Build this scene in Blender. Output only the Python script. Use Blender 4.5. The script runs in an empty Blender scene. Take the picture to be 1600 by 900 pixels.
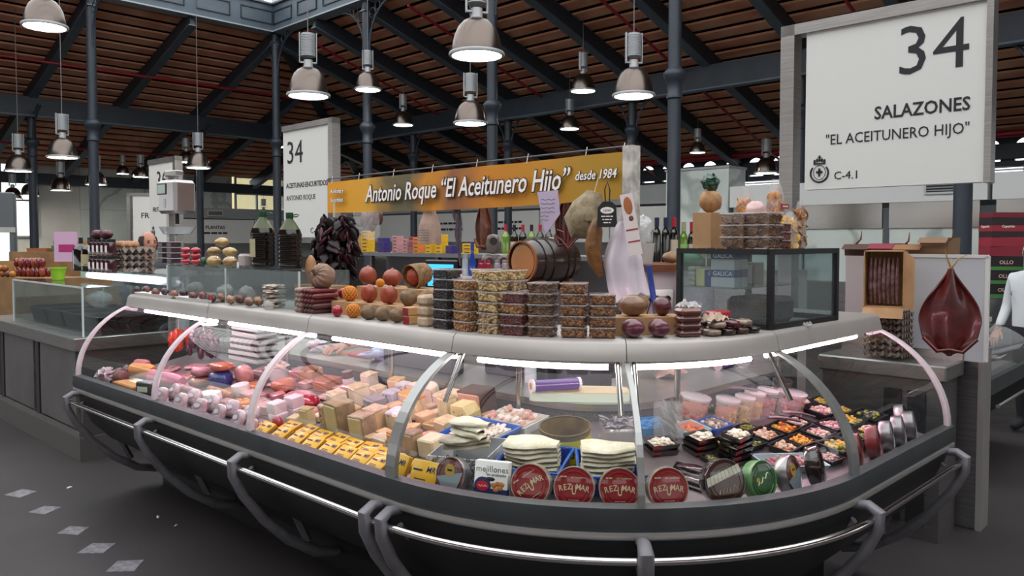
import bpy, math, random
from mathutils import Vector, Matrix, noise
R = math.radians
random.seed(11)
SC = bpy.context.scene
COL = SC.collection

# ---------------------------------------------------------------- camera
F_PX = 1220.0; PITCH = R(2.2); EYE = 1.6
cd = bpy.data.cameras.new('camera'); cam = bpy.data.objects.new('camera', cd); COL.objects.link(cam)
cam.location = (0, 0, EYE); cam.rotation_euler = (math.pi/2 - PITCH, 0, 0)
cd.sensor_width = 36; cd.lens = F_PX/1600*36; cd.shift_y = -28/1600; cd.clip_end = 300
SC.camera = cam
# ---------------------------------------------------------------- daylight, exposure
w = bpy.data.worlds.new('daylight'); SC.world = w; w.use_nodes = True
bg = w.node_tree.nodes['Background']; bg.inputs[0].default_value = (0.97, 0.98, 1.0, 1); bg.inputs[1].default_value = 2.6
SC.view_settings.view_transform = 'Standard'; SC.view_settings.look = 'None'
SC.view_settings.gamma = 1; SC.view_settings.use_curve_mapping = False
SC.view_settings.exposure = 0.0
SC.cycles.transparent_max_bounces = 32; SC.cycles.max_bounces = 10; SC.cycles.sample_clamp_indirect = 6.0

def ray(px, py):
    a = (px-800)/F_PX; b = -(py-422)/F_PX
    return (a, b*math.sin(PITCH)+math.cos(PITCH), b*math.cos(PITCH)-math.sin(PITCH))
def WZ(px, py, z):
    r = ray(px, py); t = (z-EYE)/r[2]; return Vector((r[0]*t, r[1]*t, z))
def WY(px, py, Y):
    r = ray(px, py); t = Y/r[1]; return Vector((r[0]*t, Y, EYE+r[2]*t))

# ---------------------------------------------------------------- materials
def hx(h):
    if not isinstance(h, str): return tuple(h)
    h = h.lstrip('#'); o = []
    for i in (0, 2, 4):
        c = int(h[i:i+2], 16)/255
        o.append(c/12.92 if c <= .04045 else ((c+.055)/1.055)**2.4)
    return tuple(o)
MATS = {}
def M(name, col='#888888', rough=.5, metal=0, var=0, scale=12, col2=None, bump=0, bscale=None, emit=0, spec=.5, coat=0, stretch=None, sss=0):
    if name in MATS: return MATS[name]
    m = bpy.data.materials.new(name); m.use_nodes = True; nt = m.node_tree; b = nt.nodes['Principled BSDF']
    c = hx(col); b.inputs['Base Color'].default_value = (*c, 1); b.inputs['Roughness'].default_value = rough
    b.inputs['Metallic'].default_value = metal; b.inputs['Specular IOR Level'].default_value = spec
    if coat: b.inputs['Coat Weight'].default_value = coat; b.inputs['Coat Roughness'].default_value = .08
    if emit: b.inputs['Emission Color'].default_value = (*c, 1); b.inputs['Emission Strength'].default_value = emit
    if sss: b.inputs['Subsurface Weight'].default_value = sss; b.inputs['Subsurface Scale'].default_value = .02
    if var or col2 or bump:
        tc = nt.nodes.new('ShaderNodeTexCoord'); mp = nt.nodes.new('ShaderNodeMapping'); nt.links.new(tc.outputs['Object'], mp.inputs[0])
        if stretch: mp.inputs['Scale'].default_value = stretch
        n = nt.nodes.new('ShaderNodeTexNoise'); n.inputs['Scale'].default_value = scale; n.inputs['Detail'].default_value = 5
        nt.links.new(mp.outputs[0], n.inputs[0])
        if var or col2:
            r = nt.nodes.new('ShaderNodeValToRGB'); e = r.color_ramp.elements
            e[0].position = .35; e[1].position = .65
            d = hx(col2) if col2 else tuple(min(1, v*(1+var)) for v in c)
            a = c if col2 else tuple(v*(1-var) for v in c)
            e[0].color = (*a, 1); e[1].color = (*d, 1)
            nt.links.new(n.outputs[0], r.inputs[0]); nt.links.new(r.outputs[0], b.inputs['Base Color'])
        if bump:
            n2 = n
            if bscale:
                n2 = nt.nodes.new('ShaderNodeTexNoise'); n2.inputs['Scale'].default_value = bscale; n2.inputs['Detail'].default_value = 3
                nt.links.new(mp.outputs[0], n2.inputs[0])
            bp = nt.nodes.new('ShaderNodeBump'); bp.inputs['Strength'].default_value = bump; bp.inputs['Distance'].default_value = .01
            nt.links.new(n2.outputs[0], bp.inputs['Height']); nt.links.new(bp.outputs[0], b.inputs['Normal'])
    MATS[name] = m; return m
def CLEAR(name, tint='#f4f6f6', haze=.06, rough=.05, ior=1.45, hazecol='#ffffff', wrinkle=0, wscale=40):
    """thin clear sheet: transparent, fresnel gloss, a little diffuse haze"""
    if name in MATS: return MATS[name]
    m = bpy.data.materials.new(name); m.use_nodes = True; nt = m.node_tree; nt.nodes.clear()
    out = nt.nodes.new('ShaderNodeOutputMaterial'); t = nt.nodes.new('ShaderNodeBsdfTransparent'); t.inputs[0].default_value = (*hx(tint), 1)
    g = nt.nodes.new('ShaderNodeBsdfGlossy'); g.inputs['Roughness'].default_value = rough
    d = nt.nodes.new('ShaderNodeBsdfDiffuse'); d.inputs[0].default_value = (*hx(hazecol), 1)
    m1 = nt.nodes.new('ShaderNodeMixShader'); m1.inputs[0].default_value = haze
    m2 = nt.nodes.new('ShaderNodeMixShader'); f = nt.nodes.new('ShaderNodeLayerWeight'); f.inputs[0].default_value = .5
    pw = nt.nodes.new('ShaderNodeMath'); pw.operation = 'POWER'; pw.inputs[1].default_value = 5; nt.links.new(f.outputs['Facing'], pw.inputs[0])
    ma = nt.nodes.new('ShaderNodeMath'); ma.operation = 'MULTIPLY_ADD'; r0 = ((ior-1)/(ior+1))**2; ma.inputs[1].default_value = 1-r0; ma.inputs[2].default_value = r0; nt.links.new(pw.outputs[0], ma.inputs[0])
    nt.links.new(t.outputs[0], m1.inputs[1]); nt.links.new(d.outputs[0], m1.inputs[2])
    nt.links.new(ma.outputs[0], m2.inputs[0]); nt.links.new(m1.outputs[0], m2.inputs[1]); nt.links.new(g.outputs[0], m2.inputs[2])
    nt.links.new(m2.outputs[0], out.inputs[0])
    if wrinkle:
        tc = nt.nodes.new('ShaderNodeTexCoord'); n = nt.nodes.new('ShaderNodeTexNoise'); n.inputs['Scale'].default_value = wscale
        nt.links.new(tc.outputs['Object'], n.inputs[0])
        bp = nt.nodes.new('ShaderNodeBump'); bp.inputs['Strength'].default_value = wrinkle; bp.inputs['Distance'].default_value = .02
        nt.links.new(n.outputs[0], bp.inputs['Height'])
        for q in (g, d, f): nt.links.new(bp.outputs[0], q.inputs['Normal'])
    MATS[name] = m; return m

# ---------------------------------------------------------------- mesh builder
class MB:
    def __init__(s): s.v = []; s.f = []; s.mi = []; s.mats = []; s.mx = Matrix.Identity(4)
    def mat(s, m):
        if m is None: return 0
        if m not in s.mats: s.mats.append(m)
        return s.mats.index(m)
    def add(s, vs, fs, m=None, mx=None):
        o = len(s.v); X = s.mx @ mx if mx else s.mx
        s.v += [tuple(X @ Vector(p)) for p in vs]; k = s.mat(m)
        for f in fs: s.f.append(tuple(i+o for i in f)); s.mi.append(k)
        return s
    def box(s, x0, y0, z0, x1, y1, z1, m=None, mx=None):
        vs = [(x, y, z) for z in (z0, z1) for y in (y0, y1) for x in (x0, x1)]
        return s.add(vs, [(0,2,3,1),(4,5,7,6),(0,1,5,4),(2,6,7,3),(0,4,6,2),(1,3,7,5)], m, mx)
    def rbox(s, x0, y0, z0, x1, y1, z1, r, m=None, mx=None):
        vs = []; idx = {}
        for ix, (x, sx) in enumerate(((x0, 1), (x1, -1))):
            for iy, (y, sy) in enumerate(((y0, 1), (y1, -1))):
                for iz, (z, sz) in enumerate(((z0, 1), (z1, -1))):
                    for k, p in enumerate(((x, y+sy*r, z+sz*r), (x+sx*r, y, z+sz*r), (x+sx*r, y+sy*r, z))):
                        idx[ix, iy, iz, k] = len(vs); vs.append(p)
        I = lambda a, b, c, k: idx[a, b, c, k]
        fs = []
        for a in (0, 1):
            fs.append((I(a,0,0,0), I(a,0,1,0), I(a,1,1,0), I(a,1,0,0)))
            fs.append((I(0,a,0,1), I(1,a,0,1), I(1,a,1,1), I(0,a,1,1)))
            fs.append((I(0,0,a,2), I(0,1,a,2), I(1,1,a,2), I(1,0,a,2)))
            for b in (0, 1):
                fs.append((I(a,b,0,0), I(a,b,1,0), I(a,b,1,1), I(a,b,0,1)))
                fs.append((I(a,0,b,0), I(a,1,b,0), I(a,1,b,2), I(a,0,b,2)))
                fs.append((I(0,a,b,1), I(1,a,b,1), I(1,a,b,2), I(0,a,b,2)))
                for c in (0, 1): fs.append((I(a,b,c,0), I(a,b,c,1), I(a,b,c,2)))
        return s.add(vs, fs, m, mx)
    def lathe(s, prof, seg=24, m=None, mx=None, cap=True, a0=0, a1=2*math.pi):
        full = abs(a1-a0-2*math.pi) < 1e-6; n = seg if full else seg+1; vs = []; fs = []
        for r, z in prof:
            for i in range(n):
                a = a0+(a1-a0)*i/seg; vs.append((r*math.cos(a), r*math.sin(a), z))
        for j in range(len(prof)-1):
            for i in range(seg):
                k = (i+1) % n if full else i+1
                fs.append((j*n+i, j*n+k, (j+1)*n+k, (j+1)*n+i))
        if cap and full:
            if prof[0][0] > 1e-5: fs.append(tuple(range(n))[::-1])
            if prof[-1][0] > 1e-5: fs.append(tuple((len(prof)-1)*n+i for i in range(n)))
        return s.add(vs, fs, m, mx)
    def tube(s, pts, r, seg=8, m=None, mx=None, cap=True, flat=1.0):
        pts = [Vector(p) for p in pts]; n = len(pts); rs = r if isinstance(r, (list, tuple)) else [r]*n
        vs = []; fs = []; up = None
        for i, p in enumerate(pts):
            t = (pts[min(i+1, n-1)]-pts[max(i-1, 0)]).normalized()
            if up is None:
                up = Vector((0, 0, 1)) if abs(t.z) < .95 else Vector((0, 1, 0))
            x = t.cross(up)
            if x.length < 1e-4: x = t.cross(Vector((1, 0, 0)))
            x.normalize(); y = x.cross(t).normalized(); up = y
            for k in range(seg):
                a = 2*math.pi*k/seg; vs.append(p+(x*math.cos(a)+y*math.sin(a)*flat)*rs[i])
        for i in range(n-1):
            for k in range(seg):
                q = (k+1) % seg; fs.append((i*seg+k, i*seg+q, (i+1)*seg+q, (i+1)*seg+k))
        if cap: fs.append(tuple(range(seg))[::-1]); fs.append(tuple((n-1)*seg+k for k in range(seg)))
        return s.add(vs, fs, m, mx)
    def cyl(s, p0, p1, r0, r1=None, seg=16, m=None, mx=None):
        return s.tube([p0, p1], [r0, r0 if r1 is None else r1], seg, m, mx)
    def ell(s, c, rad, seg=12, rings=8, m=None, mx=None, amp=0, fr=3, seed=0, power=1.0):
        vs = []; fs = []; c = Vector(c)
        def P(a, b):
            sg = lambda v: math.copysign(abs(v)**power, v)
            p = Vector((sg(math.cos(a))*abs(math.sin(b))**power, sg(math.sin(a))*abs(math.sin(b))**power, sg(math.cos(b))))
            k = 1+amp*noise.noise(p*fr+Vector((seed*3.7, seed*1.3, seed*9.1))) if amp else 1
            return c+Vector((p.x*rad[0], p.y*rad[1], p.z*rad[2]))*k
        vs.append(P(0, 0))
        for j in range(1, rings):
            for i in range(seg): vs.append(P(2*math.pi*i/seg, math.pi*j/rings))
        vs.append(P(0, math.pi)); L = len(vs)-1
        for i in range(seg):
            k = (i+1) % seg; fs.append((0, 1+i, 1+k)); fs.append((L, 1+(rings-2)*seg+k, 1+(rings-2)*seg+i))
            for j in range(rings-2): fs.append((1+j*seg+i, 1+(j+1)*seg+i, 1+(j+1)*seg+k, 1+j*seg+k))
        return s.add(vs, fs, m, mx)
    def prism(s, poly, z0, z1, m=None, mx=None, top=1.0):
        n = len(poly); vs = [(x, y, z0) for x, y in poly]+[(x*top, y*top, z1) for x, y in poly]
        fs = [tuple(range(n))[::-1], tuple(range(n, 2*n))]+[(i, (i+1) % n, n+(i+1) % n, n+i) for i in range(n)]
        return s.add(vs, fs, m, mx)
    def sheet(s, fn, nu, nv, m=None, mx=None, thick=0):
        """a surface fn(u,v)->(x,y,z); with thick it gets a second skin and edges"""
        vs = [Vector(fn(i/nu, j/nv)) for j in range(nv+1) for i in range(nu+1)]; W = nu+1; fs = []
        for j in range(nv):
            for i in range(nu): fs.append((j*W+i, j*W+i+1, (j+1)*W+i+1, (j+1)*W+i))
        if thick:
            N = len(vs); nr = [Vector((0, 0, 0)) for _ in vs]
            for f in fs:
                q = (vs[f[1]]-vs[f[0]]).cross(vs[f[3]]-vs[f[0]])
                for i in f: nr[i] += q
            vs += [v-n.normalized()*thick if n.length > 0 else v.copy() for v, n in zip(vs, nr)]
            fs += [tuple(i+N for i in f[::-1]) for f in fs]
            bd = [i for i in range(nu)]
            for i in range(nu): fs.append((i+1, i, i+N, i+1+N)); a = nv*W+i; fs.append((a, a+1, a+1+N, a+N))
            for j in range(nv): a = j*W; fs.append((a, a+W, a+W+N, a+N)); a = j*W+nu; fs.append((a+W, a, a+N, a+W+N))
        return s.add(vs, fs, m, mx)
    def obj(s, name, m=None, parent=None, smooth=True, ang=50):
        me = bpy.data.meshes.new(name); me.from_pydata(s.v, [], s.f)
        mats = s.mats if s.mats else [m]
        if m is not None and s.mats and m not in mats: mats = [m]
        for q in mats: me.materials.append(q)
        if len(mats) > 1: me.polygons.foreach_set('material_index', s.mi)
        if smooth: me.shade_smooth(); me.set_sharp_from_angle(angle=R(ang))
        me.update()
        o = bpy.data.objects.new(name, me); COL.objects.link(o)
        if parent is not None: o.parent = parent
        return o
def T(x=0, y=0, z=0, rx=0, ry=0, rz=0, s=1):
    return Matrix.Translation((x, y, z)) @ Matrix.Rotation(rz, 4, 'Z') @ Matrix.Rotation(ry, 4, 'Y') @ Matrix.Rotation(rx, 4, 'X') @ Matrix.Scale(s, 4)
def tag(o, label, cat, group=None):
    o['label'] = label; o['category'] = cat
    if group: o['group'] = group
    return o
def thing(name, label, cat, loc=(0, 0, 0), rz=0, group=None, rx=0, ry=0):
    o = bpy.data.objects.new(name, None); o.empty_display_size = .05; COL.objects.link(o)
    o.location = loc; o.rotation_euler = (rx, ry, rz); return tag(o, label, cat, group)
def place(o, loc, rz=0, rx=0, ry=0):
    o.location = loc; o.rotation_euler = (rx, ry, rz); return o
def struct(o): o['kind'] = 'structure'; return o
def stuff(o): o['kind'] = 'stuff'; return o
KIDS = {}
def dup(o, loc, rz=0, label=None, group=None, rx=0, ry=0, sc=None):
    def cp(a, par):
        c = a.copy(); COL.objects.link(c); c.parent = par
        for ch in a.children: cp(ch, c)
        return c
    c = cp(o, None); c.location = loc; c.rotation_euler = (rx, ry, rz)
    if sc: c.scale = sc if not isinstance(sc, (int, float)) else (sc, sc, sc)
    if label: c['label'] = label
    if group: c['group'] = group
    return c
def text(s, size, m, parent, mx, name='lettering', ext=.0008, shear=0, bold=0, align='CENTER', squeeze=1.0, space=1.0):
    cu = bpy.data.curves.new('t', 'FONT'); cu.body = s; cu.size = size; cu.extrude = ext; cu.shear = shear; cu.offset = bold*size
    cu.align_x = align; cu.align_y = 'CENTER'; cu.resolution_u = 2; cu.space_character = space
    o = bpy.data.objects.new('t', cu); me = bpy.data.meshes.new_from_object(o)
    bpy.data.objects.remove(o); bpy.data.curves.remove(cu); me.name = name
    me.transform(mx @ Matrix.Diagonal((squeeze, 1, 1, 1))); me.materials.clear(); me.materials.append(m)
    q = bpy.data.objects.new(name, me); COL.objects.link(q); q.parent = parent; return q
def fine_print(parent, w_, h_, mx, m, seed=1):
    """a line of print too small to read: short dashes"""
    r = random.Random(seed); b = MB(); x = -w_/2
    while x < w_/2-h_:
        l = h_*r.uniform(.8, 2.6); b.box(x, -h_*.32, 0, min(w_/2, x+l), h_*.32, .0006, mx=mx); x += l+h_*.35
    o = b.obj('fine_print', m, parent, smooth=False); o['kind'] = 'stuff'; return o
FRONT = Matrix.Rotation(math.pi/2, 4, 'X')      # text plane turned to face local -y

# shared materials
steel = M('brushed_steel', '#a9a7a4', .32, .9, var=.12, scale=6, stretch=(1, 1, 30))
steel_d = M('dull_steel', '#7d7b7a', .42, .85, var=.15, scale=5, stretch=(1, 1, 20))
alu = M('grey_aluminium', '#b5b3b0', .4, .6)
chrome = M('chrome', '#d0cecc', .15, 1)
iron = M('painted_iron', '#2c343d', .5, .1, var=.12, scale=3)
iron_l = M('painted_iron_light', '#54606a', .5, .1, var=.1, scale=3)
black = M('black_plastic', '#141518', .4)
rubber = M('dark_bumper', '#34393b', .55, var=.15, scale=8)
hull = M('hull_panel', '#1b1c1d', .55, var=.2, scale=3)
white = M('white_plastic', '#e4e2df', .45)
paper = M('white_paper', '#e6e2e0', .8)
ink = M('black_ink', '#15151c', .6)
glass = CLEAR('curved_glass', '#f3f7f5', .0, .02, 1.42)
clear = CLEAR('clear_plastic', '#f2f2f0', .10, .08, 1.45)
bagp = CLEAR('bag_plastic', '#f0eeec', .20, .22, 1.35, wrinkle=.3, wscale=25)
wood = M('wood', '#8a5a34', .6, var=.3, scale=4, stretch=(1, 8, 8))
card = M('cardboard', '#a8825c', .8, var=.12, scale=9)
# ================================================================ THE HALL
K = WY(430, 45, 18.0); ZK = K.z
aL = Vector((-.72, .694, 0)).normalized(); aR = Vector((.694, .72, 0)).normalized()
HR_ = math.atan2(-aL.y, -aL.x)      # heading of -aL (to the right, nearer)
HL_ = math.atan2(aR.y, aR.x)        # heading of aR (to the right, farther)
SL = .319
def H(a, b, z): return Vector((K.x, K.y, 0))+aL*a+aR*b+Vector((0, 0, z))
def roofz(x, y):
    d = Vector((x-K.x, y-K.y, 0)); a = d.dot(aL); b = d.dot(aR); return ZK-SL*max(0, a, b)
def quad(mb, p, q, r, s, m=None): mb.add([p, q, r, s], [(0, 1, 2, 3)], m)

# floor with worn tape marks
fm = M('asphalt', '#2b2728', .6, var=.28, scale=.9, bump=.08, bscale=60, col2='#383436')
fl = MB(); fl.box(-60, -40, -.1, 60, 60, 0); struct(fl.obj('floor', fm, smooth=False))
tape = M('worn_tape', '#77757a', .6, var=.35, scale=30)
for i, (px, py) in enumerate([(32, 771), (70, 797), (114, 829), (152, 857), (194, 885)]):
    p = WZ(px, py, 0); b = MB()
    q = [(-.065, -.06), (.07, -.064), (.064, .06), (-.06, .066)]
    b.prism([(x+random.uniform(-.008, .008), y+random.uniform(-.008, .008)) for x, y in q], 0, .002)
    place(tag(b.obj('floor_tape', tape, smooth=False), 'worn grey square of tape stuck to the dark floor', 'tape', 'floor tape squares'), p, R(-20+7*i))
for px, py in [(108, 762), (247, 808), (275, 821)]:
    p = WZ(px, py, 0); b = MB(); b.add([(-.018, -.004, .001), (.02, -.007, .001), (.016, .007, .005), (-.014, .008, .001), (0, .002, .008)], [(0, 1, 4), (1, 2, 4), (2, 3, 4), (3, 0, 4)])
    place(tag(b.obj('litter_scrap', paper, smooth=False), 'tiny white scrap of paper lying on the dark floor', 'litter', 'scraps on the floor'), p, px)

# roof: boarded planes on steel rafters
boards = M('roof_boards', '#cc8363', .7, scale=1.6, col2='#e2aa86')
deck_d = M('roof_deck', '#241816', .9)
def plane_frame(down, along, a, b, lift):
    """matrix whose x runs along, y down the slope, z out of the roof"""
    y = (down*1.0+Vector((0, 0, -SL))).normalized(); x = along; z = x.cross(y).normalized()
    if z.z < 0: z = -z
    o = (Vector((K.x, K.y, ZK))+down*a+along*b+Vector((0, 0, -SL*a)))+z*lift
    m = Matrix((x, y, z)).transposed().to_4x4(); m.translation = o; return m
RUN = 8.7; cosS = 1/math.sqrt(1+SL*SL)
def roof_plane(down, along, near, label):
    d = MB(); p0 = H(0, 0, 0)
    def pt(a, b, dz): return Vector((K.x, K.y, ZK))+down*a+along*b+Vector((0, 0, -SL*a+dz))
    vs = [pt(0, 0, .14), pt(RUN, RUN, .14), pt(RUN, near, .14), pt(0, near, .14)]
    vs += [v+Vector((0, 0, .08)) for v in vs]
    d.add(vs, [(0, 1, 2, 3), (7, 6, 5, 4), (0, 4, 5, 1), (1, 5, 6, 2), (2, 6, 7, 3), (3, 7, 4, 0)])
    c = struct(d.obj('ceiling', deck_d, smooth=False))
    n = int(RUN/.345)
    for i in range(n):
        a = .12+i*.345; L = a-near; b = MB()
        b.box(-L/2, -.125/cosS, -.02, L/2, .125/cosS, .02, mx=plane_frame(down, along, a, (a+near)/2, .03) @ Matrix.Rotation(.10, 4, 'X'))
        b.obj('slat', boards, c, smooth=False)
    k = int((RUN-near)/1.76)
    step = 1.95 if down is aL else 1.76
    t = near+.6
    t = math.ceil(near/step)*step
    while t < RUN-.3:
        a0 = max(0, t); b = MB(); L = (RUN-a0)/cosS
        mx = plane_frame(down, along, a0, t, -.02)
        b.box(-.05, 0, -.30, .05, L, 0, iron, mx); b.box(-.09, 0, -.325, .09, L, -.30, iron_l, mx)
        b.obj('rafter', None, c, smooth=False); t += step
    b = MB(); mx = plane_frame(down, along, 4.0, 0, -.3); mx2 = Matrix.Translation(mx.translation) @ Matrix.Rotation(math.atan2(along.y, along.x), 4, 'Z')
    b.box(near, -.06, -.42, 4, .06, 0, iron, mx2); b.box(near, -.1, -.45, 4, .1, -.42, iron_l, mx2); b.obj('purlin', None, c, smooth=False)
    b = MB(); mx = plane_frame(down, along, RUN-.1, 0, -.2); mx2 = Matrix.Translation(mx.translation) @ Matrix.Rotation(math.atan2(along.y, along.x), 4, 'Z')
    b.box(near, -.07, -.3, RUN, .07, 0, iron, mx2); b.obj('eaves_beam', None, c, smooth=False)
    return c
cl = roof_plane(aL, aR, -15.6, ''); cr = roof_plane(aR, aL, -26.4, '')
b = MB(); p, q = Vector((K.x, K.y, ZK-.12)), H(RUN, RUN, ZK-SL*RUN-.12)
b.tube([p, q], .13, 4); b.obj('hip_beam', iron, cr, smooth=False)
wl = M('hall_plaster', '#c4c5bf', .8, var=.08, scale=1)
# roof over the aisles behind the viewer and the hall's other two walls with their high windows
b = MB()
b.add([H(0, -14, ZK+.1), H(RUN, -22.7, 3.7), H(-30, -22.7, 3.7), H(-21, -14, ZK+.1)], [(0, 1, 2, 3)]); struct(b.obj('ceiling', boards, smooth=False))
b = MB(); b.add([H(-21, 0, ZK+.1), H(-29.7, RUN, 3.7), H(-29.7, -22.7, 3.7), H(-21, -14, ZK+.1)], [(0, 1, 2, 3)]); struct(b.obj('ceiling', boards, smooth=False))
for nm, o_, hdg, x0, x1 in (('wall_near', H(0, -22.7, 0), HR_, -9, 30), ('wall_side', H(-29.7, 0, 0), HL_, -23, 9)):
    b = MB(); b.box(x0, -.1, 0, x1, .1, 2.0); b.box(x0, -.1, 3.5, x1, .1, 3.75); x = x0
    while x < x1: b.box(x, -.1, 2.0, x+.7, .1, 3.5); x += 2.6
    struct(place(b.obj(nm, wl, smooth=False), o_, hdg))
# lantern: ring beam and louvred clerestory
def lantern_side(c0, heading, L, name):
    r = bpy.data.objects.new(name, None); COL.objects.link(r); struct(place(r, c0, heading))
    b = MB(); b.box(0, -.09, -.1, L, .09, .48, iron_l); b.box(0, -.16, -.13, L, .16, -.1, M('pale_flange', '#9aa4a8', .5, .2)); b.box(0, -.16, .48, L, .16, .52, iron_l); b.obj('ring_beam', None, r, smooth=False)
    n = int(L/1.0)
    for i in range(n*1):
        x = i*1.0
        b = MB(); b.box(x+.12, -.115, .05, x+.88, -.09, .07, iron); b.box(x+.12, -.115, .33, x+.88, -.09, .35, iron); b.box(x+.12, -.115, .05, x+.14, -.09, .35, iron); b.box(x+.86, -.115, .05, x+.88, -.09, .35, iron); b.obj('beam_panel', None, r, smooth=False)
    for i in range(int(L/1.95)+1):
        b = MB(); x = i*1.95; b.box(x-.05, -.06, .5, x+.05, .06, 2.1); b.obj('mullion', M('lantern_frame', '#aeb6b8', .5, .2), r, smooth=False)
        if x+1.95 <= L:
            b = MB()
            for j in range(13): b.box(x+.05, -.03, -.004, x+1.9, .03, .004, mx=T(0, 0, .58+j*.115, rx=R(38)))
            stuff(b.obj('louvres', M('louvre_blade', '#dfe5e6', .5), r, smooth=False))
    b = MB(); b.box(0, -.08, 2.1, L, .08, 2.22, M('lantern_frame', '#aeb6b8', .5, .2)); b.obj('top_rail', None, r, smooth=False)
lantern_side(Vector((K.x, K.y, ZK))-aR*14, HL_, 14, 'trim_1')
lantern_side(Vector((K.x, K.y, ZK)), HR_, 21, 'trim_2')

# cast-iron columns
def column(a, b_, ztop, label, br=True):
    p = H(a, b_, 0); t = thing('cast_iron_column', label, 'column', p, HR_, 'cast-iron hall columns')
    m = MB(); m.lathe([(.16, 0), (.16, .35), (.12, .4), (.1, .5), (.092, .7), (.088, 3.7), (.088, ztop)], 20); m.obj('shaft', iron, t)
    m = MB(); m.lathe([(.085, 3.5), (.11, 3.52), (.11, 3.56), (.095, 3.58), (.1, 3.72), (.125, 3.76), (.15, 3.82), (.155, 3.86), (.12, 3.9), (.088, 3.93)], 20); m.obj('capital', iron, t)
    if br:
        for sx in (1, -1):
            m = MB(); m.tube([(sx*(.08+.75*(1-math.cos(u))), 0, ztop-1.0+.9*math.sin(u)) for u in [i*math.pi/2/8 for i in range(9)]], .022, 6)
            for q, (cx, cz, rr) in enumerate([(.2, -.28, .10), (.36, -.17, .08), (.5, -.1, .055)]):
                m.tube([(sx*(cx+rr*math.cos(u)), 0, ztop+cz+rr*math.sin(u)) for u in [i*2*math.pi/10 for i in range(11)]], .012, 5)
            m.obj('bracket', iron, t)
LBL = 'dark grey cast-iron column with ring capital '
for i in range(6): column(-3.52*i, 0, ZK-.1, LBL+['at the lantern corner', 'just behind the left end of the yellow banner', 'rising behind the middle of the banner', 'rising behind the wine bottles', 'behind the big white 34 sign', 'beyond the right-hand counter'][i])
for i in (1, 2): column(0, -3.9*i, ZK-.1, LBL+['', 'in front of the left marble wall', 'far left beside the marble wall'][i])
for i in range(5): column(-3.52*i, 4.0, ZK-SL*4-.45, 'slender '+LBL+'under the right roof slope', )
for i in range(3): column(4.0, -3.9*i, ZK-SL*4-.45, 'slender '+LBL+'under the left roof slope')
# red sprinkler pipes and tie rods
red = M('red_pipe', '#8e1526', .35)
def pipe(name, label, pts, r, m, grp):
    b = MB(); b.tube(pts, r, 8); tag(b.obj(name, m), label, 'pipe', grp)
for a in (2.1, 6.2): pipe('sprinkler_pipe', 'thin red sprinkler pipe running level under the left roof slope', [H(a, -15, ZK-SL*a-.42), H(a, a, ZK-SL*a-.42)], .028, red, 'red sprinkler pipes left')
for a in (-1.2, -4.7, -8.3, -11.8, -15.3): pipe('sprinkler_pipe', 'thin red sprinkler pipe running down beside a rafter of the right slope', [H(a, .1, ZK-.42), H(a, RUN-.3, ZK-SL*RUN-.32)], .028, red, 'red sprinkler pipes right')
pipe('sprinkler_main', 'thick red sprinkler main along the arcade of the far right wall', [H(4, 8.1, 3.62), H(-26, 8.1, 3.62)], .07, red, None)

# far left wall: marble slabs with openings
marble = M('marble', '#b4beb9', .3, var=0, scale=.9, col2='#ccd5d0', bump=0)
nt = marble.node_tree; wv = nt.nodes.new('ShaderNodeTexWave'); wv.inputs['Scale'].default_value = .35; wv.inputs['Distortion'].default_value = 14; wv.inputs['Detail'].default_value = 4; wv.inputs['Detail Scale'].default_value = 1.2
rp = nt.nodes.new('ShaderNodeValToRGB'); rp.color_ramp.elements[0].position = 0; rp.color_ramp.elements[1].position = .10; rp.color_ramp.elements[0].color = (.16, .19, .19, 1); rp.color_ramp.elements[1].color = (1, 1, 1, 1)
mxn = nt.nodes.new('ShaderNodeMix'); mxn.data_type = 'RGBA'; mxn.blend_type = 'MULTIPLY'; mxn.inputs[0].default_value = .45
bs = nt.nodes['Principled BSDF']; src = bs.inputs['Base Color'].links[0].from_socket
tcn = [n for n in nt.nodes if n.type == 'TEX_COORD'][0]; nt.links.new(tcn.outputs['Object'], wv.inputs[0]); nt.links.new(wv.outputs[1], rp.inputs[0])
nt.links.new(src, mxn.inputs[6]); nt.links.new(rp.outputs[0], mxn.inputs[7]); nt.links.new(mxn.outputs[2], bs.inputs['Base Color'])
wp = H(8.6, 0, 0); b = MB(); b.box(-17, .05, 0, -4.4, .2, 3.75); b.box(-2.6, .05, 0, 3.2, .2, 3.75); b.box(-4.4, .05, 0, -2.6, .2, 1.7); b.box(3.2, .05, 0, 9.5, .2, 2.55)
WLo = struct(b.obj('wall_left', wl, smooth=False)); place(WLo, wp, HL_)
for i in range(17):
    x = -17+i*1.55
    for j, (z0, z1) in enumerate([(0, 1.25), (1.25, 2.5), (2.5, 3.72)]):
        xa, xb = x+.006, x+1.544
        if j > 0 and xa < -2.6 and xb > -4.4: continue
        if j > 1 and xb > 3.2: continue
        b = MB(); b.box(xa, 0, z0+.006, xb, .05, z1-.006); b.obj('marble_slab', marble, WLo, smooth=False)
def window(name, o, x0, x1, z0, z1, nx, nz):
    b = MB(); fm_ = M('window_frame', '#8e979b', .5)
    for i in range(nx+1): x = x0+(x1-x0)*i/nx; b.box(x-.03, -.03, z0, x+.03, .05, z1, fm_)
    for i in range(nz+1): z = z0+(z1-z0)*i/nz; b.box(x0, -.03, z-.025, x1, .05, z+.025, fm_)
    w_ = struct(b.obj(name, None, smooth=False)); place(w_, o, HL_)
    b = MB(); b.box(x0, 0, z0, x1, .006, z1); b.obj('pane', CLEAR('window_pane', '#f6fafa', .12, .05), w_, smooth=False)
window('window_1', wp, -4.4, -2.6, 1.7, 3.72, 2, 2); window('window_2', wp, 3.3, 5.6, 2.6, 3.72, 3, 2)
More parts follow.
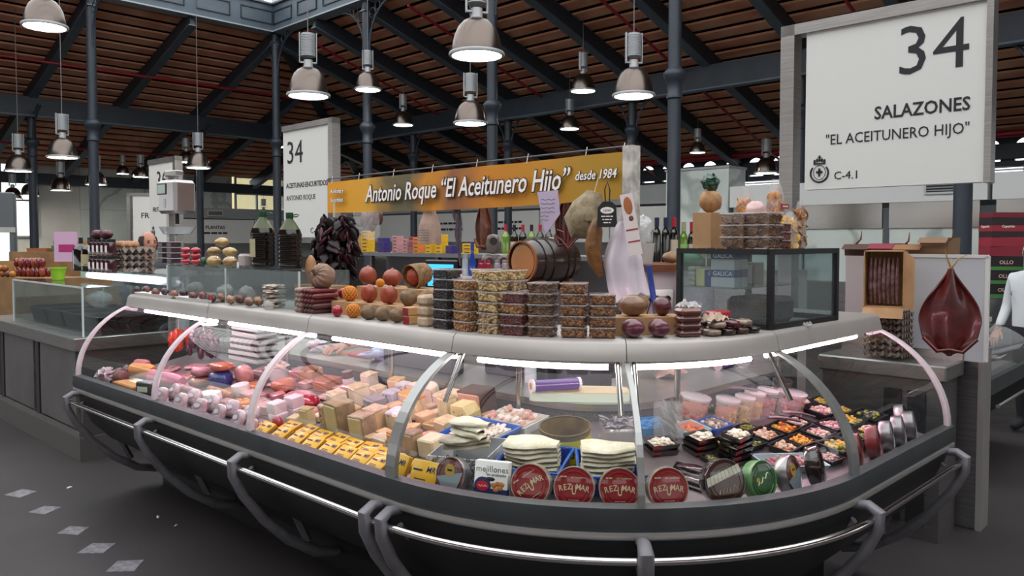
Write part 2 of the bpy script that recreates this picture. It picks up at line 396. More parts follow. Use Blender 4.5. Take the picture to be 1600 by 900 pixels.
b = MB(); b.box(0, 0, 0, 6, 4, 7, M('cream_render', '#d8c592', .8)); b.box(.7, -.02, 2.9, 1.5, .02, 4.2, M('shutter', '#6f6a58', .7)); b.box(2.6, -.02, 2.9, 3.4, .02, 4.2, M('shutter', '#6f6a58', .7))
place(tag(b.obj('house', None, smooth=False), 'cream rendered house front seen outside through the far window', 'building'), H(13, 6.6, 0), HL_)

# far right wall: louvres below a row of small arched lights
rp_ = H(0, 8.6, 0); b = MB(); gw = M('wall_grey', '#7d858a', .7); b.box(-9, .0, 0, 27, .15, 2.55); b.box(-9, 0, 3.68, 27, .15, 3.9)
WR = struct(b.obj('wall_right', gw, smooth=False)); place(WR, rp_, HR_)
b = MB(); Wb = .62
for i in range(58):
    x = -9+i*Wb; arc = [(x+Wb/2-.19*math.cos(u), 3.4+.19*math.sin(u)) for u in [k*math.pi/8 for k in range(9)]]
    b.box(x, 0, 3.15, x+Wb/2-.19, .1, 3.4); b.box(x+Wb/2+.19, 0, 3.15, x+Wb, .1, 3.4); b.box(x, 0, 3.06, x+Wb, .1, 3.15)
    xs = [x]+[p[0] for p in arc[1:-1]]+[x+Wb]
    pr = [(x, 3.4)]+arc+[(x+Wb, 3.4)]
    for (xa, za), (xb, zb) in zip(pr, pr[1:]):
        if xb-xa < 1e-4: continue
        b.add([(xa, 0, za), (xb, 0, zb), (xb, 0, 3.7), (xa, 0, 3.7)], [(0, 1, 2, 3)])
b.obj('arcade', iron, WR, smooth=False)
b = MB()
for j in range(9): b.box(-9, -.03, -.004, 27, .03, .004, mx=T(0, .05, 2.6+j*.055, rx=R(35)))
for i in range(19): x = -9+2*i; b.box(x-.03, 0, 2.55, x+.03, .1, 3.08)
stuff(b.obj('louvres', M('louvre_blade', '#dfe5e6', .5), WR, smooth=False))

# ---------------------------------------------------------------- background stalls
fas = M('white_fascia', '#cfd2d0', .5); gry = M('grey_fascia', '#8f9496', .5)
def vent(par, x, z, w=.5):
    b = MB(); b.box(x-w/2, -.03, z-.09, x+w/2, .0, z+.09, M('vent_frame', '#b9bcbb', .5))
    b.box(x-w/2+.03, -.034, z-.06, x+w/2-.03, -.03, z+.06, ink); v = b.obj('vent', None, par, smooth=False)
    for j in range(3): q = MB(); q.box(x-w/2+.03, -.045, z-.045+j*.04, x+w/2-.03, -.034, z-.03+j*.04); q.obj('vent_slat', gry, v, smooth=False)
t = thing('market_stall', 'stall with grey fascia, polished steel band and marble back behind the salted fish counter', 'stall', H(0, 3.13, 0), HR_)
b = MB(); b.box(9.7, 0, 2.16, 13.6, 2, 2.52); b.box(13.66, 0, 2.16, 21, 2, 2.52); b.obj('fascia', fas, t, smooth=False)
for x in (9.75, 11.0, 12.3, 13.7, 15.0, 16.3):
    b = MB(); b.box(x, .05, 1.78, x+1.2, .1, 2.16); b.obj('steel_panel', M('mirror_steel', '#9c9a97', .18, 1, bump=.25, bscale=2.2), t, smooth=False)
    b = MB(); b.box(x, .08, .95, x+1.2, .13, 1.78); b.obj('marble_slab', marble, t, smooth=False)
b = MB(); b.box(9.7, -.1, 0, 21, .5, .95); b.obj('counter', steel_d, t, smooth=False)
vent(t, 13.05, 2.35); vent(t, 15.2, 2.37)
t = thing('stall_partition', 'tall grey marble partition block behind the row of wine bottles', 'partition', H(0, 3.13, 0), HR_)
b = MB(); b.box(8.42, 0, 0, 9.68, .6, 2.85); b.obj('block', marble, t, smooth=False)
b = MB(); b.box(8.40, -.02, 2.85, 9.70, .62, 2.89); b.obj('coping', gry, t, smooth=False)
def back_stall(o, h, x0, x1, zu, zl, texts, label, name='market_stall', deep=1.5):
    t = thing(name, label, 'stall', o, h)
    b = MB(); b.box(x0, .1, zu[0], x1, deep, zu[1]); b.obj('upper_fascia', gry, t, smooth=False)
    n = max(1, int((x1-x0)/2.2)); w_ = (x1-x0)/n
    for i in range(n):
        b = MB(); b.box(x0+i*w_+.02, 0, zl[0], x0+(i+1)*w_-.02, .08, zl[1]); s_ = b.obj('fascia_panel', fas, t, smooth=False)
        if i < len(texts) and texts[i]:
            for k, l in enumerate(texts[i]):
                if l == '~': fine_print(s_, 1.0, .09, T(x0+(i+.5)*w_, -.005, (zl[0]+zl[1])/2+.12-.17*k) @ FRONT, ink, i*7+k); continue
                text(l, .15 if k == 0 else .11, ink, s_, T(x0+(i+.5)*w_, -.005, (zl[0]+zl[1])/2+.12-.17*k) @ FRONT, bold=.02 if k == 0 else 0)
    b = MB(); b.box(x0, .1, 0, x1, .6, 1.0); b.obj('counter', steel_d, t, smooth=False)
    b = MB(); b.box(x0, 1.2, 1.0, x1, 1.3, zl[0]); b.obj('back_wall', fas, t, smooth=False)
    for i in range(0, n, 2): vent(t, x0+(i+.5)*w_, (zu[0]+zu[1])/2)
back_stall(H(0, 5.6, 0), HR_, -5.8, 7.5, (2.42, 2.85), (1.55, 2.36), [['ESPACIO GA', 'RIVERA'], None, ['~', '~'], ['~', '~'], None, None], 'white fronted stall row with small vents behind the yellow banner')
back_stall(H(7.2, 0, 0), HL_, .6, 8.5, (2.28, 2.6), (1.5, 2.24), [['PLANTAS', '~'], None, None], 'white fronted plant stall below the far left window', deep=1.3)

# ---------------------------------------------------------------- hanging signs
panel = M('sign_panel', '#d5d6d2', .35)
def sign(name, label, px, py, Y, w_, h_, zfloor, lines, side=1, rz=HR_, crest=None):
    """panel whose top corner on the post side projects near (px,py)"""
    p = WY(px, py, Y); t = thing(name, label, 'sign', (p.x, p.y, 0), rz); zt = p.z
    b = MB(); b.box(0, -.03, zt-h_, w_, .03, zt); pn = b.obj('panel', panel, t, smooth=False)
    xp = -.16*w_ if side > 0 else w_+.03*w_
    b = MB(); b.box(xp, -.05, zfloor, xp+.09*w_, .05, zt+.06); b.obj('post', steel, t, smooth=False)
    b = MB(); b.box(xp if side > 0 else 0, -.05, zt+.0, (w_+.02) if side > 0 else xp+.09*w_, .05, zt+.06); b.obj('top_bar', steel, t, smooth=False)
    if side > 0:
        b = MB(); b.box(w_, -.045, zt-h_-.004, w_+.03, .045, zt+.06); b.obj('edge_strip', steel, t, smooth=False)
    for s_, sz, x, z, kw in lines: text(s_, sz, ink, pn, T(x, -.032, zt-z) @ FRONT, **kw)
    if crest:
        cx, cz = crest; b = MB(); c = Matrix.Translation((cx, -.033, zt-cz)) @ FRONT
        b.box(-.006, -.022, 0, .006, .022, .002, mx=c); b.box(-.018, -.004, 0, .018, .008, .002, mx=c)
        b.tube([c @ Vector((.034*math.cos(u), .04*math.sin(u), 0)) for u in [i*2*math.pi/20 for i in range(21)]], .0016, 4)
        b.tube([c @ Vector((.05*math.cos(u), .05*math.sin(u)-.004, 0)) for u in [R(140)+i*R(260)/16 for i in range(17)]], .005, 4)
        for k in range(5): b.ell(c @ Vector((-.028+.014*k, .062+.008*math.sin(k*math.pi/4), 0)), (.007, .002, .012), 6, 4)
        b.box(-.034, .045, 0, .034, .053, .002, mx=c); b.box(-.004, .075, 0, .004, .095, .002, mx=c); b.box(-.01, .082, 0, .01, .088, .002, mx=c)
        b.obj('crest', ink, pn, smooth=False)
    return t
sign('stall_sign', 'big white hanging sign numbered 34 lettered SALAZONES on a steel frame', 1264, 54, 4.5, .90, .885, 0,
     [('34', .36, .835, .20, dict(bold=-.004, align='RIGHT')), ('SALAZONES', .095, .835, .495, dict(bold=.016, align='RIGHT', squeeze=.88)), ('"EL ACEITUNERO HIJO"', .08, .835, .615, dict(align='RIGHT', squeeze=.86)), ('C-4.1', .062, .165, .815, dict(align='LEFT'))], crest=(.085, .79))
sign('stall_sign', 'white hanging sign numbered 34 lettered ACEITUNAS ENCURTIDOS behind the oil bottles', 446, 207, 9.0, .92, 1.2, 0,
     [('34', .36, .25, .26, dict()), ('ACEITUNAS·ENCURTIDOS', .080, .06, .62, dict(bold=.014, align='LEFT', squeeze=.9)), ('ANTONIO ROQUE', .08, .06, .76, dict(align='LEFT', squeeze=.9)), ('C-4.1', .09, .66, 1.13, dict())], side=-1)
sign('stall_sign', 'white hanging sign numbered 36 lettered FRUTERIA behind the steel scales', 236, 258, 10.8, .80, 1.05, 0,
     [('36', .34, .42, .24, dict()), ('FRUTERÍA', .085, .30, .62, dict(bold=.014))], side=-1, crest=(.12, .93))
sign('stall_sign', 'small far white sign lettered FRUTAS between the marble wall and the 36 sign', 208, 306, 16.5, .75, 1.0, 0, [('FRUT', .16, .35, .42, dict(bold=.014))], side=1, rz=HL_-R(40))

# ---------------------------------------------------------------- pendant lamps
lampm = M('lamp_aluminium', '#6a615b', .27, .95); lampg = M('lamp_grey', '#a9adaf', .45, .3); bulb = M('lamp_light', '#fff4e6', .5, emit=35.0)
def lamp_proto():
    t = thing('pendant_lamp', 'x', 'lamp')
    b = MB(); b.lathe([(.03, .335), (.07, .33), (.12, .305), (.165, .255), (.197, .185), (.215, .11), (.223, .06), (.225, .03)], 32, cap=False); b.lathe([(.221, .03), (.218, .06), (.209, .11), (.190, .185), (.158, .25), (.112, .298), (.03, .325)], 32, cap=False); b.obj('shade', lampm, t)
    b = MB(); b.lathe([(.222, .035), (.245, .03), (.25, .015), (.245, 0), (.222, 0), (.216, .02)], 32, cap=False); b.obj('rim', lampg, t)
    b = MB(); b.lathe([(.001, .05), (.12, .045), (.218, .02), (.218, .012), (.12, .035), (.001, .04)], 28, cap=False); b.obj('diffuser', bulb, t)
    b = MB(); b.cyl((0, 0, .32), (0, 0, .42), .055, .05, 14); b.obj('neck', lampg, t)
    b = MB(); pr = []
    for i in range(14): z = .46+i*.018; pr += [(.088, z), (.088, z+.009), (.078, z+.009), (.078, z+.018)]
    b.lathe([(.0, .46)]+pr+[(.08, .72), (.0, .73)], 18); b.obj('ballast', lampg, t)
    b = MB(); b.box(-.10, -.02, .38, -.092, .02, .73); b.box(.092, -.02, .38, .10, .02, .73); b.box(-.10, -.02, .38, .10, .02, .395); b.obj('yoke', lampg, t)
    b = MB(); b.cyl((0, 0, 0), (0, 0, 1), .006, None, 5); c = b.obj('cable', M('cable', '#6a6a6c', .6), t); c.location.z = .72
    return t
LP = lamp_proto(); first = True
lamps = [(745, 90, 87, 'yellowish glowing aluminium dome lamp hanging highest over the banner'), (482, 153, 67, 'aluminium dome lamp hanging in front of the lantern corner column'), (990, 153, 67, 'aluminium dome lamp hanging beside the thick column behind the wine bottles'), (735, 196, 54, 'aluminium dome lamp hanging just above the word Hijo side of the banner'), (575, 143, 42, 'aluminium dome lamp hanging before the column behind the banner end'),
 (911, 145, 41, None), (890, 204, 32, None), (630, 198, 33, None), (70, 45, 66, 'large aluminium dome lamp hanging under the left roof near the slats'), (98, 249, 47, None), (29, 270, 40, None), (20, 313, 27, None), (47, 308, 28, None), (95, 300, 31, None), (150, 291, 32, None), (192, 274, 20, None), (220, 279, 24, None), (310, 265, 38, 'aluminium dome lamp hanging above the steel scales'), (291, 256, 26, None), (435, 232, 23, None), (1090, 241, 26, None), (1197, 273, 37, 'aluminium dome lamp with yellow glow half hidden by the sign post'), (412, 342, 20, None), (625, 331, 20, None), (694, 327, 20, None), (780, 322, 20, None)]
TIE = []
for px, py, wd, lb in lamps:
    Y = Y0 = .5*1220/wd; p = WY(px, py-2, Y)
    while p.z+.95*Y/Y0 > roofz(p.x, p.y)-.40: Y *= .98; p = WY(px, py-2, Y)      # hang it clear of the roof
    k = Y/Y0; lab = lb or ('small distant aluminium dome lamp hanging in the left aisle' if px < 400 else 'small distant aluminium dome lamp hanging under the right roof' if py < 300 else 'tiny far dome lamp seen beneath the banner or behind the oil jugs')
    grp = 'pendant dome lamps' if lb else ('distant lamps left aisle' if px < 400 else 'distant lamps right roof' if py < 300 else 'tiny far dome lamps')
    if first: o = place(LP, p, R(20)); o['label'] = lab; o['group'] = grp; first = False
    else: o = dup(LP, p, R(random.uniform(0, 60)), lab, grp)
    o.scale = (k, k, k)
    # where the cable ends: a tie beam of the lantern, or the underside of purlin, rafter or boards
    q = Vector((p.x-K.x, p.y-K.y, 0)); a, b_ = q.dot(aL), q.dot(aR); zt = roofz(p.x, p.y)
    if a < 0 and b_ < 0: zt = ZK+2.1; TIE.append(a)
    else:
        run, t_, st = (a, b_, 1.95) if a > b_ else (b_, a, 1.76)
        if abs(run-4) < .13: zt -= .76
        elif abs(t_/st-round(t_/st))*st < .11: zt -= .35
    for c in o.children:
        if c.name.startswith('cable'): c.scale = (1, 1, max(.4, (zt-p.z)/k-.72))
LT = [o for o in COL.objects if o.name == 'trim_2'][0]
for a in TIE: b = MB(); b.box(-a-.05, -14, 2.1, -a+.05, .05, 2.2); b.obj('tie_beam', iron_l, LT, smooth=False)
# ================================================================ THE CORNER DISPLAY CASE
M4 = Vector((.405, 2.40)); H0 = R(1); RC = 1.214; HALF = R(43.5); SA = RC*HALF
CC = M4+Vector((-math.sin(H0), math.cos(H0)))*RC
def path(s, d=0.0):
    """point at arc length s along the bumper line (0 = corner mullion), d metres inward; and the heading"""
    q = max(-SA, min(SA, s)); h = H0+q/RC; r = RC-d
    p = CC+Vector((math.sin(h), -math.cos(h)))*r
    e = s-q; p = p+Vector((math.cos(h), math.sin(h)))*e
    return p, h
def sd(x, y):
    v = Vector((x, y))-CC
    for sg in (-1, 1):
        h = H0+sg*HALF; u = Vector((math.cos(h), math.sin(h))); e = v.dot(u)
        if e*sg > 0: return sg*SA+e, RC-v.dot(Vector((math.sin(h), -math.cos(h))))
    h = math.atan2(v.x, -v.y); return (h-H0)*RC, RC-v.length
def hd(p): return path(sd(p[0], p[1])[0])[1]
def zdeck(d): return .715+.125*max(0, min(1, (d-.10)/.72))
def deck(px, py, lift=0):
    z = .75
    for _ in range(12):
        p = WZ(px, py, z+lift); s, d = sd(p.x, p.y); z = .5*z+.5*zdeck(d)
    return Vector((p.x, p.y, z+lift)), path(s)[1]
def svals(s0, s1, step=.08): n = max(2, int((s1-s0)/step)); return [s0+(s1-s0)*i/n for i in range(n+1)]
def sweep(mb, prof, s0, s1, closed=True, m=None, step=.08, caps=True):
    ss = svals(s0, s1, step); n = len(prof); vs = []; fs = []
    for s in ss:
        for d, z in prof:
            p, h = path(s, d); vs.append((p.x, p.y, z))
    k = n if closed else n-1
    for i in range(len(ss)-1):
        for j in range(k):
            a = j; b_ = (j+1) % n; fs.append((i*n+a, (i+1)*n+a, (i+1)*n+b_, i*n+b_))
    if closed and caps: fs.append(tuple(range(n))); fs.append(tuple((len(ss)-1)*n+i for i in range(n))[::-1])
    mb.add(vs, fs, m)
S0, S1 = -3.98, 1.95
MUL = [S0, -2.88, -1.90, -SA, 0.0, SA, S1]
DT, ZG, ZL = .33, .765, 1.185        # glass top inset, glass foot, ledge underside
def gl(t):                            # glass profile, t in 0..1
    u = t*R(68); return .012+DT*(1-math.cos(u))/(1-math.cos(R(68))), ZG+(ZL-ZG)*math.sin(u)/math.sin(R(68))
DC = thing('display_case', 'curved glass refrigerated display case wrapping the stall corner with dark bumper and steel rail', 'display case')
ledge_m = M('ledge_grey', '#a7a29d', .38, .35, var=.06, scale=4)
pinkm = M('mullion_white', '#cfc6ca', .4, .2); mull_s = M('mullion_steel', '#9fa19f', .3, .7)
b = MB(); sweep(b, [(.0, .69), (-.008, .71), (-.004, .765), (.03, .772), (.05, .69)], S0-.03, S1+.03); b.obj('bumper', rubber, DC)
b = MB(); sweep(b, [(.0, .662), (-.006, .668), (-.006, .688), (.03, .69), (.04, .662)], S0-.03, S1+.03); b.obj('bumper_trim', alu, DC)
b = MB(); sweep(b, [(.012, .662), (.03, .58), (.09, .46), (.2, .34), (.34, .26), (.44, .2), (.46, .12), (.5, .12), (.5, .662)], S0, S1, m=hull); b.obj('hull', hull, DC)
b = MB(); sweep(b, [(.48, 0), (.48, .2), (.95, .2), (.95, 0)], S0+.1, S1-.2); b.obj('plinth', black, DC)
b = MB(); b.tube([(*path(s, -.052)[0], .618) for s in svals(S0+.02, S1-.02, .06)], .0135, 10); b.obj('rail', chrome, DC)
cast = M('cast_bracket', '#77757a', .55, .35, var=.15, scale=14)
for i, s in enumerate(MUL):
    for off in ((-.045, .045) if i in (3,) else (0,)):
        so = s+off+(.05 if i == 0 else -.04 if i == 6 else 0); p, h = path(so); mx = Matrix.Translation((p.x, p.y, 0)) @ Matrix.Rotation(h, 4, 'Z')
        b = MB()
        b.tube([(0, .03, .655), (0, -.035, .665), (0, -.072, .645), (0, -.068, .585), (0, -.02, .485), (0, .08, .35), (0, .2, .23), (0, .34, .135), (0, .46, .10)], [.02, .022, .026, .026, .026, .027, .03, .032, .03], 12, mx=mx, flat=.8)
        b.tube([(0, .015, .60), (0, .10, .50), (0, .22, .37), (0, .3, .2)], [.014, .016, .018, .02], 6, mx=mx)
        b.obj('bracket', cast, DC)
for i in range(6):
    a, c = MUL[i]+.006, MUL[i+1]-.006
    b = MB(); ss = svals(a, c, .07); tt = [k/10 for k in range(11)]
    b.add([(*path(s, gl(t)[0])[0], gl(t)[1]) for s in ss for t in tt], [(j*11+k, (j+1)*11+k, (j+1)*11+k+1, j*11+k+1) for j in range(len(ss)-1) for k in range(10)])
    b.obj('glass_pane', glass, DC)
    b = MB(); sweep(b, [(.305, 1.176), (.318, 1.235), (.335, 1.25), (.78, 1.25), (.78, 1.215), (.36, 1.212), (.36, 1.176)], MUL[i]+.002, MUL[i+1]-.002, m=ledge_m); b.obj('top_ledge', ledge_m, DC)
    b = MB(); sweep(b, [(.385, 1.155), (.385, 1.212), (.415, 1.212), (.415, 1.155)], a+.04, c-.04); b.obj('lamp_housing', alu, DC)
    b = MB(); b.tube([(*path(s, .40)[0], 1.143) for s in svals(a+.07, c-.07, .08)], .011, 8); b.obj('light_tube', M('case_tube_pink', '#ffcee3', .5, emit=42.0) if i not in (3, 4) else M('case_tube_white', '#fff0ee', .5, emit=36.0), DC)
for i, s in enumerate(MUL):
    wd = [.036, .034, .034, .05, .022, .05, .036][i]; m = [pinkm, pinkm, pinkm, mull_s, mull_s, mull_s, pinkm][i]
    b = MB(); n = 14; vs = []
    for k in range(n+1):
        d, z = gl(k/n)
        for ds, dd in ((-wd/2, -.006), (wd/2, -.006), (wd/2, .014), (-wd/2, .014)):
            p, h = path(s+ds, d+dd); vs.append((p.x, p.y, z))
    b.add(vs, [(4*k+j, 4*k+(j+1) % 4, 4*k+4+(j+1) % 4, 4*k+4+j) for k in range(n) for j in range(4)])
    b.obj('mullion', m, DC, smooth=False)
    if i in (3, 4, 5):
        p, h = path(s); mx = Matrix.Translation((p.x, p.y, 0)) @ Matrix.Rotation(h, 4, 'Z'); b = MB()
        for dx in ((-.028, .028) if i == 4 else (.035 if i == 3 else -.035,)): b.cyl((dx, .24, 1.0), (dx, .335, 1.18), .010, None, 10, mx=mx)
        b.obj('gas_strut', chrome, DC)
# end panes
for s in (S0, S1):
    b = MB(); pts = [gl(k/10) for k in range(11)]+[(.80, 1.19), (.80, .74), (.02, .72)]
    b.add([(*path(s, d)[0], z) for d, z in pts], [tuple(range(len(pts)))]); b.obj('end_pane', glass, DC, smooth=False)
# inside: deck, back grille, worktop
deckm = M('deck_steel', '#7d7478', .4, .5, var=.15, scale=7)
b = MB(); sweep(b, [(.03, .70), (.10, .715), (.82, .84), (.84, .84), (.84, .66), (.03, .66)], S0+.02, S1-.02); b.obj('deck', deckm, DC)
b = MB(); sweep(b, [(.845, .66), (.845, .885), (.86, .885), (.86, .66)], S0+.02, S1-.02); b.obj('back_grille', M('grille', '#5c5a5e', .5, .5, var=.5, scale=160), DC)
b = MB(); sweep(b, [(.83, .885), (.83, .915), (1.30, .915), (1.30, .885)], S0+.02, S1+.0); b.obj('worktop', steel, DC)
b = MB(); sweep(b, [(.9, .2), (.9, .885), (1.28, .885), (1.28, .2)], S0+.02, S1-.02); b.obj('carcass', M('carcass', '#2b2a2d', .5), DC)
POSTS = (S0+.04, MUL[1], MUL[2], MUL[3]-.10, MUL[5]+.06, S1-.04)
for s in POSTS:
    b = MB(); p, h = path(s, .80); b.cyl((p.x, p.y, .84), (p.x, p.y, 1.215), .014, None, 10); b.obj('ledge_post', chrome, DC)

# ---------------------------------------------------------------- seller's side: back counters
lam = M('pale_laminate', '#b9afb0', .5); dwood = M('brown_board', '#6d3f26', .5, var=.25, scale=5, stretch=(1, 8, 8))
BF = (R(-43.9))
t = thing('back_counter', 'grey steel back counter with upper shelf carrying rows of coloured tin boxes', 'counter', WY(930, 420, 5.55).to_2d().to_3d(), R(-46))
b = MB(); b.box(-3.4, 0, 0, -.25, .6, 1.08); b.obj('base', steel_d, t, smooth=False)
b = MB(); b.box(-3.4, .25, 1.44, -.25, .62, 1.475); b.obj('shelf', M('shelf_grey', '#77787b', .4, .4), t, smooth=False)
for x in (-3.3, -2.2, -1.0): b = MB(); b.box(x, .3, 1.08, x+.04, .34, 1.44); b.obj('shelf_post', steel_d, t, smooth=False)
b = MB(); b.box(-3.4, .58, 1.08, -.25, .62, 1.44); b.obj('back_panel', M('dim_panel', '#66666a', .5), t, smooth=False)
BC = t; BCo = Vector(t.location); BCr = R(-46)
def bc(x, y, z): v = Matrix.Rotation(BCr, 3, 'Z') @ Vector((x, y, 0)); return Vector((BCo.x+v.x, BCo.y+v.y, z))
t = thing('service_cabinet', 'pale service cabinet with brown board top below the wine bottles', 'cabinet', (0, 0, 0))
q0 = WY(1000, 420, 4.75)
place(t, (q0.x, q0.y, 0), R(-3))
b = MB(); b.box(0, 0, 0, 1.0, .9, 1.405); b.obj('body', lam, t, smooth=False)
b = MB(); b.box(-.06, -.03, 1.405, .34, .9, 1.45); b.obj('board_top', dwood, t, smooth=False)
b = MB(); b.box(.34, -.01, 1.405, 1.0, .9, 1.42); b.obj('steel_top', steel, t, smooth=False)
b = MB(); b.box(-.03, -.012, .9, .045, 0, 1.38); b.obj('yellow_strip', M('cream_strip', '#b39a5e', .6), t, smooth=False)
b = MB(); b.rbox(.07, -.02, 1.18, .2, 0, 1.30, .006, white)
for x in (.1, .165): b.cyl((x, -.021, 1.245), (x, -.019, 1.245), .02, None, 14, ink)
b.obj('socket', None, t)
b = MB(); b.rbox(.05, -.07, 1.225, .17, -.02, 1.26, .012, black); b.tube([(.06, -.05, 1.23), (.02, -.06, 1.1), (.05, -.05, .95)], .004, 5, black); b.tube([(.16, -.05, 1.23), (.17, -.07, 1.1), (.1, -.05, .95)], .004, 5, black); b.obj('plug_and_cable', None, t)

# right end steel counter, post and white board
corner = Vector((2.24, 4.05, 0))
t = thing('end_counter', 'low stainless steel counter beside the right end of the display case', 'counter', corner, BF)
b = MB(); b.box(-.62, 0, 0, 0, .30, .86); b.obj('body', steel_d, t, smooth=False)
b = MB(); b.rbox(-.64, -.03, .86, .03, .31, .945, .008); b.obj('worktop', steel, t, smooth=False)
b = MB(); b.box(-.62, .275, .945, .03, .30, .99); b.obj('upstand', steel, t, smooth=False)
for x in (-.28, -.16): b = MB(); b.box(x, -.012, .08, x+.09, 0, .8); b.obj('front_panel', M('dark_panel', '#3a3a3c', .4, .6), t, smooth=False)
p = WZ(1514, 820, 0); b = MB(); b.rbox(-.07, -.07, 0, .07, .07, 1.0, .006, steel_d); b.box(.045, -.075, 0, .075, .075, 1.0, M('post_edge', '#b8b4b2', .3, .6))
place(tag(b.obj('steel_post', None, smooth=False), 'upright square stainless post at the end of the steel counter', 'post'), p, BF)
q = WY(1541, 400, 4.18); zt = q.z; t = thing('white_board', 'upright white panel behind the hanging dried fish', 'panel', (q.x, q.y, 0), BF)
b = MB(); b.box(-.60, 0, .94, 0, .018, zt); b.obj('sheet', M('white_sheet', '#c9ccd2', .3), t, smooth=False)
b = MB(); b.box(-.61, -.006, zt-.012, .01, .024, zt+.006); b.box(-.002, -.006, .945, .016, .024, zt); b.obj('edge_trim', white, t, smooth=False)
WB = t
b = MB(); b.box(-.75, .03, 0, -.2, .36, zt-.01); b.obj('shelf_box', lam, WB, smooth=False)

# left neighbour: steel counter with glass box
cl_ = WZ(124, 721, 0)
LC = thing('steel_counter', 'stainless steel panelled counter of the olive stall left of the display case', 'counter', (cl_.x, cl_.y, 0), R(-43))
zc = .80
b = MB(); b.box(-2.4, .03, .17, 0, .83, zc); b.obj('body', steel_d, LC, smooth=False)
b = MB(); b.box(-2.4, .0, 0, .02, .82, .17); b.obj('plinth', M('plinth_steel', '#6c6766', .45, .5), LC, smooth=False)
b = MB(); b.rbox(-2.4, -.03, zc, .04, .86, zc+.095, .006); b.obj('worktop', steel, LC, smooth=False)
b = MB(); b.box(-2.4, .0, .17, .01, .035, .215, steel); b.obj('bottom_rail', None, LC, smooth=False)
for i in range(3):
    x = -.06-i*.98
    b = MB(); b.rbox(max(-2.38, x-.80), .005, .225, x, .035, zc-.01, .004); b.obj('front_panel', M('panel_steel', '#8b8987', .35, .7, var=.15, scale=2.5, col2='#777573'), LC, smooth=False)
    b = MB(); b.box(max(-2.4, x-.90), .0, .2, max(-2.39, x-.82), .034, zc); b.obj('recess_strip', M('recess', '#2a2426', .5), LC, smooth=False)
def glass_box(name, label, par_loc, rz, x0, y0, z0, x1, y1, z1, edge=None, top=True, em=None):
    t = thing(name, label, 'display box', par_loc, rz)
    for nm, bx in (('front_pane', (x0, y0, z0, x1, y0+.005, z1)), ('back_pane', (x0, y1-.005, z0, x1, y1, z1)), ('side_pane', (x0, y0, z0, x0+.005, y1, z1)), ('side_pane', (x1-.005, y0, z0, x1, y1, z1))):
        b = MB(); b.box(*bx); b.obj(nm, clear if not em else em, t, smooth=False)
    if top: b = MB(); b.box(x0, y0, z1-.005, x1, y1, z1); b.obj('top_pane', clear if not em else em, t, smooth=False)
    if edge:
        e = .011; b = MB()
        for x in (x0, x1):
            for y in (y0, y1): b.box(x-e, y-e, z0, x+e, y+e, z1)
        for z in (z0+e, z1-e):
            for y in (y0, y1): b.box(x0, y-e, z-e, x1, y+e, z+e)
            for x in (x0, x1): b.box(x-e, y0, z-e, x+e, y1, z+e)
        b.obj('edge_frame', edge, t, smooth=False)
    return t
pane = CLEAR('box_pane', '#e8efef', .04, .03, 1.5)
GB = glass_box('sneeze_box', 'clear glass box over black olive trays on the left steel counter', LC.location+Vector((0, 0, zc+.095)), R(-43), -1.75, .06, 0, -.05, .80, .36, None, True, pane)
b = MB()
for x in (-1.75, -.05):
    for y in (.06, .80): b.box(x-.006, y-.006, 0, x+.006, y+.006, .36)
for y in (.06, .80): b.box(-1.75, y-.006, .352, -.05, y+.006, .364)
b.obj('edge_strips', M('acrylic_edge', '#c9d2d2', .2), GB, smooth=False)
# tall serving shelf with light tube over the olive counter
def lc(x, y, z): v = Matrix.Rotation(R(-43), 3, 'Z') @ Vector((x, y, 0)); return Vector((LC.location.x+v.x, LC.location.y+v.y, z))
t = thing('lit_shelf', 'glass shelf with bright light tube over the olive counter', 'shelf', lc(-.3, .35, 0), R(-43))
b = MB(); b.box(-.85, 0, 1.345, 1.0, .5, 1.36); b.obj('shelf_plate', pane, t, smooth=False)
b = MB(); b.tube([(-.6, .04, 1.31), (.75, .04, 1.31)], .022, 10); b.obj('light_tube', M('white_tube', '#eaf6ff', .5, emit=9), t)
b = MB(); b.box(-.85, .06, 1.28, 1.0, .09, 1.345); b.obj('reflector', M('reflector', '#cfd8dc', .3, .4), t, smooth=False)
for x in (.32, .97): b = MB(); b.box(x, .44, zc+.095, x+.02, .46, 1.345); b.obj('shelf_leg', alu, t, smooth=False)

# neighbour case far right
t = thing('neighbour_case', 'second glass display case with dark bumper beyond the steel post', 'display case', WY(1552, 600, 5.05).to_2d().to_3d(), R(46))
def nsweep(prof, x0, x1): b = MB(); vs = [(x, d, z) for x in (x0, x1) for d, z in prof]; n = len(prof); b.add(vs, [(j, n+j, n+(j+1) % n, (j+1) % n) for j in range(n)]+[tuple(range(n))[::-1], tuple(range(n, 2*n))]); return b
nsweep([(0, .66), (0, .77), (.04, .77), (.04, .66)], -.1, 1.3).obj('bumper', rubber, t, smooth=False)
nsweep([(.01, .655), (.1, .45), (.4, .2), (.5, .2), (.5, .655)], -.1, 1.3).obj('hull', hull, t, smooth=False)
nsweep([(.5, 0), (.5, .2), (.9, .2), (.9, 0)], -.1, 1.3).obj('plinth', black, t, smooth=False)
nsweep([(.04, .70), (.8, .80), (.8, .68), (.04, .66)], -.1, 1.3).obj('deck', deckm, t, smooth=False)
nsweep([(.3, 1.06), (.3, 1.10), (.75, 1.10), (.75, 1.06)], -.1, 1.3).obj('top_ledge', ledge_m, t, smooth=False)
b = MB(); b.tube([(-.1, -.05, .60), (1.3, -.05, .60)], .014, 10); b.obj('rail', chrome, t)
b = MB(); b.sheet(lambda u, v: (-.1+1.4*u, .33*(1-math.cos(v*1.2))/(1-math.cos(1.2)), .77+.29*math.sin(v*1.2)/math.sin(1.2)), 2, 8); b.obj('glass_pane', pane, t)
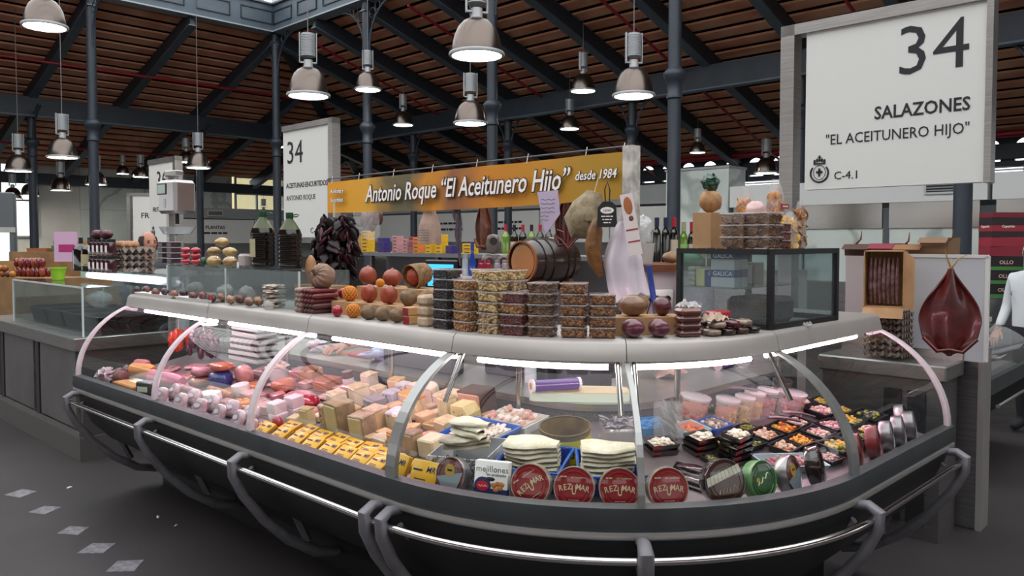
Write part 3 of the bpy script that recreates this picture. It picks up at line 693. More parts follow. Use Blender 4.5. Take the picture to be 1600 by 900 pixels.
b = MB(); b.box(-.12, .0, .66, -.1, .8, 1.06); b.obj('end_panel', pane, t, smooth=False)
NC = t; t.scale = (1, 1, .90)

# ---------------------------------------------------------------- banner
bl, br_ = WY(512, 285, 6.75), WY(984, 236, 4.35)
L = (br_-bl).length; bh = .262
BN = thing('name_banner', 'long orange name banner hung between posts above the stall', 'banner', bl, math.atan2(br_.y-bl.y, br_.x-bl.x), ry=-math.asin((br_.z-bl.z)/L))
bm = M('banner_print', '#d99a1c', .6, var=0); nt = bm.node_tree; bs = nt.nodes['Principled BSDF']
tc = nt.nodes.new('ShaderNodeTexCoord'); sp = nt.nodes.new('ShaderNodeSeparateXYZ'); mr = nt.nodes.new('ShaderNodeMath'); mr.operation = 'DIVIDE'; mr.inputs[1].default_value = L
ns = nt.nodes.new('ShaderNodeTexNoise'); ns.inputs['Scale'].default_value = 4; ad = nt.nodes.new('ShaderNodeMath'); ad.operation = 'MULTIPLY_ADD'; ad.inputs[1].default_value = .14
rp = nt.nodes.new('ShaderNodeValToRGB'); els = rp.color_ramp.elements
for pos, c in [(.07, '#e0981a'), (.26, '#d9a02c'), (.36, '#6d5f3e'), (.44, '#5d5a44'), (.52, '#d08a1e'), (.6, '#8a5636'), (.72, '#c8801e'), (.86, '#bf861c'), (.97, '#a8801e')]:
    e = els.new(pos); e.color = (*hx(c), 1)
els[0].color = els[1].color; els[len(els)-1].color = (*hx('#a8801e'), 1)
nt.links.new(tc.outputs['Object'], sp.inputs[0]); nt.links.new(tc.outputs['Object'], ns.inputs[0]); nt.links.new(sp.outputs[0], mr.inputs[0])
nt.links.new(ns.outputs[0], ad.inputs[0]); nt.links.new(mr.outputs[0], ad.inputs[2]); nt.links.new(ad.outputs[0], rp.inputs[0]); nt.links.new(rp.outputs[0], bs.inputs['Base Color'])
b = MB(); b.sheet(lambda u, v: (u*L, .012*math.sin(u*19)+.006*math.sin(u*47), -bh*(1-v)-.02*math.sin(math.pi*u)*(1-v)), 40, 4, thick=.003); b.obj('banner_sheet', bm, BN)
outl = M('outline_ink', '#3a3528', .6)
wtxt = M('banner_white', '#f3ecea', .6)
for s_, sz, x, z, al in [('Antonio Roque “El Aceitunero Hijo”', .185, 1.80, -.135, 'CENTER'), ('desde 1984', .075, 3.16, -.12, 'CENTER'), ('Aceitunas y', .05, .2, -.085, 'CENTER'), ('Encurtidos', .05, .2, -.16, 'CENTER')]:
    sq = .80 if sz > .1 else .9
    text(s_, sz, outl, BN, T(x*L/3.4, -.022, z) @ FRONT, name='lettering_outline', shear=.25, bold=.05, ext=.0006, squeeze=sq)
    text(s_, sz, wtxt, BN, T(x*L/3.4, -.026, z) @ FRONT, shear=.25, bold=.012, ext=.0006, squeeze=sq)
for u in (.02, .15, .3, .45, .6, .75, .9, .985):
    b = MB(); b.tube([(u*L, 0, -.01), (u*L+.01, .005, .05)], .003, 5); b.obj('tie', paper, BN)
for nm, lb, p, zt, r_ in [('banner_post', 'rough whitewashed post at the right end of the banner', br_, br_.z+.03, .035), ('banner_post', 'slim grey post at the left end of the banner', bl, bl.z+.03, .03)]:
    b = MB(); n = 14
    if r_ > .03: b.box(-r_, -.02, 0, r_, .05, zt)
    else: b.cyl((-.03, .04, 0), (-.03, .04, zt), .022, None, 10)
    place(tag(b.obj(nm, M('plastered', '#b7b3ab', .8, var=.3, scale=18) if r_ > .03 else steel_d), lb, 'post'), (p.x+(0 if r_ > .03 else 0), p.y, 0), R(-46))
b = MB(); rp0 = [Vector((bl.x, bl.y, bl.z+.03)), Vector((br_.x, br_.y, br_.z+.03))]; b.tube([rp0[0]+(rp0[1]-rp0[0])*i/10+Vector((0, .01, 0)) for i in range(11)], .006, 6)
o = b.obj('support_wire', M('wire', '#4a4a4c', .5)); o.parent = BN; bpy.context.view_layer.update(); o.matrix_parent_inverse = BN.matrix_world.inverted()
# ================================================================ GOODS INSIDE THE CASE
def s_at(px, d, z):
    lo, hi = S0-.5, S1+.5
    def PX(s):
        p, h = path(s, d); f = p.y*math.cos(PITCH)-(z-EYE)*math.sin(PITCH); return 800+F_PX*p.x/f
    for _ in range(40):
        m = (lo+hi)/2
        if PX(m) < px: lo = m
        else: hi = m
    return (lo+hi)/2
def on_path(px, d, z=None):
    zz = zdeck(d) if z is None else z; s = s_at(px, d, zz); p, h = path(s, d); return Vector((p.x, p.y, zz)), h
def pxm(n, p): return n*p.y/F_PX            # pixels to metres at the depth of p
# ---- round tins leaning on the front glass
def round_tin(name, label, px, r, face, side, style, group=None, lean=R(14), d=.085, th=.042, turn=0, tilt=0):
    p, h = on_path(px, d, .718)
    t = thing(name, label, 'tin', (p.x, p.y, p.z+.0), h+turn, group, rx=-lean)
    c = T(0, 0, r*math.cos(0)) @ Matrix.Rotation(math.pi/2, 4, 'X')
    b = MB(); b.lathe([(r*.98, -th), (r, -th+.003), (r, -.004), (r*.985, 0), (r*.95, 0), (r*.93, -.004)], 40, side, c, cap=True); b.obj('can_body', None, t)
    b = MB(); pr = [(r*.945, -.003), (r*.80, -.002), (r*.78, .0005), (r*.74, .0005), (r*.72, -.002), (r*.64, -.002), (r*.62, .0), (r*.0, .0)]
    b.lathe(pr, 40, face, c, cap=False); lid = b.obj('lid', None, t)
    q = c @ Matrix.Rotation(tilt, 4, 'Z')
    if style == 'rez':
        gold = M('tin_gold', '#d9c9a0', .35, .3)
        for i, ch in enumerate('REZUMAR'):
            u = (i-3)/3; s_ = r*(.44 if ch == 'U' else .27)
            text(ch, s_*1.42, gold, lid, q @ T(u*r*.64, (-.13*r if ch == 'U' else .04*r-.10*r*u*u), .0012, rz=-u*.22), ext=.0004, bold=.01, squeeze=.55 if ch == 'U' else .85)
        text('del Cantábrico', r*.125, gold, lid, q @ T(r*.22, r*.48, .0012), ext=.0003); fine_print(lid, r*.42, r*.09, q @ T(-r*.45, r*.50, .0012), gold, 3)
        fine_print(lid, r*.5, r*.045, q @ T(0, -r*.58, .0012), gold, 4)
    elif style == 'piano':
        b = MB(); n = 9
        for i in range(n):
            u = -.95+1.9*i/n; v = u+1.75/n; hh = lambda w_: .0
            b.add([(u*r*.95, r*(.12+.10*u), .001), (v*r*.95, r*(.12+.10*v), .001), (v*r*.9, r*(.48+.1*v), .001), (u*r*.9, r*(.48+.1*u), .001)], [(0, 1, 2, 3)], mx=q)
        b.obj('striped_band', M('ivory_print', '#c9c2b2', .4), lid, smooth=False)
        b = MB(); b.tube([q @ Vector((-.45*r+.09*r*i, -.38*r+(.13*r if i % 2 else -.05*r), .001)) for i in range(11)], .0016, 4); b.obj('scribble_print', M('tin_gold', '#d9c9a0', .35, .3), lid)
    elif style == 'oval':
        b = MB(); b.lathe([(.0, .0012), (r*.34, .0012), (r*.34, .0)], 24, M('label_gold', '#b08c3c', .4), q @ T(-.05*r, .25*r), cap=False)
        b.box(-.2*r, .2*r, .0013, .12*r, .3*r, .0018, ink, q); b.obj('badge', None, lid)
        b = MB(); b.add([(-.9*r, -.2*r, .001), (.85*r, .25*r, .001), (.55*r, -.72*r, .001), (-.4*r, -.82*r, .001)], [(0, 1, 2, 3)], mx=q); b.obj('silver_print', M('silver_print', '#8e99a2', .35, .4), lid, smooth=False)
    elif style == 'script':
        b = MB(); b.tube([q @ Vector((-.45*r+.1*r*i, .1*r*math.sin(i*1.9)+.06*r*i-.2*r, .001)) for i in range(10)], .002, 4); b.obj('script_print', M('pale_print', '#c8d4b8', .4), lid)
        b = MB(); b.lathe([(.0, .0012), (r*.13, .0012)], 16, None, q @ T(-.42*r, .05*r), cap=False); b.obj('badge', M('label_gold', '#b08c3c', .4), lid)
    elif style == 'rings':
        b = MB()
        for k in (.3, .45, .6): b.tube([q @ Vector((k*r*math.cos(u), k*r*math.sin(u), .001)) for u in [i*2*math.pi/24 for i in range(25)]], .0012, 4)
        b.obj('embossed_rings', face, lid)
    return t
rez = M('tin_red', '#8e1a22', .3, .2, coat=.4); rezs = M('tin_red_side', '#c1b0a0', .3, .7)
dk = M('tin_dark', '#221413', .2, coat=.6); br = M('tin_brown', '#4a2218', .25, coat=.5, col2='#381a14', scale=20); grn = M('tin_green', '#2f5c2a', .25, coat=.5, col2='#22441f', scale=20)
gsil = M('tin_silver', '#9a9698', .3, .8); wine = M('tin_wine', '#7c2a2c', .35, coat=.3); dkr = M('tin_print_red', '#6d2a1e', .3, coat=.4, col2='#532018', scale=30)
for i, (px, tl) in enumerate([(826, R(38)), (892, 0), (961, 0), (1047, 0)]):
    round_tin('fish_tin', ['round red tin with tilted gold lettering beside the mussel box', 'round red tin with gold arched lettering standing in front of the blue cod trays', 'round red tin with gold arched lettering standing in front of the blue cod trays', 'round red tin with gold arched lettering standing in front of the black vacuum packs'][i], px, .068, rez, rezs, 'rez', 'red tins by the front glass', tilt=tl)
round_tin('fish_tin', 'round dark tin with gold oval badge beside the mussel box', 699, .062, dkr, gsil, 'oval')
round_tin('fish_tin', 'large brown tin with ivory piano key stripes', 1138, .076, br, dk, 'piano', tilt=R(12))
round_tin('fish_tin', 'round green tin with handwritten style print', 1196, .066, grn, M('tin_green_side', '#5d8a52', .3), 'script', turn=R(8))
round_tin('fish_tin', 'round silver sided tin with brown and gold badge beside the green tin', 1243, .066, dkr, gsil, 'oval', turn=R(18))
round_tin('fish_tin', 'black tin with shiny dark lid beside the right corner mullion', 1290, .070, dk, dk, 'rings', turn=R(20))
for i, px in enumerate([1349, 1377]): round_tin('fish_tin', 'plain wine red tin with pressed rings standing in the right module', px, .064, wine, wine, 'rings', 'wine red tins', turn=R(14), lean=R(10))
for i, px in enumerate([1398, 1416, 1432]): round_tin('fish_tin', 'silver sided tin with pale lid in the row at the right end', px, .062, M('tin_pale', '#8a7c86', .35, .3), gsil, 'rings', 'silver tins at the right end', turn=R(14), lean=R(10))
round_tin('fish_tin', 'dark lidded tin last in the row by the right end pane', 1450, .062, dk, gsil, 'rings', turn=R(10), d=.10)
# ---- boxes by the glass
yel = M('yellow_pack', '#d9a511', .45, coat=.3); navy = M('navy_print', '#1f2455', .5); tan = M('tan_pack', '#c78b40', .5)
def yellow_pack(px, d, label, tilt=R(62), m=None, sc=1.0, z=None, turn=0):
    p, h = on_path(px, d, z); t = thing('yellow_pack', label, 'pack', p, h+turn, 'yellow packs along the front', rx=-(math.pi/2-tilt) if False else 0)
    X = T(0, 0, .0, rx=-tilt); w_, hh, th = .098*sc, .078*sc, .020
    b = MB(); b.rbox(-w_/2, 0, 0, w_/2, th, hh, .003, m or yel, X); k = b.obj('carton', None, t)
    q = X @ T(0, -.0006, 0) @ FRONT
    text('MR', .024*sc, navy, k, q @ T(.024*sc, hh*.68, 0), shear=.2, bold=.01, ext=.0003)
    b = MB()
    for j in range(3): b.box(-.03*sc, .012*sc+j*.007, 0, .022*sc-.006*j, .0145*sc+j*.007, .0005, navy, q)
    b.box(-.04*sc, hh*.6, 0, -.006*sc, hh*.6+.006, .0005, navy, q); b.obj('print', None, k, smooth=False)
for i in range(9): yellow_pack(402+25*i, .085, 'flat yellow pack lying along the front glass below the cheeses', R(58), sc=1.0, turn=R(random.uniform(-6, 6)))
for i in range(8): yellow_pack(418+23.5*i, .165, 'flat yellow pack in the second row below the cheeses', R(70), z=.735, turn=R(random.uniform(-8, 8)))
yellow_pack(612, .085, 'upright yellow pack leaning left of the steel mullion', R(25), sc=1.25, turn=R(-8)); yellow_pack(664, .085, 'upright yellow pack leaning beside the dark round tin', R(22), sc=1.25, turn=R(4))
p, h = on_path(765, .10); t = thing('mussel_box', 'white box of mejillones in escabeche leaning on the front glass', 'box', p, h+R(6), rx=-R(10))
b = MB(); b.rbox(-.06, 0, 0, .06, .04, .125, .002, paper); b.box(-.0605, -.0008, 0, .0605, .02, .034, navy); k = b.obj('carton', None, t)
text('mejillones', .029, M('grey_ink', '#4a4a52', .5), k, T(.004, -.001, .098) @ FRONT, ext=.0003); text('en escabeche', .013, M('grey_ink', '#4a4a52', .5), k, T(.02, -.001, .081) @ FRONT, ext=.0003)
b = MB(); c = T(-.028, -.001, .042) @ FRONT; b.lathe([(0, .0008), (.026, .0008), (.03, 0)], 24, navy, c, cap=False); b.lathe([(0, .0012), (.022, .0012)], 20, M('brand_red', '#b8182c', .4), c @ Matrix.Diagonal((1, .75, 1, 1)), cap=False); b.obj('badge', None, k)
b = MB(); b.tube([(-.043+.003*i, -.0026, .042+.003*math.sin(i*1.7)) for i in range(11)], .0007, 4); b.obj('script_print', paper, k)
b = MB()
for i, (x, z) in enumerate([(.012, .046), (.026, .052), (.034, .038), (.02, .032), (.04, .05)]): b.ell((x, -.001, z), (.011, .002, .008), 8, 5, M('mussel_orange', '#b5743e', .5), amp=.3, seed=i)
b.ell((-.002, -.001, .066), (.018, .0015, .007), 10, 5, ink, T(0, 0, 0)); b.obj('mussel_print', None, k)
# ---- cod: open boxes and trays with fillets
def fillet(mb, x, y, z, L, w_, th, m, rz=0, seed=0):
    def f(u, v):
        a = 2*math.pi*v; ww = w_*(.75+.25*math.sin(math.pi*min(1, u*1.3)))*(1-.45*max(0, u-.6)/.4); n = noise.noise(Vector((u*4, v*3, seed*2.1)))
        return (L*(u-.5), ww/2*math.copysign(abs(math.cos(a))**.6, math.cos(a))+.006*math.sin(u*5+seed), th/2*math.copysign(abs(math.sin(a))**.7, math.sin(a))*(1+.25*n)+.004*n)
    mb.sheet(f, 10, 10, m, T(x, y, z, rz=rz)); return mb
codm = M('salt_cod', '#d9d3c0', .7, col2='#c6bda2', scale=25, bump=.4, bscale=90); codd = M('salt_cod_skin', '#a59c86', .6, col2='#cfc8b4', scale=18, bump=.3, bscale=60)
def cod(name, label, pos, h, L, w_, th, m, rz, seed, grp):
    b = MB(); fillet(b, 0, 0, th/2, L, w_, th, m, 0, seed); place(tag(b.obj(name, m), label, 'fish', grp), pos, h+rz)
blue = M('blue_tray', '#173a86', .35, coat=.2); bluel = M('blue_lip', '#2a62b8', .35)
def tray(name, label, p, h, w_, dpt, hh, m, lip=None, fl=.85, cat='tray', group=None, th=.004):
    t = thing(name, label, cat, p, h, group); b = MB()
    def ring(k, z): return [(x*w_/2*k, y*dpt/2*k, z) for x, y in ((-1, -1), (1, -1), (1, 1), (-1, 1))]
    ki = 1-2*th/min(w_, dpt)
    vs = ring(fl, 0)+ring(1, hh)+ring(ki, hh)+ring(fl*ki, th)
    fs = [(0, 3, 2, 1), (12, 13, 14, 15)]
    for a in (0, 4, 8): fs += [(a+i, a+(i+1) % 4, a+4+(i+1) % 4, a+4+i) for i in range(4)]
    b.add(vs, fs); b.obj('tray_body', m, t, smooth=False)
    if lip:
        b = MB(); e = th*1.6; W, Dp = w_/2, dpt/2
        for q in ((-W-e, -Dp-e, W+e, -Dp), (-W-e, Dp, W+e, Dp+e), (-W-e, -Dp, -W, Dp), (W, -Dp, W+e, Dp)): b.box(q[0], q[1], hh-.004, q[2], q[3], hh+.003)
        b.obj('rim', lip, t, smooth=False)
    return t
def fill(par, w_, dpt, z, n, mats, rad, name='filling', seed=0, jit=.5, shape=(1, 1, 1)):
    rnd = random.Random(seed); b = MB()
    b.box(-w_/2, -dpt/2, z-.012, w_/2, dpt/2, z-.004, mats[0])
    for i in range(n):
        r = rad*rnd.uniform(.75, 1.25); x = rnd.uniform(-.5, .5)*w_*.9; y = rnd.uniform(-.5, .5)*dpt*.9
        b.ell((0, 0, 0), (r*shape[0], r*shape[1], r*shape[2]), 7, 5, rnd.choice(mats), T(x, y, z+rnd.uniform(-.3, jit)*r, rz=rnd.uniform(0, 6), ry=rnd.uniform(-.4, .4)))
    return stuff(b.obj(name, None, par))
pt, h = on_path(828, .24, .735); tray('cod_tray', 'blue plastic tray of stacked salt cod behind the tilted red tin', pt, h, .235, .20, .085, blue, bluel)
for k in range(6): cod('cod_fillet', 'pale salt cod fillet stacked in the blue tray behind the tilted tin', pt+Vector((0, 0, .052+.0165*k)), h, .19, .12, .0155, codm if k % 2 else codd, R(random.uniform(-4, 4)), k, 'cod in the left blue tray')
pt, h = on_path(942, .24, .735); tray('cod_tray', 'blue plastic tray of neatly piled salt cod strips beside the corner mullion', pt, h, .225, .22, .085, blue, bluel)
for k in range(6): cod('cod_fillet', 'white salt cod strip piled in the blue tray by the corner mullion', pt+Vector((random.uniform(-.006, .006), 0, .052+.0165*k)), h, .195, .12, .0155, codm, R(random.uniform(-4, 4)), k+9, 'cod in the right blue tray')
b = MB(); b.lathe([(0, .0), (.024, .0)], 20, white, T(.0, -.112, .055) @ FRONT @ Matrix.Diagonal((1, .6, 1, 1)), cap=False); b.lathe([(0, .0006), (.021, .0006)], 20, blue, T(.0, -.112, .055) @ FRONT @ Matrix.Diagonal((1, .55, 1, 1)), cap=False)
place(tag(b.obj('tray_sticker', None, smooth=False), 'small oval white and blue sticker on the cod tray front', 'sticker'), pt, h)
pt, h = on_path(722, .225, .735); t = thing('cod_carton', 'open white carton with slanted black lettering holding salt cod', 'carton', pt, h+R(10))
b = MB(); W, D_, Hh = .23, .2, .10
for q in ((-W/2, -D_/2, 0, W/2, -D_/2+.004, Hh), (-W/2, D_/2-.004, 0, W/2, D_/2, Hh), (-W/2, -D_/2, 0, -W/2+.004, D_/2, Hh), (W/2-.004, -D_/2, 0, W/2, D_/2, Hh), (-W/2, -D_/2, 0, W/2, D_/2, .004)): b.box(*q)
k = b.obj('carton_body', M('carton_white', '#bcc0c2', .6), t, smooth=False)
for i in range(12): text(['ISLANDIA', 'BACALAO'][i % 2], .021, ink, k, T(-.10+.04*(i % 6), -D_/2-.0006, .03+.042*(i//6)+.006*(i % 3)) @ FRONT @ T(rz=R(38)), ext=.0002, bold=.01)
for k_ in range(6): cod('cod_fillet', 'ragged salt cod piece heaped on the lettered carton', pt+Vector((random.uniform(-.02, .02), random.uniform(-.02, .02), .1005+.016*k_)), h, .17, .075, .015, codm if k_ % 2 else codd, R(random.uniform(-30, 30)), k_+20, 'cod heaped on the carton')
pt, h = on_path(752, .50); pt = deck(752, 690)[0]; t = tray('fish_tray', 'shallow bright blue tray of shredded white cod', pt, h, .26, .2, .05, M('blue_bright', '#1d55b4', .35), bluel); fill(t, .21, .15, .05, 70, [codm, M('white_shred', '#e8e4dc', .6)], .012, seed=3, shape=(1.6, .7, .6))
pt, h = deck(800, 668); t = tray('fish_tray', 'white tray of pale fish trimmings behind the anchovy can', pt, h, .26, .16, .04, M('tray_white', '#c9d4da', .4)); fill(t, .22, .13, .045, 60, [codm, M('white_shred', '#e8e4dc', .6), M('pink_bits', '#c99a90', .5)], .014, seed=4, shape=(1.5, .8, .7))
# ---- open anchovy can
pt = deck(884, 712)[0]; t = thing('anchovy_can', 'big open yellow ANCHOAS can with rusty rim', 'can', pt, hd(pt))
r = pxm(40, pt); b = MB(); b.lathe([(r, 0), (r, .115), (r*.97, .115), (r*.96, .03), (0, .03)], 40, M('can_inside', '#8a7440', .45, .4, col2='#5e4a26', scale=14), cap=True); can = b.obj('can_body', None, t)
b = MB(); b.lathe([(r*1.004, .008), (r*1.004, .098)], 40, M('can_yellow', '#cfc619', .4), cap=False); lb = b.obj('paper_label', None, t)
b = MB(); b.lathe([(r, .112), (r*1.03, .114), (r*1.03, .122), (r*.97, .122)], 40, M('rust_rim', '#6d5a34', .5, .5), cap=False); b.obj('rim', None, t)
for i, ch in enumerate('ANCHOAS'):
    a = R(-4+13*i); text(ch, .045, navy, lb, T(r*1.006*math.sin(a), -r*1.006*math.cos(a), .045, rz=a) @ FRONT, bold=.012, ext=.0004)
# ---- cutting board, film roll, worktop bits
def top(px, py, z=.915): return WZ(px, py, z)
pt = top(905, 622, .915); t = thing('cutting_board', 'thick pale green white cutting board with worn wooden top on the worktop', 'cutting board', pt, R(-4))
poly = [(.215*math.copysign(abs(math.cos(u))**.35, math.cos(u)), .085*math.copysign(abs(math.sin(u))**.35, math.sin(u))) for u in [i*2*math.pi/32 for i in range(32)]]
b = MB(); b.prism(poly, 0, .035); b.obj('board', M('board_white', '#c9dccb', .5), t); b = MB(); b.prism([(x*.985, y*.97) for x, y in poly], .035, .040); b.obj('worn_top', M('board_top', '#cdb795', .6, var=.1, scale=10), t)
pt = top(868, 612, .955)+Vector((0, .0, .03)); t = thing('film_roll', 'roll of purple cling film with white core lying on the cutting board', 'film roll', pt, R(18))
b = MB(); b.cyl((-.10, 0, 0), (.10, 0, 0), .026, None, 24); b.obj('film', M('purple_film', '#5b2f86', .25, coat=.6), t)
b = MB(); b.cyl((-.112, 0, 0), (-.10, 0, 0), .030, None, 24, white); b.cyl((-.1125, 0, 0), (-.112, 0, 0), .016, None, 16, card); b.cyl((.10, 0, 0), (.112, 0, 0), .028, None, 24, white); b.obj('end_caps', None, t)
pt = top(829, 598); b = MB(); b.lathe([(.03, 0), (.03, .18), (.027, .18), (.027, .01)], 20); place(tag(b.obj('cup_stack', CLEAR('cup_plastic', '#e8eef2', .35, .2)), 'stack of clear plastic cups standing on the worktop', 'cups'), pt, 0)
def rag(name, label, cat, pt, sx, sy, sz, m, seed=0, rz=0, grp=None):
    b = MB(); b.ell((0, 0, sz*.55), (sx, sy, sz), 18, 12, m, amp=.75, fr=2.6, seed=seed); o = place(tag(b.obj(name, m, ang=85), label, cat, grp), pt, rz); return o
rag('plastic_bag', 'crumpled clear plastic bag with pink meat on the worktop', 'bag', top(1015, 586), .09, .06, .05, M('pink_bag', '#cfa9a0', .3, coat=.7, var=.2, scale=14), 5)
b = MB(); b.ell((0, 0, .04), (.05, .05, .05), 14, 8, bagp, amp=.5, seed=2); place(tag(b.obj('plastic_tub', bagp), 'small clear tub standing upside down on the worktop at right', 'tub'), top(1160, 578))
pt = top(1190, 570)+Vector((0, 0, .03)); t = thing('film_roll', 'roll of purple film with pink end on the right worktop', 'film roll', pt, R(50)); b = MB(); b.cyl((-.12, 0, 0), (.10, 0, 0), .028, None, 24); b.obj('film', M('purple_film', '#5b2f86', .25, coat=.6), t); b = MB(); b.cyl((-.13, 0, 0), (-.12, 0, 0), .030, None, 20); b.obj('end_cap', M('pink_cap', '#d8b8c0', .4), t)
for px, py, w_, d_, hh, m, lb in [(795, 592, .42, .12, .20, 'dark', 'low dark grey equipment box at the back of the worktop behind the cups'), (660, 575, .55, .10, .16, 'dark', 'long dark plastic crate at the back of the worktop behind the cheeses'), (572, 556, .2, .14, .022, 'redb', 'flat red chopping board on the worktop by the hand'), (950, 592, .3, .1, .16, 'dark', 'dark grey plastic bin at the back of the worktop behind the cutting board')]:
    pt = top(px, py); t = thing('worktop_box' if hh > .1 else 'chopping_board', lb, 'crate' if hh > .1 else 'board', pt, hd(pt)); b = MB()
    mm = M('crate_dark', '#2c2a33', .4) if m == 'dark' else M('board_red', '#a3343a', .45)
    b.rbox(-w_/2, -d_/2, 0, w_/2, d_/2, hh, .008); b.obj('body', mm, t, smooth=False)
    if hh > .1: b = MB(); b.rbox(-w_/2-.006, -d_/2-.006, hh-.02, w_/2+.006, d_/2+.006, hh+.002, .004); b.obj('rim', mm, t, smooth=False)
rag('cloth', 'crumpled white cloth under the seller\'s hand', 'cloth', top(495, 549), .06, .045, .03, M('white_cloth', '#d6ced4', .8), 9)
rag('paper_bundle', 'pale blue crumpled paper and plastic on the worktop', 'paper', top(610, 568), .11, .05, .035, M('blue_paper', '#a9b3cf', .6, var=.2, scale=20), 12)
pt = top(550, 553, .917); b = MB(); b.box(-.07, -.006, 0, .07, .006, .012); place(tag(b.obj('knife_handle', M('orange_handle', '#c88a34', .5), smooth=False), 'thin orange stick lying by the red chopping board', 'tool'), pt, R(8))
# ---- cheeses: (centre px, base py, w px, h px, paste, rind, kind)
cream = ('#e2d6b8', '#cbb994'); CH = [
 (583, 604, 23, 24, '#e6dac4', '#d8c7a0', 'b'), (583, 624, 24, 18, '#e0d3bb', '#cdbb93', 'b'), (547, 638, 30, 33, '#ddd4b4', '#c9b88a', 'b'), (651, 608, 23, 25, '#dcc6a0', '#c9a76a', 'b'), (657, 626, 26, 24, '#e3d2b2', '#d39a3a', 't'),
 (626, 624, 22, 25, '#ccc9c4', '#8f98a4', 'v'), (595, 643, 25, 27, '#b9bcc6', '#8d93a4', 'f'), (566, 652, 32, 28, '#8d8a8c', '#6d6a70', 'g'), (643, 658, 28, 36, '#ddc69a', '#c8873a', 't'), (517, 642, 28, 28, '#ded5bd', '#cdbd97', 'b'),
 (484, 692, 40, 50, '#c9bf92', '#8a7a5a', 'r'), (454, 676, 24, 34, '#cdc398', '#ab9a6c', 'b'), (513, 684, 18, 42, '#bfa98c', '#7d6648', 'g'), (541, 694, 36, 42, '#c9bd94', '#9a8870', 'r'), (537, 654, 30, 14, '#d9c7a4', '#c0a878', 'b'), (577, 674, 34, 34, '#cbb48c', '#b09a80', 'b'),
 (612, 674, 34, 30, '#d5cbb0', '#c6c4d0', 'w'), (584, 709, 34, 36, '#d0a878', '#c8813e', 't'), (618, 712, 32, 40, '#b39c80', '#8a7460', 'b'), (628, 690, 26, 20, '#d8bd96', '#c2a070', 'b'), (560, 716, 40, 16, '#cfc2b0', '#b8a890', 'b'),
 (702, 604, 60, 26, '#e0d0ba', '#d3c0a2', 'h'), (700, 620, 50, 20, '#e2d3c0', '#d3c0a2', 'b'), (692, 658, 26, 38, '#cfc79a', '#b0a070', 'b'), (690, 684, 34, 26, '#d5c9a4', '#c0b080', 'b'), (734, 650, 48, 38, '#c79a78', '#4d332a', 'r'), (778, 638, 44, 40, '#d8cc8a', '#c4b468', 's'), (782, 650, 52, 14, '#cdb88c', '#a88a5c', 'b'),
 (478, 600, 30, 22, '#b88a66', '#8a5a3c', 'w'), (500, 612, 36, 16, '#b9795a', '#9a5a40', 'b')]
desc = dict(b='block of pale cheese', t='orange rinded cheese block', v='blue veined cheese block', f='foil wrapped blue cheese', g='grey moulded cheese piece', r='cut cheese with dark rind', w='paper wrapped soft cheese', h='big cream half wheel of cheese', s='yellow holed cheese wedge')
near = ['beside the red wax ball', 'in the back row of the cheese module', 'among the cheeses behind the yellow packs', 'left of the steel mullion', 'right of the steel mullion beside the fish trays']
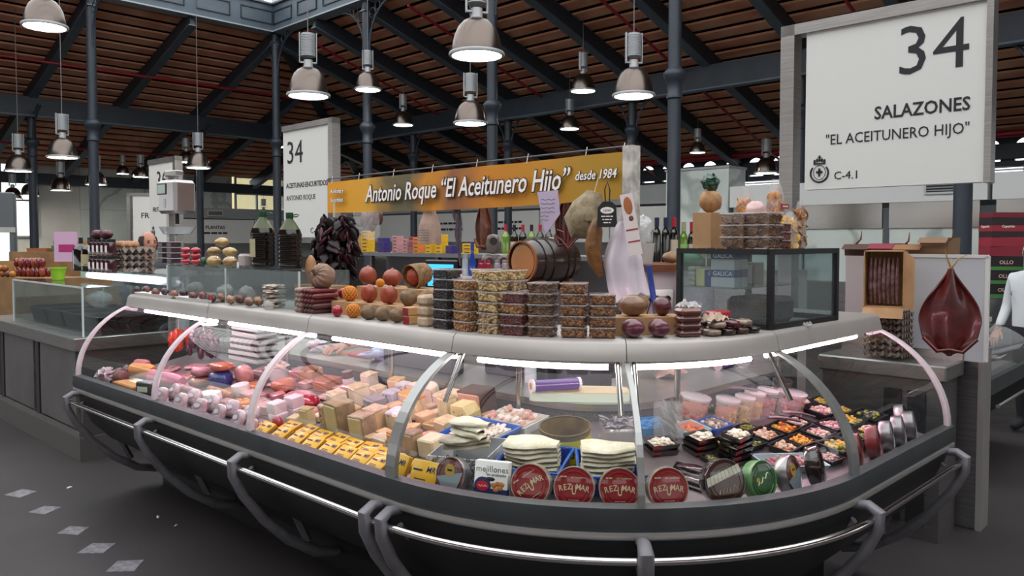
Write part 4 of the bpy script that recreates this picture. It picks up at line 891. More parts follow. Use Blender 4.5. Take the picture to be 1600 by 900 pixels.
for i, (px, py, w_, hh, c1, c2, kd) in enumerate(CH):
    lift = 0
    pt, h = deck(px, py)
    # pieces higher up in the picture stand on the pieces in front: keep them on the deck's rear half
    s_, d_ = sd(pt.x, pt.y)
    if d_ > .74:
        p2, h = path(s_, .74); pt = Vector((p2.x, p2.y, zdeck(.74)))
    W = pxm(w_, pt); Hh = pxm(hh, pt); Dp = min(.11, W*.9); rz = R(random.uniform(-14, 14))
    nb = near[4] if px > 670 else near[3] if px > 595 else near[1] if py < 630 else near[2] if py > 660 else near[0] if px < 480 else near[2]
    t = thing('cheese', desc[kd]+' '+nb, 'cheese', pt, h+rz, 'cheeses '+nb)
    m1 = M('cheese_%s' % c1, c1, .55, var=.07, scale=18, sss=0); m2 = M('rind_%s' % c2, c2, .7, var=.2, scale=30, bump=.3, bscale=50)
    b = MB(); e = min(W, Hh)*.10
    if kd == 'h': b.lathe([(0, 0), (W*.5, 0), (W*.52, Hh*.2), (W*.52, Hh*.85), (W*.48, Hh), (0, Hh)], 20, m1, T(0, .02, 0), a0=0, a1=math.pi); b.add([(-W*.52, .02, 0), (W*.52, .02, 0), (W*.50, .02, Hh), (-W*.50, .02, Hh)], [(0, 1, 2, 3)], m1)
    elif kd == 's':
        pr = [(-W/2, 0), (W/2, 0), (W/2, Hh*.6), (W*.25, Hh), (-W/2, Hh)]
        b.prism(pr, 0, Dp, m1, T(0, Dp, 0, rx=math.pi/2))
    else: b.rbox(-W/2, 0, 0, W/2, Dp, Hh, e, m1)
    b.obj('paste', None, t, ang=25)
    b = MB()
    if kd == 's':
        for (x, z, r_) in [(-.2, .45, .09), (.02, .5, .12), (.2, .62, .06), (-.3, .7, .07), (.25, .35, .05)]: b.ell((x*W, 0, z*Hh), (r_*W, .003, r_*W*.9), 12, 6)
        b.obj('holes', M('cheese_hole', '#a99a56', .7), t)
    elif kd == 'h': b.lathe([(W*.525, .004), (W*.53, Hh*.5), (W*.525, Hh*.95)], 20, None, T(0, .02, 0), cap=False, a0=0, a1=math.pi); b.obj('rind', m2, t)
    elif kd in 'tbr':
        b.rbox(-W/2-.001, .004, Hh-.010, W/2+.001, Dp+.002, Hh+.002, .004)
        if kd == 'r': b.rbox(W/2-.004, .003, .002, W/2+.004, Dp+.003, Hh, .003)
        b.obj('rind', m2, t, ang=25)
    elif kd in 'vgf':
        for k in range(16): b.ell((random.uniform(-.42, .42)*W, -.0005, random.uniform(.1, .9)*Hh), (random.uniform(.02, .06)*W, .002, random.uniform(.02, .08)*W), 6, 4)
        stuff(b.obj('mould_veins', M('mould_%s' % c2, '#4d5a6d' if kd != 'g' else '#4a4648', .7), t))
    else:
        b.ell((0, Dp/2, Hh*.9), (W*.54, Dp*.56, Hh*.25), 14, 8, amp=.4, seed=i); b.obj('wrapper', m2, t)
for i, (px, py, w_, h_) in enumerate([(437, 676, 24, 26), (478, 642, 42, 22)]):
    pt, h = deck(px, py); r = pxm(w_/2, pt); b = MB(); b.ell((0, 0, pxm(h_/2, pt)), (r, r*.9, pxm(h_/2, pt)), 20, 14); place(tag(b.obj('wax_cheese', M('red_wax', '#9a0f2a', .25, coat=.5)), ['small ball of red waxed cheese beside the khaki wedge', 'larger red waxed cheese lying behind the big wedge'][i], 'cheese'), pt, h)
for i, (px, py) in enumerate([(427, 662), (452, 655), (425, 645), (450, 638)]):
    pt, h = deck(px if i < 2 else px, [664, 656, 664, 656][i]); w_ = pxm(24, pt); hh = pxm(17, pt); b = MB(); b.rbox(-w_/2, 0, 0, w_/2, .07, hh, .004)
    place(tag(b.obj('wrapped_block', M('white_wrap', '#ddd0d6', .5)), 'white paper wrapped block stacked left of the cheeses', 'cheese', 'white wrapped blocks'), pt+Vector((0, .01 if i > 1 else 0, hh if i > 1 else 0)), h)
pt = deck(548, 600)[0]; b = MB(); b.lathe([(.028, 0), (.03, .01), (.03, .06), (.026, .07), (.028, .075), (.028, .085), (0, .086)], 20, M('jar_maroon', '#5d2230', .35)); b.lathe([(.0305, .02), (.0305, .05)], 20, paper, cap=False)
place(tag(b.obj('maroon_jar', None), 'small maroon jar with white label behind the cheeses', 'jar'), path(sd(pt.x, pt.y)[0], .72)[0].to_3d()+Vector((0, 0, zdeck(.72))), 0)
# ---- cold meats module (left)
def roll(name, label, px, py, L, r, skin, face, rz=0, lift=0, sx=1.0):
    pt, h = deck(px, py); pt = pt+Vector((0, 0, r+lift)); L = pxm(L, pt); t = thing(name, label, 'sausage', pt, h+rz)
    b = MB(); n = 8; b.tube([(L*(i/n-.5), 0, 0) for i in range(n+1)], [r*(1 if i < n-1 else .92 if i == n-1 else .6) for i in range(n+1)], 22); b.obj('skin', skin, t)
    b = MB(); b.cyl((-L*.5-.0015, 0, 0), (-L*.5+.001, 0, 0), r*.96, None, 22); b.obj('cut_face', face, t)
pinkh = M('mortadella', '#b8616a', .45, col2='#c98488', scale=60); pinkf = M('mortadella_face', '#a4525e', .45, col2='#c9949a', scale=70)
roll('mortadella', 'thick pink mortadella roll at the back of the left module', 200, 572, 36, .05, pinkh, pinkf, R(12), .05)
roll('salami', 'dark brown salami end standing beside the orange roll', 190, 600, 14, .042, M('salami_brown', '#6d3a34', .45, var=.2, scale=40), M('salami_face', '#7d4440', .45, col2='#9a6a60', scale=60), R(20), .0)
roll('cooked_roll', 'bright orange skinned ham roll in the left module', 225, 590, 50, .045, M('orange_skin', '#d98a2e', .3, coat=.4), M('ham_face', '#7d4a3c', .5), R(10), .03)
roll('salami', 'long magenta skinned salami with cut end in the left module', 262, 604, 90, .044, M('magenta_skin', '#b23a63', .35, coat=.4, var=.12, scale=20), M('salami_red', '#8c1f45', .45, col2='#b05a78', scale=70), R(4), .01)
roll('speckled_sausage', 'speckled pale sausage lying in front of the magenta salami', 285, 628, 90, .030, M('speckled', '#a9767a', .5, col2='#7d4448', scale=50), pinkf, R(0), 0)
roll('speckled_sausage', 'tan speckled sausage in front of the ham pieces', 360, 622, 90, .028, M('tan_sausage', '#b98350', .5, col2='#8f5a3c', scale=40), pinkf, R(0), 0)
for i, (px, py) in enumerate([(168, 578), (178, 584), (170, 590)]):
    pt, h = deck(px, 592); b = MB(); b.ell((0, 0, .03), (.04, .03, .03), 16, 10, amp=.12, seed=i); place(tag(b.obj('blood_sausage', M('purple_skin', '#5a3040', .3, coat=.4)), 'round purple blood sausage piled by the left end pane', 'sausage', 'purple sausages'), pt+Vector((.03*i-.03, .02*i, .045*i)), i)
pt, h = deck(152, 606); rag('meat_bag', 'clear bag of sliced meat by the left end pane', 'bag', pt, .09, .06, .05, M('bag_meat', '#94707a', .2, coat=.8, col2='#c9b4bc', scale=25), 3, h)
p, h = on_path(208, .12); t = thing('sliced_cheese', 'flat tan block of sliced cheese with pale label by the front glass', 'cheese', p, h)
b = MB(); b.rbox(-.14, -.06, 0, .14, .08, .045, .006); b.obj('block', M('tan_block', '#b98240', .5, var=.1, scale=16), t, ang=25)
b = MB(); b.box(-.07, .0, .0455, .08, .07, .047); b.obj('label', M('mint_label', '#c9d2b8', .6), t, smooth=False)
p, h = on_path(228, .12); b = MB(); b.rbox(-.05, -.04, 0, .05, .03, .085, .006, M('black_packet', '#1c1c1f', .3)); b.box(-.035, -.041, .03, .04, -.04, .06, M('mint_label', '#c9d2b8', .6)); place(tag(b.obj('black_packet', None, ang=25), 'black packet with pale label between tan cheese and mullion', 'packet'), p+path(s_at(228, .12, .72)+.0, .0)[0].to_3d()*0, h+R(20))
# hanging sausages
def hang_bunch(name, label, px, py, Y, n, r, L, m, spread, seed, dz):
    pt = WY(px, py, Y); t = thing(name, label, 'sausages', pt); rnd = random.Random(seed)
    b = MB(); b.tube([(0, 0, -.02), (0, .0, 1.17-pt.z if pt.z < 1.17 else .04)], .004, 5); b.obj('string', M('string', '#c9b8a0', .8), t)
    for i in range(n):
        x = rnd.uniform(-spread, spread); y = rnd.uniform(-.04, .04); z = -rnd.uniform(0, dz); b = MB()
        b.tube([(x, y, z), (x*1.15, y, z-L*.15), (x*1.25, y-.006, z-L*.5), (x*1.2, y, z-L*.85), (x*1.15, y, z-L)], [r*.35, r*.85, r, r*.9, r*.3], 12); b.obj('link', m, t)
zz = path(s_at(276, .6, 1.0), .6)[0].y
hang_bunch('chorizo_bunch', 'bunch of bright orange chorizo hanging under the left ledge', 279, 512, zz, 9, .020, .11, M('orange_chorizo', '#d8431a', .3, coat=.5), .04, 2, .07)
hang_bunch('dark_sausage_bunch', 'large bunch of dark purple sausages hanging beside the orange chorizo', 318, 512, path(s_at(318, .6, 1.0), .6)[0].y, 30, .019, .075, M('dark_sausage', '#54303c', .4, coat=.3, var=.15, scale=30), .075, 4, .13)
# striped packs leaning at the back
for i in range(6):
    p = path(s_at(392, .72, .95), .72); z0 = .86+.038*i; t = thing('tray_pack', 'white tray with black edge in the leaning stack behind the ham', 'pack', (p[0].x, p[0].y, z0), p[1]+R(4*(i % 2)), 'stacked white trays'); b = MB(); b.rbox(-.17+.01*i, -.06, 0, .17, .08, .03, .006); b.obj('tray', M('tray_greenwhite', '#b9c4ba', .5), t, ang=25); b = MB(); b.rbox(-.171+.01*i, -.063, .029, .172, .083, .034, .002); b.obj('black_edge', ink, t, ang=25)
hamp = M('ham_pink', '#c88a8c', .4, col2='#d9a9a6', scale=16)
for i, (px, py, w_, h_, c, lb) in enumerate([(308, 588, 28, 14, '#c98f9a', 'oval cut of pale pink ham'), (312, 603, 34, 14, '#a9705a', 'browned ham end under the oval cut'), (345, 600, 44, 26, '#2f3a78', 'ham joint in shiny blue wrapping'), (345, 584, 38, 12, '#c97a5c', 'orange spiced pork strip on the blue joint'), (378, 596, 26, 30, '#c98f8c', 'pink boiled ham piece behind the white tub'), (345, 622, 60, 12, '#b9774a', 'long roasted pork strip'), (445, 612, 40, 20, '#b86a50', 'cooked pork cut with orange crust'), (470, 625, 60, 12, '#c9808c', 'pink ham slab behind the white blocks'), (735, 668, 46, 20, '#d49a90', 'pink salmon coloured piece beside the holed cheese')]):
    pt, h = deck(px, py + (0 if py > 600 else 6)); s_, d_ = sd(pt.x, pt.y)
    if d_ > .76: q, h = path(s_, .76); pt = Vector((q.x, q.y, zdeck(.76)))
    W, Hh = pxm(w_, pt), pxm(h_, pt); b = MB(); b.ell((0, 0, Hh*.5), (W/2, min(W/2, .06), Hh*.52), 18, 12, amp=.15, seed=i, power=.75); place(tag(b.obj('ham_piece', M('ham_%s' % c, c, .35, coat=.4, var=.15, scale=25)), lb, 'meat'), pt, h)
for i, (px, py, w_, lb) in enumerate([(302, 632, 28, 'small white wheel of fresh cheese behind the vacuum packs'), (330, 628, 28, 'small white wheel of fresh cheese behind the vacuum packs'), (378, 616, 28, 'white fresh cheese wheel in front of the white tub')]):
    pt, h = deck(px, py); r = pxm(w_/2, pt); b = MB(); b.lathe([(0, 0), (r*.95, 0), (r, .006), (r, r*1.1), (r*.94, r*1.2), (0, r*1.2)], 26); o = tag(b.obj('fresh_cheese', M('fresh_white', '#e0d6d2', .5)), lb, 'cheese', 'fresh cheese wheels' if i < 2 else None); place(o, pt, h)
pt, h = deck(392, 606); t = thing('white_tub', 'white tub heaped with soft cheese and a clear scoop', 'tub', path(sd(pt.x, pt.y)[0], .66)[0].to_3d()+Vector((0, 0, zdeck(.66))), h); b = MB(); b.lathe([(.05, 0), (.065, .07), (.062, .07), (.05, .01)], 26); b.obj('tub_wall', white, t); b = MB(); b.ell((0, 0, .07), (.06, .06, .03), 18, 10, amp=.4, seed=3); b.obj('soft_cheese', M('soft_cheese', '#dcc9bc', .6), t); b = MB(); b.sheet(lambda u, v: (.02+.08*u, .02*(v-.5), .08+.06*u+.02*(v-.5)**2), 4, 4, thick=.002); b.obj('scoop', clear, t)
pt, h = deck(358, 645); t = tray('mussel_tray', 'dark tray heaped with orange yellow mussels', pt, h, .26, .12, .02, black); fill(t, .22, .10, .03, 60, [M('mussel_y', '#d8902a', .4), M('mussel_o', '#c8701e', .4), M('mussel_d', '#a8581e', .45)], .015, seed=8, shape=(1.3, .9, .8))
for i in range(11):
    px = 248+15*i; p, h = on_path(px, .10+.05*(i % 2)); t = thing('vacuum_pack', 'clear vacuum pack of sliced meat with oval label along the front glass', 'pack', p, h+R(random.uniform(-12, 12)), 'vacuum packs along the front glass', rx=R(-30))
    b = MB(); b.ell((0, 0, .03), (.055, .018, .045), 16, 10, power=.7); b.obj('meat', M('pack_meat_%d' % (i % 3), ['#a98088', '#94606c', '#b99aa0'][i % 3], .15, coat=.8, col2='#c9b0b4', scale=30), t)
    b = MB(); b.lathe([(0, .0), (.024, .0)], 18, M('label_grey', '#8f8494', .5), T(0, -.0195, .032) @ FRONT @ Matrix.Diagonal((1.25, .7, 1, 1)), cap=False); b.lathe([(0, .0006), (.019, .0006)], 18, M('label_pale', '#cfc0cc', .5), T(0, -.0195, .032) @ FRONT @ Matrix.Diagonal((1.25, .6, 1, 1)), cap=False); b.obj('label', None, t)
# ---- right part: vacuum packs, black trays, tubs, olive pans
blk = M('glossy_black', '#0f0f12', .12, coat=.8); dmeat = M('dark_meat', '#24101a', .22, coat=.5, col2='#4a2c36', scale=45)
for i, (px, d, rz, L) in enumerate([(1018, .20, R(80), .24), (1062, .21, R(52), .27), (1100, .26, R(45), .25)]):
    p, h = on_path(px, d, .735); t = thing('mojama_pack', 'glossy black vacuum pack of dark cured tuna behind the red tin', 'pack', p, h-rz, 'black tuna packs', ry=R(14)); b = MB(); b.rbox(-L/2, -.055, 0, L/2, .055, .014, .006); b.obj('card', blk, t, ang=25); b = MB(); b.ell((0, 0, .016), (L*.42, .036, .022), 18, 10, amp=.15, seed=i); b.obj('tuna', dmeat, t)
def pan(px, py, w_, dp, mats, rad, lb, seed, m=black, hh=.035, grp=None, shape=(1, 1, .8), n=40, lift=0, cat='tray', rz=0):
    pt, h = deck(px, py); pt = pt+Vector((0, 0, lift)); t = tray('food_tray', lb, pt, h+rz, w_, dp, hh, m, None, .9, cat, grp)
    fill(t, w_*.82, dp*.8, hh*.85, n, mats, rad, seed=seed, shape=shape); return t
bone = M('bone', '#d0c4b0', .5); olg = M('olive_green', '#8a8a3a', .4); pinkb = M('pink_bean', '#c08a90', .4); yellow_ = M('pickle_yellow', '#d8a838', .4); orange_ = M('pickle_orange', '#cf6a24', .35); redp = M('pickle_red', '#b03038', .35); greenp = M('pickle_green', '#6f7d34', .4)
for (px, py, k, lb) in [(1032, 706, 2, 'black tray of white fillets behind the left tuna pack'), (1093, 706, 3, 'stack of black trays with red edge labels'), (1146, 722, 5, 'tall stack of black trays topped with pale seafood')]:
    for j in range(k):
        pt, h = deck(px, py); t = tray('black_tray', lb if k > 1 else lb, pt+Vector((0, 0, .024*j)), h+R(3*j), .115, .085, .022, blk, None, .88, 'tray', 'black trays '+str(px)); b = MB(); b.box(-.058, -.045, .012, -.02, -.0425, .02); b.obj('label', M('label_red', '#9a2a30', .5), t, smooth=False)
        if j == k-1: fill(t, .09, .06, .02, 30, [bone, M('white_shred', '#e8e4dc', .6)], .009, seed=px, shape=(1.4, .8, .6))
def lid_tub(px, py, r, hh, mats, lb, seed, n=40):
    pt, h = deck(px, py); s_, d_ = sd(pt.x, pt.y)
    if d_ > .75: q, h = path(s_, .75); pt = Vector((q.x, q.y, zdeck(.75)))
    t = thing('deli_tub', lb, 'tub', pt, h); b = MB(); b.lathe([(r*.88, 0), (r, hh), (r*1.05, hh), (r*1.05, hh*1.06)], 28, cap=True); b.obj('tub_wall', CLEAR('tub_plastic', '#f0ecec', .22, .1), t)
    b = MB(); b.lathe([(r*1.06, hh*1.0), (r*1.08, hh*1.10), (r*1.0, hh*1.13), (0, hh*1.13)], 28, None, None, cap=False); b.obj('lid', CLEAR('lid_plastic', '#efeaec', .35, .15), t)
    rnd = random.Random(seed); b = MB(); b.lathe([(0, .004), (r*.84, .004), (r*.9, hh*.6), (0, hh*.62)], 20, mats[0], cap=False)
    for i in range(n): a = rnd.uniform(0, 6.28); b.ell((r*.82*math.cos(a), r*.82*math.sin(a), rnd.uniform(.1, .62)*hh), (r*.15, r*.15, r*.17), 6, 5, rnd.choice(mats))
    stuff(b.obj('filling', None, t))
lid_tub(1072, 662, .062, .085, [orange_, redp], 'clear lidded tub of red and orange peppers', 1); lid_tub(1108, 660, .050, .10, [orange_, yellow_], 'clear lidded tub of orange pickles', 2); lid_tub(1136, 659, .042, .105, [yellow_, olg], 'clear lidded tub of yellow pickled peppers', 3); lid_tub(1164, 655, .045, .11, [yellow_, orange_], 'clear lidded tub of golden pickles', 4); lid_tub(1192, 648, .045, .11, [redp, pinkb], 'clear lidded tub of red pickles with a ladle', 5); lid_tub(1232, 648, .062, .10, [pinkb, orange_], 'wide pinkish lidded tub at the back of the right corner', 6)
pt, h = deck(1300, 642); q, h = path(sd(pt.x, pt.y)[0], .74); t = thing('steel_can', 'open silver can with dark lettering in the right module', 'can', (q.x, q.y, zdeck(.74)), h); b = MB(); b.lathe([(.045, 0), (.045, .075), (.043, .075), (.043, .01)], 28); b.obj('can_body', gsil, t)
for i, ch in enumerate('OSASEN'): a = R(-48+14*i); text(ch, .022, ink, t, T(.0458*math.sin(a), -.0458*math.cos(a), .035, rz=a) @ FRONT, bold=.01, ext=.0003)
pans = [(1015, 672, [M('blue_dish_fill', '#3a86c0', .4)], .010, 'small bright blue dish behind the black trays', M('blue_dish', '#2a7cc0', .35)), (1070, 676, [orange_, M('salmon', '#c06a48', .4)], .010, 'pale turquoise tray of orange fish', M('turq_tray', '#a9cfd2', .4)), (1112, 672, [M('anch', '#8a7468', .4), bone], .009, 'blue tray of marinated fillets', M('blue_bright', '#1d55b4', .35))]
FD = [([pinkb, bone], 'pink beans'), ([yellow_, bone], 'yellow artichokes'), ([yellow_, orange_], 'orange yellow pickles'), ([olg, yellow_], 'green and yellow olives'), ([olg, greenp], 'mixed green pickles'), ([bone, pinkb], 'white garlic cloves'), ([M('dark_olive', '#2d2620', .3), olg], 'dark olives'), ([M('peach', '#c99a7a', .4), bone], 'peach coloured salad')]
pk = 0
for d_, sa, sb in ((.19, 1.02, 1.80), (.308, 1.02, 1.86), (.426, .74, 1.86), (.544, .62, 1.86), (.66, 1.20, 1.86)):
    s_ = sa
    while s_ < sb:
        ms, nm = FD[pk*3 % 8]; pk += 1; q, h = path(s_, d_); t = tray('food_pan', 'black pan of %s among the rows of olive pans' % nm, (q.x, q.y, zdeck(d_)), h+R(random.uniform(-5, 5)), .148*((RC-d_)/RC if s_ < SA-.02 else 1), .108, .034, black, M('tray_rim', '#26282c', .3), .9, 'pan', 'pans of '+nm)
        fill(t, .118*((RC-d_)/RC if s_ < SA-.02 else 1), .08, .031, 46, ms, .0095, seed=pk, shape=(1.1, .9, .75)); s_ += .165
for i in range(13):
    s_, d_ = -3.85+.16*(i % 12), .30+.13*(i % 3); q, h = path(s_, d_); b = MB(); b.rbox(-.07, -.045, 0, .07, .045, .022, .008); c = ['#b9707c', '#94484e', '#c9929a', '#a8603c'][i % 4]
    place(tag(b.obj('sliced_pack', M('sliced_%s' % c, c, .2, coat=.6, col2='#c9a4a4', scale=35), ang=25), ['flat pack of pink sliced ham', 'flat pack of dark red slices', 'flat pack of pale pink slices', 'flat pack of tan roast slices'][i % 4]+' lying on the deck of the cold meat modules', 'pack', 'sliced packs %d' % (i % 4)), (q.x, q.y, zdeck(d_)+.002), h+R(random.uniform(-25, 25)))
for i in range(16):
    s_, d_ = -2.75+.13*(i % 8), .34+.30*(i//8)+.05*(i % 2); q, h = path(s_, d_); w2, h2 = random.uniform(.07, .11), random.uniform(.03, .06); b = MB(); c = ['#d2c29a', '#c9a87a', '#ddd0b0', '#b99a74', '#d9b48a'][i % 5]; b.rbox(-w2/2, -.04, 0, w2/2, .05, h2, .006)
    if s_ > -1.95: place(tag(b.obj('cheese_slab', M('slab_%s' % c, c, .55, var=.08, scale=20), ang=25), 'low plain slab of cheese tucked between the larger blocks', 'cheese', 'low cheese slabs'), (q.x, q.y, zdeck(d_)), h+R(random.uniform(-15, 15)))
    else: place(tag(b.obj('meat_slab', M('mslab_%d' % (i % 3), ['#b98084', '#c9a09a', '#94585c'][i % 3], .3, coat=.4, var=.12, scale=25), ang=25), 'wrapped pink meat slab between the hams and the white tub', 'meat', 'pink meat slabs'), (q.x, q.y, zdeck(d_)), h+R(random.uniform(-15, 15)))
for i in range(18):
    s_, d_ = -1.86+.105*(i % 9), .30+.27*(i//9); q, h = path(s_, d_); w2, h2 = random.uniform(.07, .095), random.uniform(.04, .075); b = MB(); c = ['#d2c29a', '#c9a87a', '#ddd0b0', '#b99a74', '#d9b48a'][i % 5]; b.rbox(-w2/2, -.04, 0, w2/2, .05, h2, .006); place(tag(b.obj('cheese_slab', M('slab_%s' % c, c, .55, var=.08, scale=20), ang=25), 'low plain slab of cheese tucked between the larger blocks', 'cheese', 'low cheese slabs'), (q.x, q.y, zdeck(d_)), h+R(random.uniform(-20, 20)))
for i, (px, py, ms, rad, lb, m) in enumerate(pans): pan(px, py, .135, .11, ms, rad, lb, 40+i, m)
pt, h = deck(1215, 728); t = tray('mince_tray', 'long pale blue foam tray of pink minced fish', pt, h+R(-25), .28, .12, .03, M('foam_tray', '#b9ccd4', .5), None, .85); fill(t, .17, .07, .028, 60, [M('mince', '#b8707a', .4), M('mince2', '#c98a90', .4)], .008, seed=77)
pt, h = deck(1200, 752); t = tray('fish_tray', 'clear tray of silvery anchovies behind the green tin', pt, h, .24, .10, .025, clear); fill(t, .2, .08, .025, 60, [M('silver_fish', '#8a8790', .25, .3), pinkb], .010, seed=78, shape=(2, .6, .5))
for i, (px, py, rz) in enumerate([(1172, 664, 20), (1215, 668, 10), (1245, 672, 5)]):
    pt, h = deck(px, py); b = MB(); b.tube([(-.10, 0, .03), (-.03, 0, .05), (.04, 0, .062), (.08, 0, .065)], [.008, .010, .013, .010], 8, flat=.6); place(tag(b.obj('serving_spoon', M('spoon_grey', '#6f5d66', .3, .3)), 'dark serving spoon handle lying across the olive pans', 'spoon', 'serving spoons'), pt, h+R(rz+150))
pt, h = deck(968, 690); t = thing('anchovy_tub', 'square clear tub of silver anchovies left of the corner mullion', 'tub', pt, h); b = MB(); b.rbox(-.075, -.06, 0, .075, .06, .075, .008); b.obj('tub_wall', clear, t, ang=25); fill(t, .13, .10, .08, 60, [M('silver_fish', '#8a8790', .25, .3), M('silver_dark', '#4a4d50', .3, .3)], .011, seed=9, shape=(2.2, .5, .5))
pt, h = deck(1030, 672); t = thing('anchovy_box', 'clear hinged box of silver anchovies leaning upright by the corner mullion', 'box', pt, h+R(-14), rx=R(-18)); b = MB(); b.rbox(-.06, 0, 0, .06, .03, .15, .01); b.obj('box_shell', clear, t, ang=25); b = MB()
for i in range(26): b.ell((0, 0, 0), (.036, .005, .006), 7, 5, [M('silver_fish', '#8a8790', .25, .3), M('silver_dark', '#4a4d50', .3, .3)][i % 2], T(random.uniform(-.025, .025), .014, .02+.0045*i, ry=R(random.uniform(30, 75))))
stuff(b.obj('anchovies', None, t))
# ================================================================ GOODS ON THE LEDGE
ZT = 1.25
def led(px, d=.40, z=ZT): p, h = on_path(px, d, z); return p, h
# ---- nut tubs: clear tub, lid, nuts
def nut_mesh(kind, w_, dp, hh):
    b = MB(); rnd = random.Random(hash(kind) % 99 if False else sum(map(ord, kind)))
    spec = dict(almond=((.0085, .0055, .004), ['#8d5f3a', '#a3744a', '#7a4e2e']), pecan=((.009, .0035, .0035), ['#6d4a30', '#8a6444', '#54361f']), red=((.0055, .005, .005), ['#6d1f1c', '#843028', '#54181a']), hazel=((.006, .006, .006), ['#b98f5c', '#a3743f', '#8d5a30']), cashew=((.008, .005, .0045), ['#cdb078', '#bd9c60', '#d9c08c']), pale=((.006, .0055, .0055), ['#b99a74', '#a3845c', '#c4a880']), olive=((.006, .006, .006), ['#1c1418', '#2a1a20', '#120d10']))[kind]
    b.box(-w_/2*.8, -dp/2*.8, .004, w_/2*.8, dp/2*.8, hh*.8, M('nut_%s0' % kind, spec[1][0], .5))
    for face in range(3):
        n = 46 if face < 2 else 30
        for i in range(n):
            u, v = rnd.uniform(-.46, .46), rnd.uniform(.08, .86)
            if face == 0: pos = (u*w_*.95, -dp*.455, v*hh)
            elif face == 1: pos = ((1 if rnd.random() < .5 else -1)*w_*.455, u*dp*.95, v*hh)
            else: pos = (u*w_*.95, rnd.uniform(-.45, .45)*dp, hh*.86)
            k = rnd.randrange(3); b.ell((0, 0, 0), spec[0], 6, 4, M('nut_%s%d' % (kind, k), spec[1][k], .45), T(*pos, rx=rnd.uniform(0, 6), ry=rnd.uniform(-.8, .8), rz=rnd.uniform(0, 6)))
    return b
TUBW, TUBD, TUBH = .088, .088, .0385
PROTO = {}
def nut_tub(kind, loc, h, label, grp, sc=None):
    if kind not in PROTO:
        t = thing('nut_tub', label, 'tub', loc, h, grp); b = MB(); b.rbox(-TUBW/2, -TUBD/2, 0, TUBW/2, TUBD/2, TUBH, .006); b.obj('tub_wall', CLEAR('nut_plastic', '#f4f0ec', .05, .06), t, ang=25)
        b = MB(); b.rbox(-TUBW/2-.003, -TUBD/2-.003, TUBH-.005, TUBW/2+.003, TUBD/2+.003, TUBH+.001, .002); b.obj('lid', CLEAR('nut_lid', '#f0ecea', .22, .1), t, ang=25)
        stuff(nut_mesh(kind, TUBW, TUBD, TUBH).obj('contents', None, t)); PROTO[kind] = t
        if sc: t.scale = (sc, sc, sc)
        return t
    return dup(PROTO[kind], loc, h, label, grp, sc=sc or 1.0)
names = dict(almond='almonds', pecan='brown striped nuts', red='red skinned peanuts', hazel='hazelnuts', cashew='cashews', pale='pale peeled nuts', olive='dark raisins')
cols = [(700, ['olive']*6, 0), (733, ['hazel']*5, 0), (771, ['pale', 'pale', 'cashew', 'cashew', 'cashew', 'cashew'], 0), (808, ['red', 'red', 'hazel', 'red'], 0), (849, ['pecan']*5, 0), (897, ['almond']*5, 0), (941, ['almond']*4, 0)]
for ci, (px, kinds, _) in enumerate(cols):
    for k, kd in enumerate(kinds):
        p, h = led(px, .40, ZT); where = 'the stack by the cloth wrapped cheeses' if ci == 0 else 'the short almond stack beside the cured roe' if ci == 6 else 'the stacks on the case top'
        nut_tub(kd, p+Vector((0, 0, .0395*k)), h+R(random.uniform(-4, 4)), 'clear tub of %s in %s' % (names[kd], where), 'tubs of %s %s' % (names[kd], 'end' if ci == 6 else 'main'))
for px in (760, 800):
    p, h = led(px, .50); nut_tub('cashew', p+Vector((0, 0, .0395*5)), h, 'clear lidded tub of cashews in the stacks on the case top', 'tubs of cashews main')
    for k in range(5): nut_tub('pale', p+Vector((0, 0, .0395*k)), h, 'clear lidded tub of pale nuts in the rear row on the case top', 'tubs of pale nuts rear')
# ---- sobrassada, nets, parcels, cheeses in cloth (ledge left of the nut tubs)
def on_ledge(name, label, cat, px, py, rx_, ry_, rz_, m, d=.42, lift=0, grp=None, amp=.08, seed=0, rot=0, power=1.0, z0=ZT):
    """ellipsoid piece whose picture height py sets its lift"""
    p, h = on_path(px, d, z0); b = MB(); b.ell((0, 0, 0), (rx_, ry_, rz_), 20, 14, m, amp=amp, seed=seed, power=power)
    o = tag(b.obj(name, m, ang=180), label, cat, grp); low = min(v.co.z for v in o.data.vertices)
    return place(o, (p.x, p.y, z0-low-.0008), h+rot)
sob = M('sobrassada', '#8a3d28', .45, var=.12, scale=30, coat=.2); sobc = M('sobrassada_cut', '#a8432a', .55, col2='#8a3622', scale=60)
def sobra(px, py, r, rh, lb, d=.42, cut=False, seed=0, z0=ZT):
    p, h = on_path(px, d, z0); z = z0+rh; t = thing('sobrassada', lb, 'sausage', (p.x, p.y, z), h+R(10))
    b = MB(); b.ell((0, 0, 0), (r, r*1.12, rh), 20, 14, sob, amp=.06, seed=seed); b.obj('casing', None, t)
    if cut: b = MB(); b.ell((0, -r*.92, 0), (r*.82, r*.32, rh*.85), 18, 10, sobc); b.obj('cut_face', None, t)
    else: b = MB(); b.tube([(0, 0, rh*.95), (.004, .003, rh*1.12)], [.008, .004], 7, card); b.obj('tied_end', None, t)
sTa, sTb = s_at(537, .52, 1.31), s_at(686, .52, 1.31)
def tier(label, d0, d1, hh, s0=sTa, s1=sTb):
    o, h = path((s0+s1)/2, d0); b = MB(); b.box(-(s1-s0)/2, 0, 0, (s1-s0)/2, d1-d0, hh); place(tag(b.obj('pile_carton', card, smooth=False), label, 'carton'), (o.x, o.y, ZT), h)
tier('low plain carton under the nets and cut sobrassadas of the pile', .450, .592, .060); tier('taller plain carton carrying the whole sobrassadas and the basket', .595, .765, .125)
def tpos(px, d, z0): s_ = s_at(px, d, z0); p, h = path(s_, d); return p, h
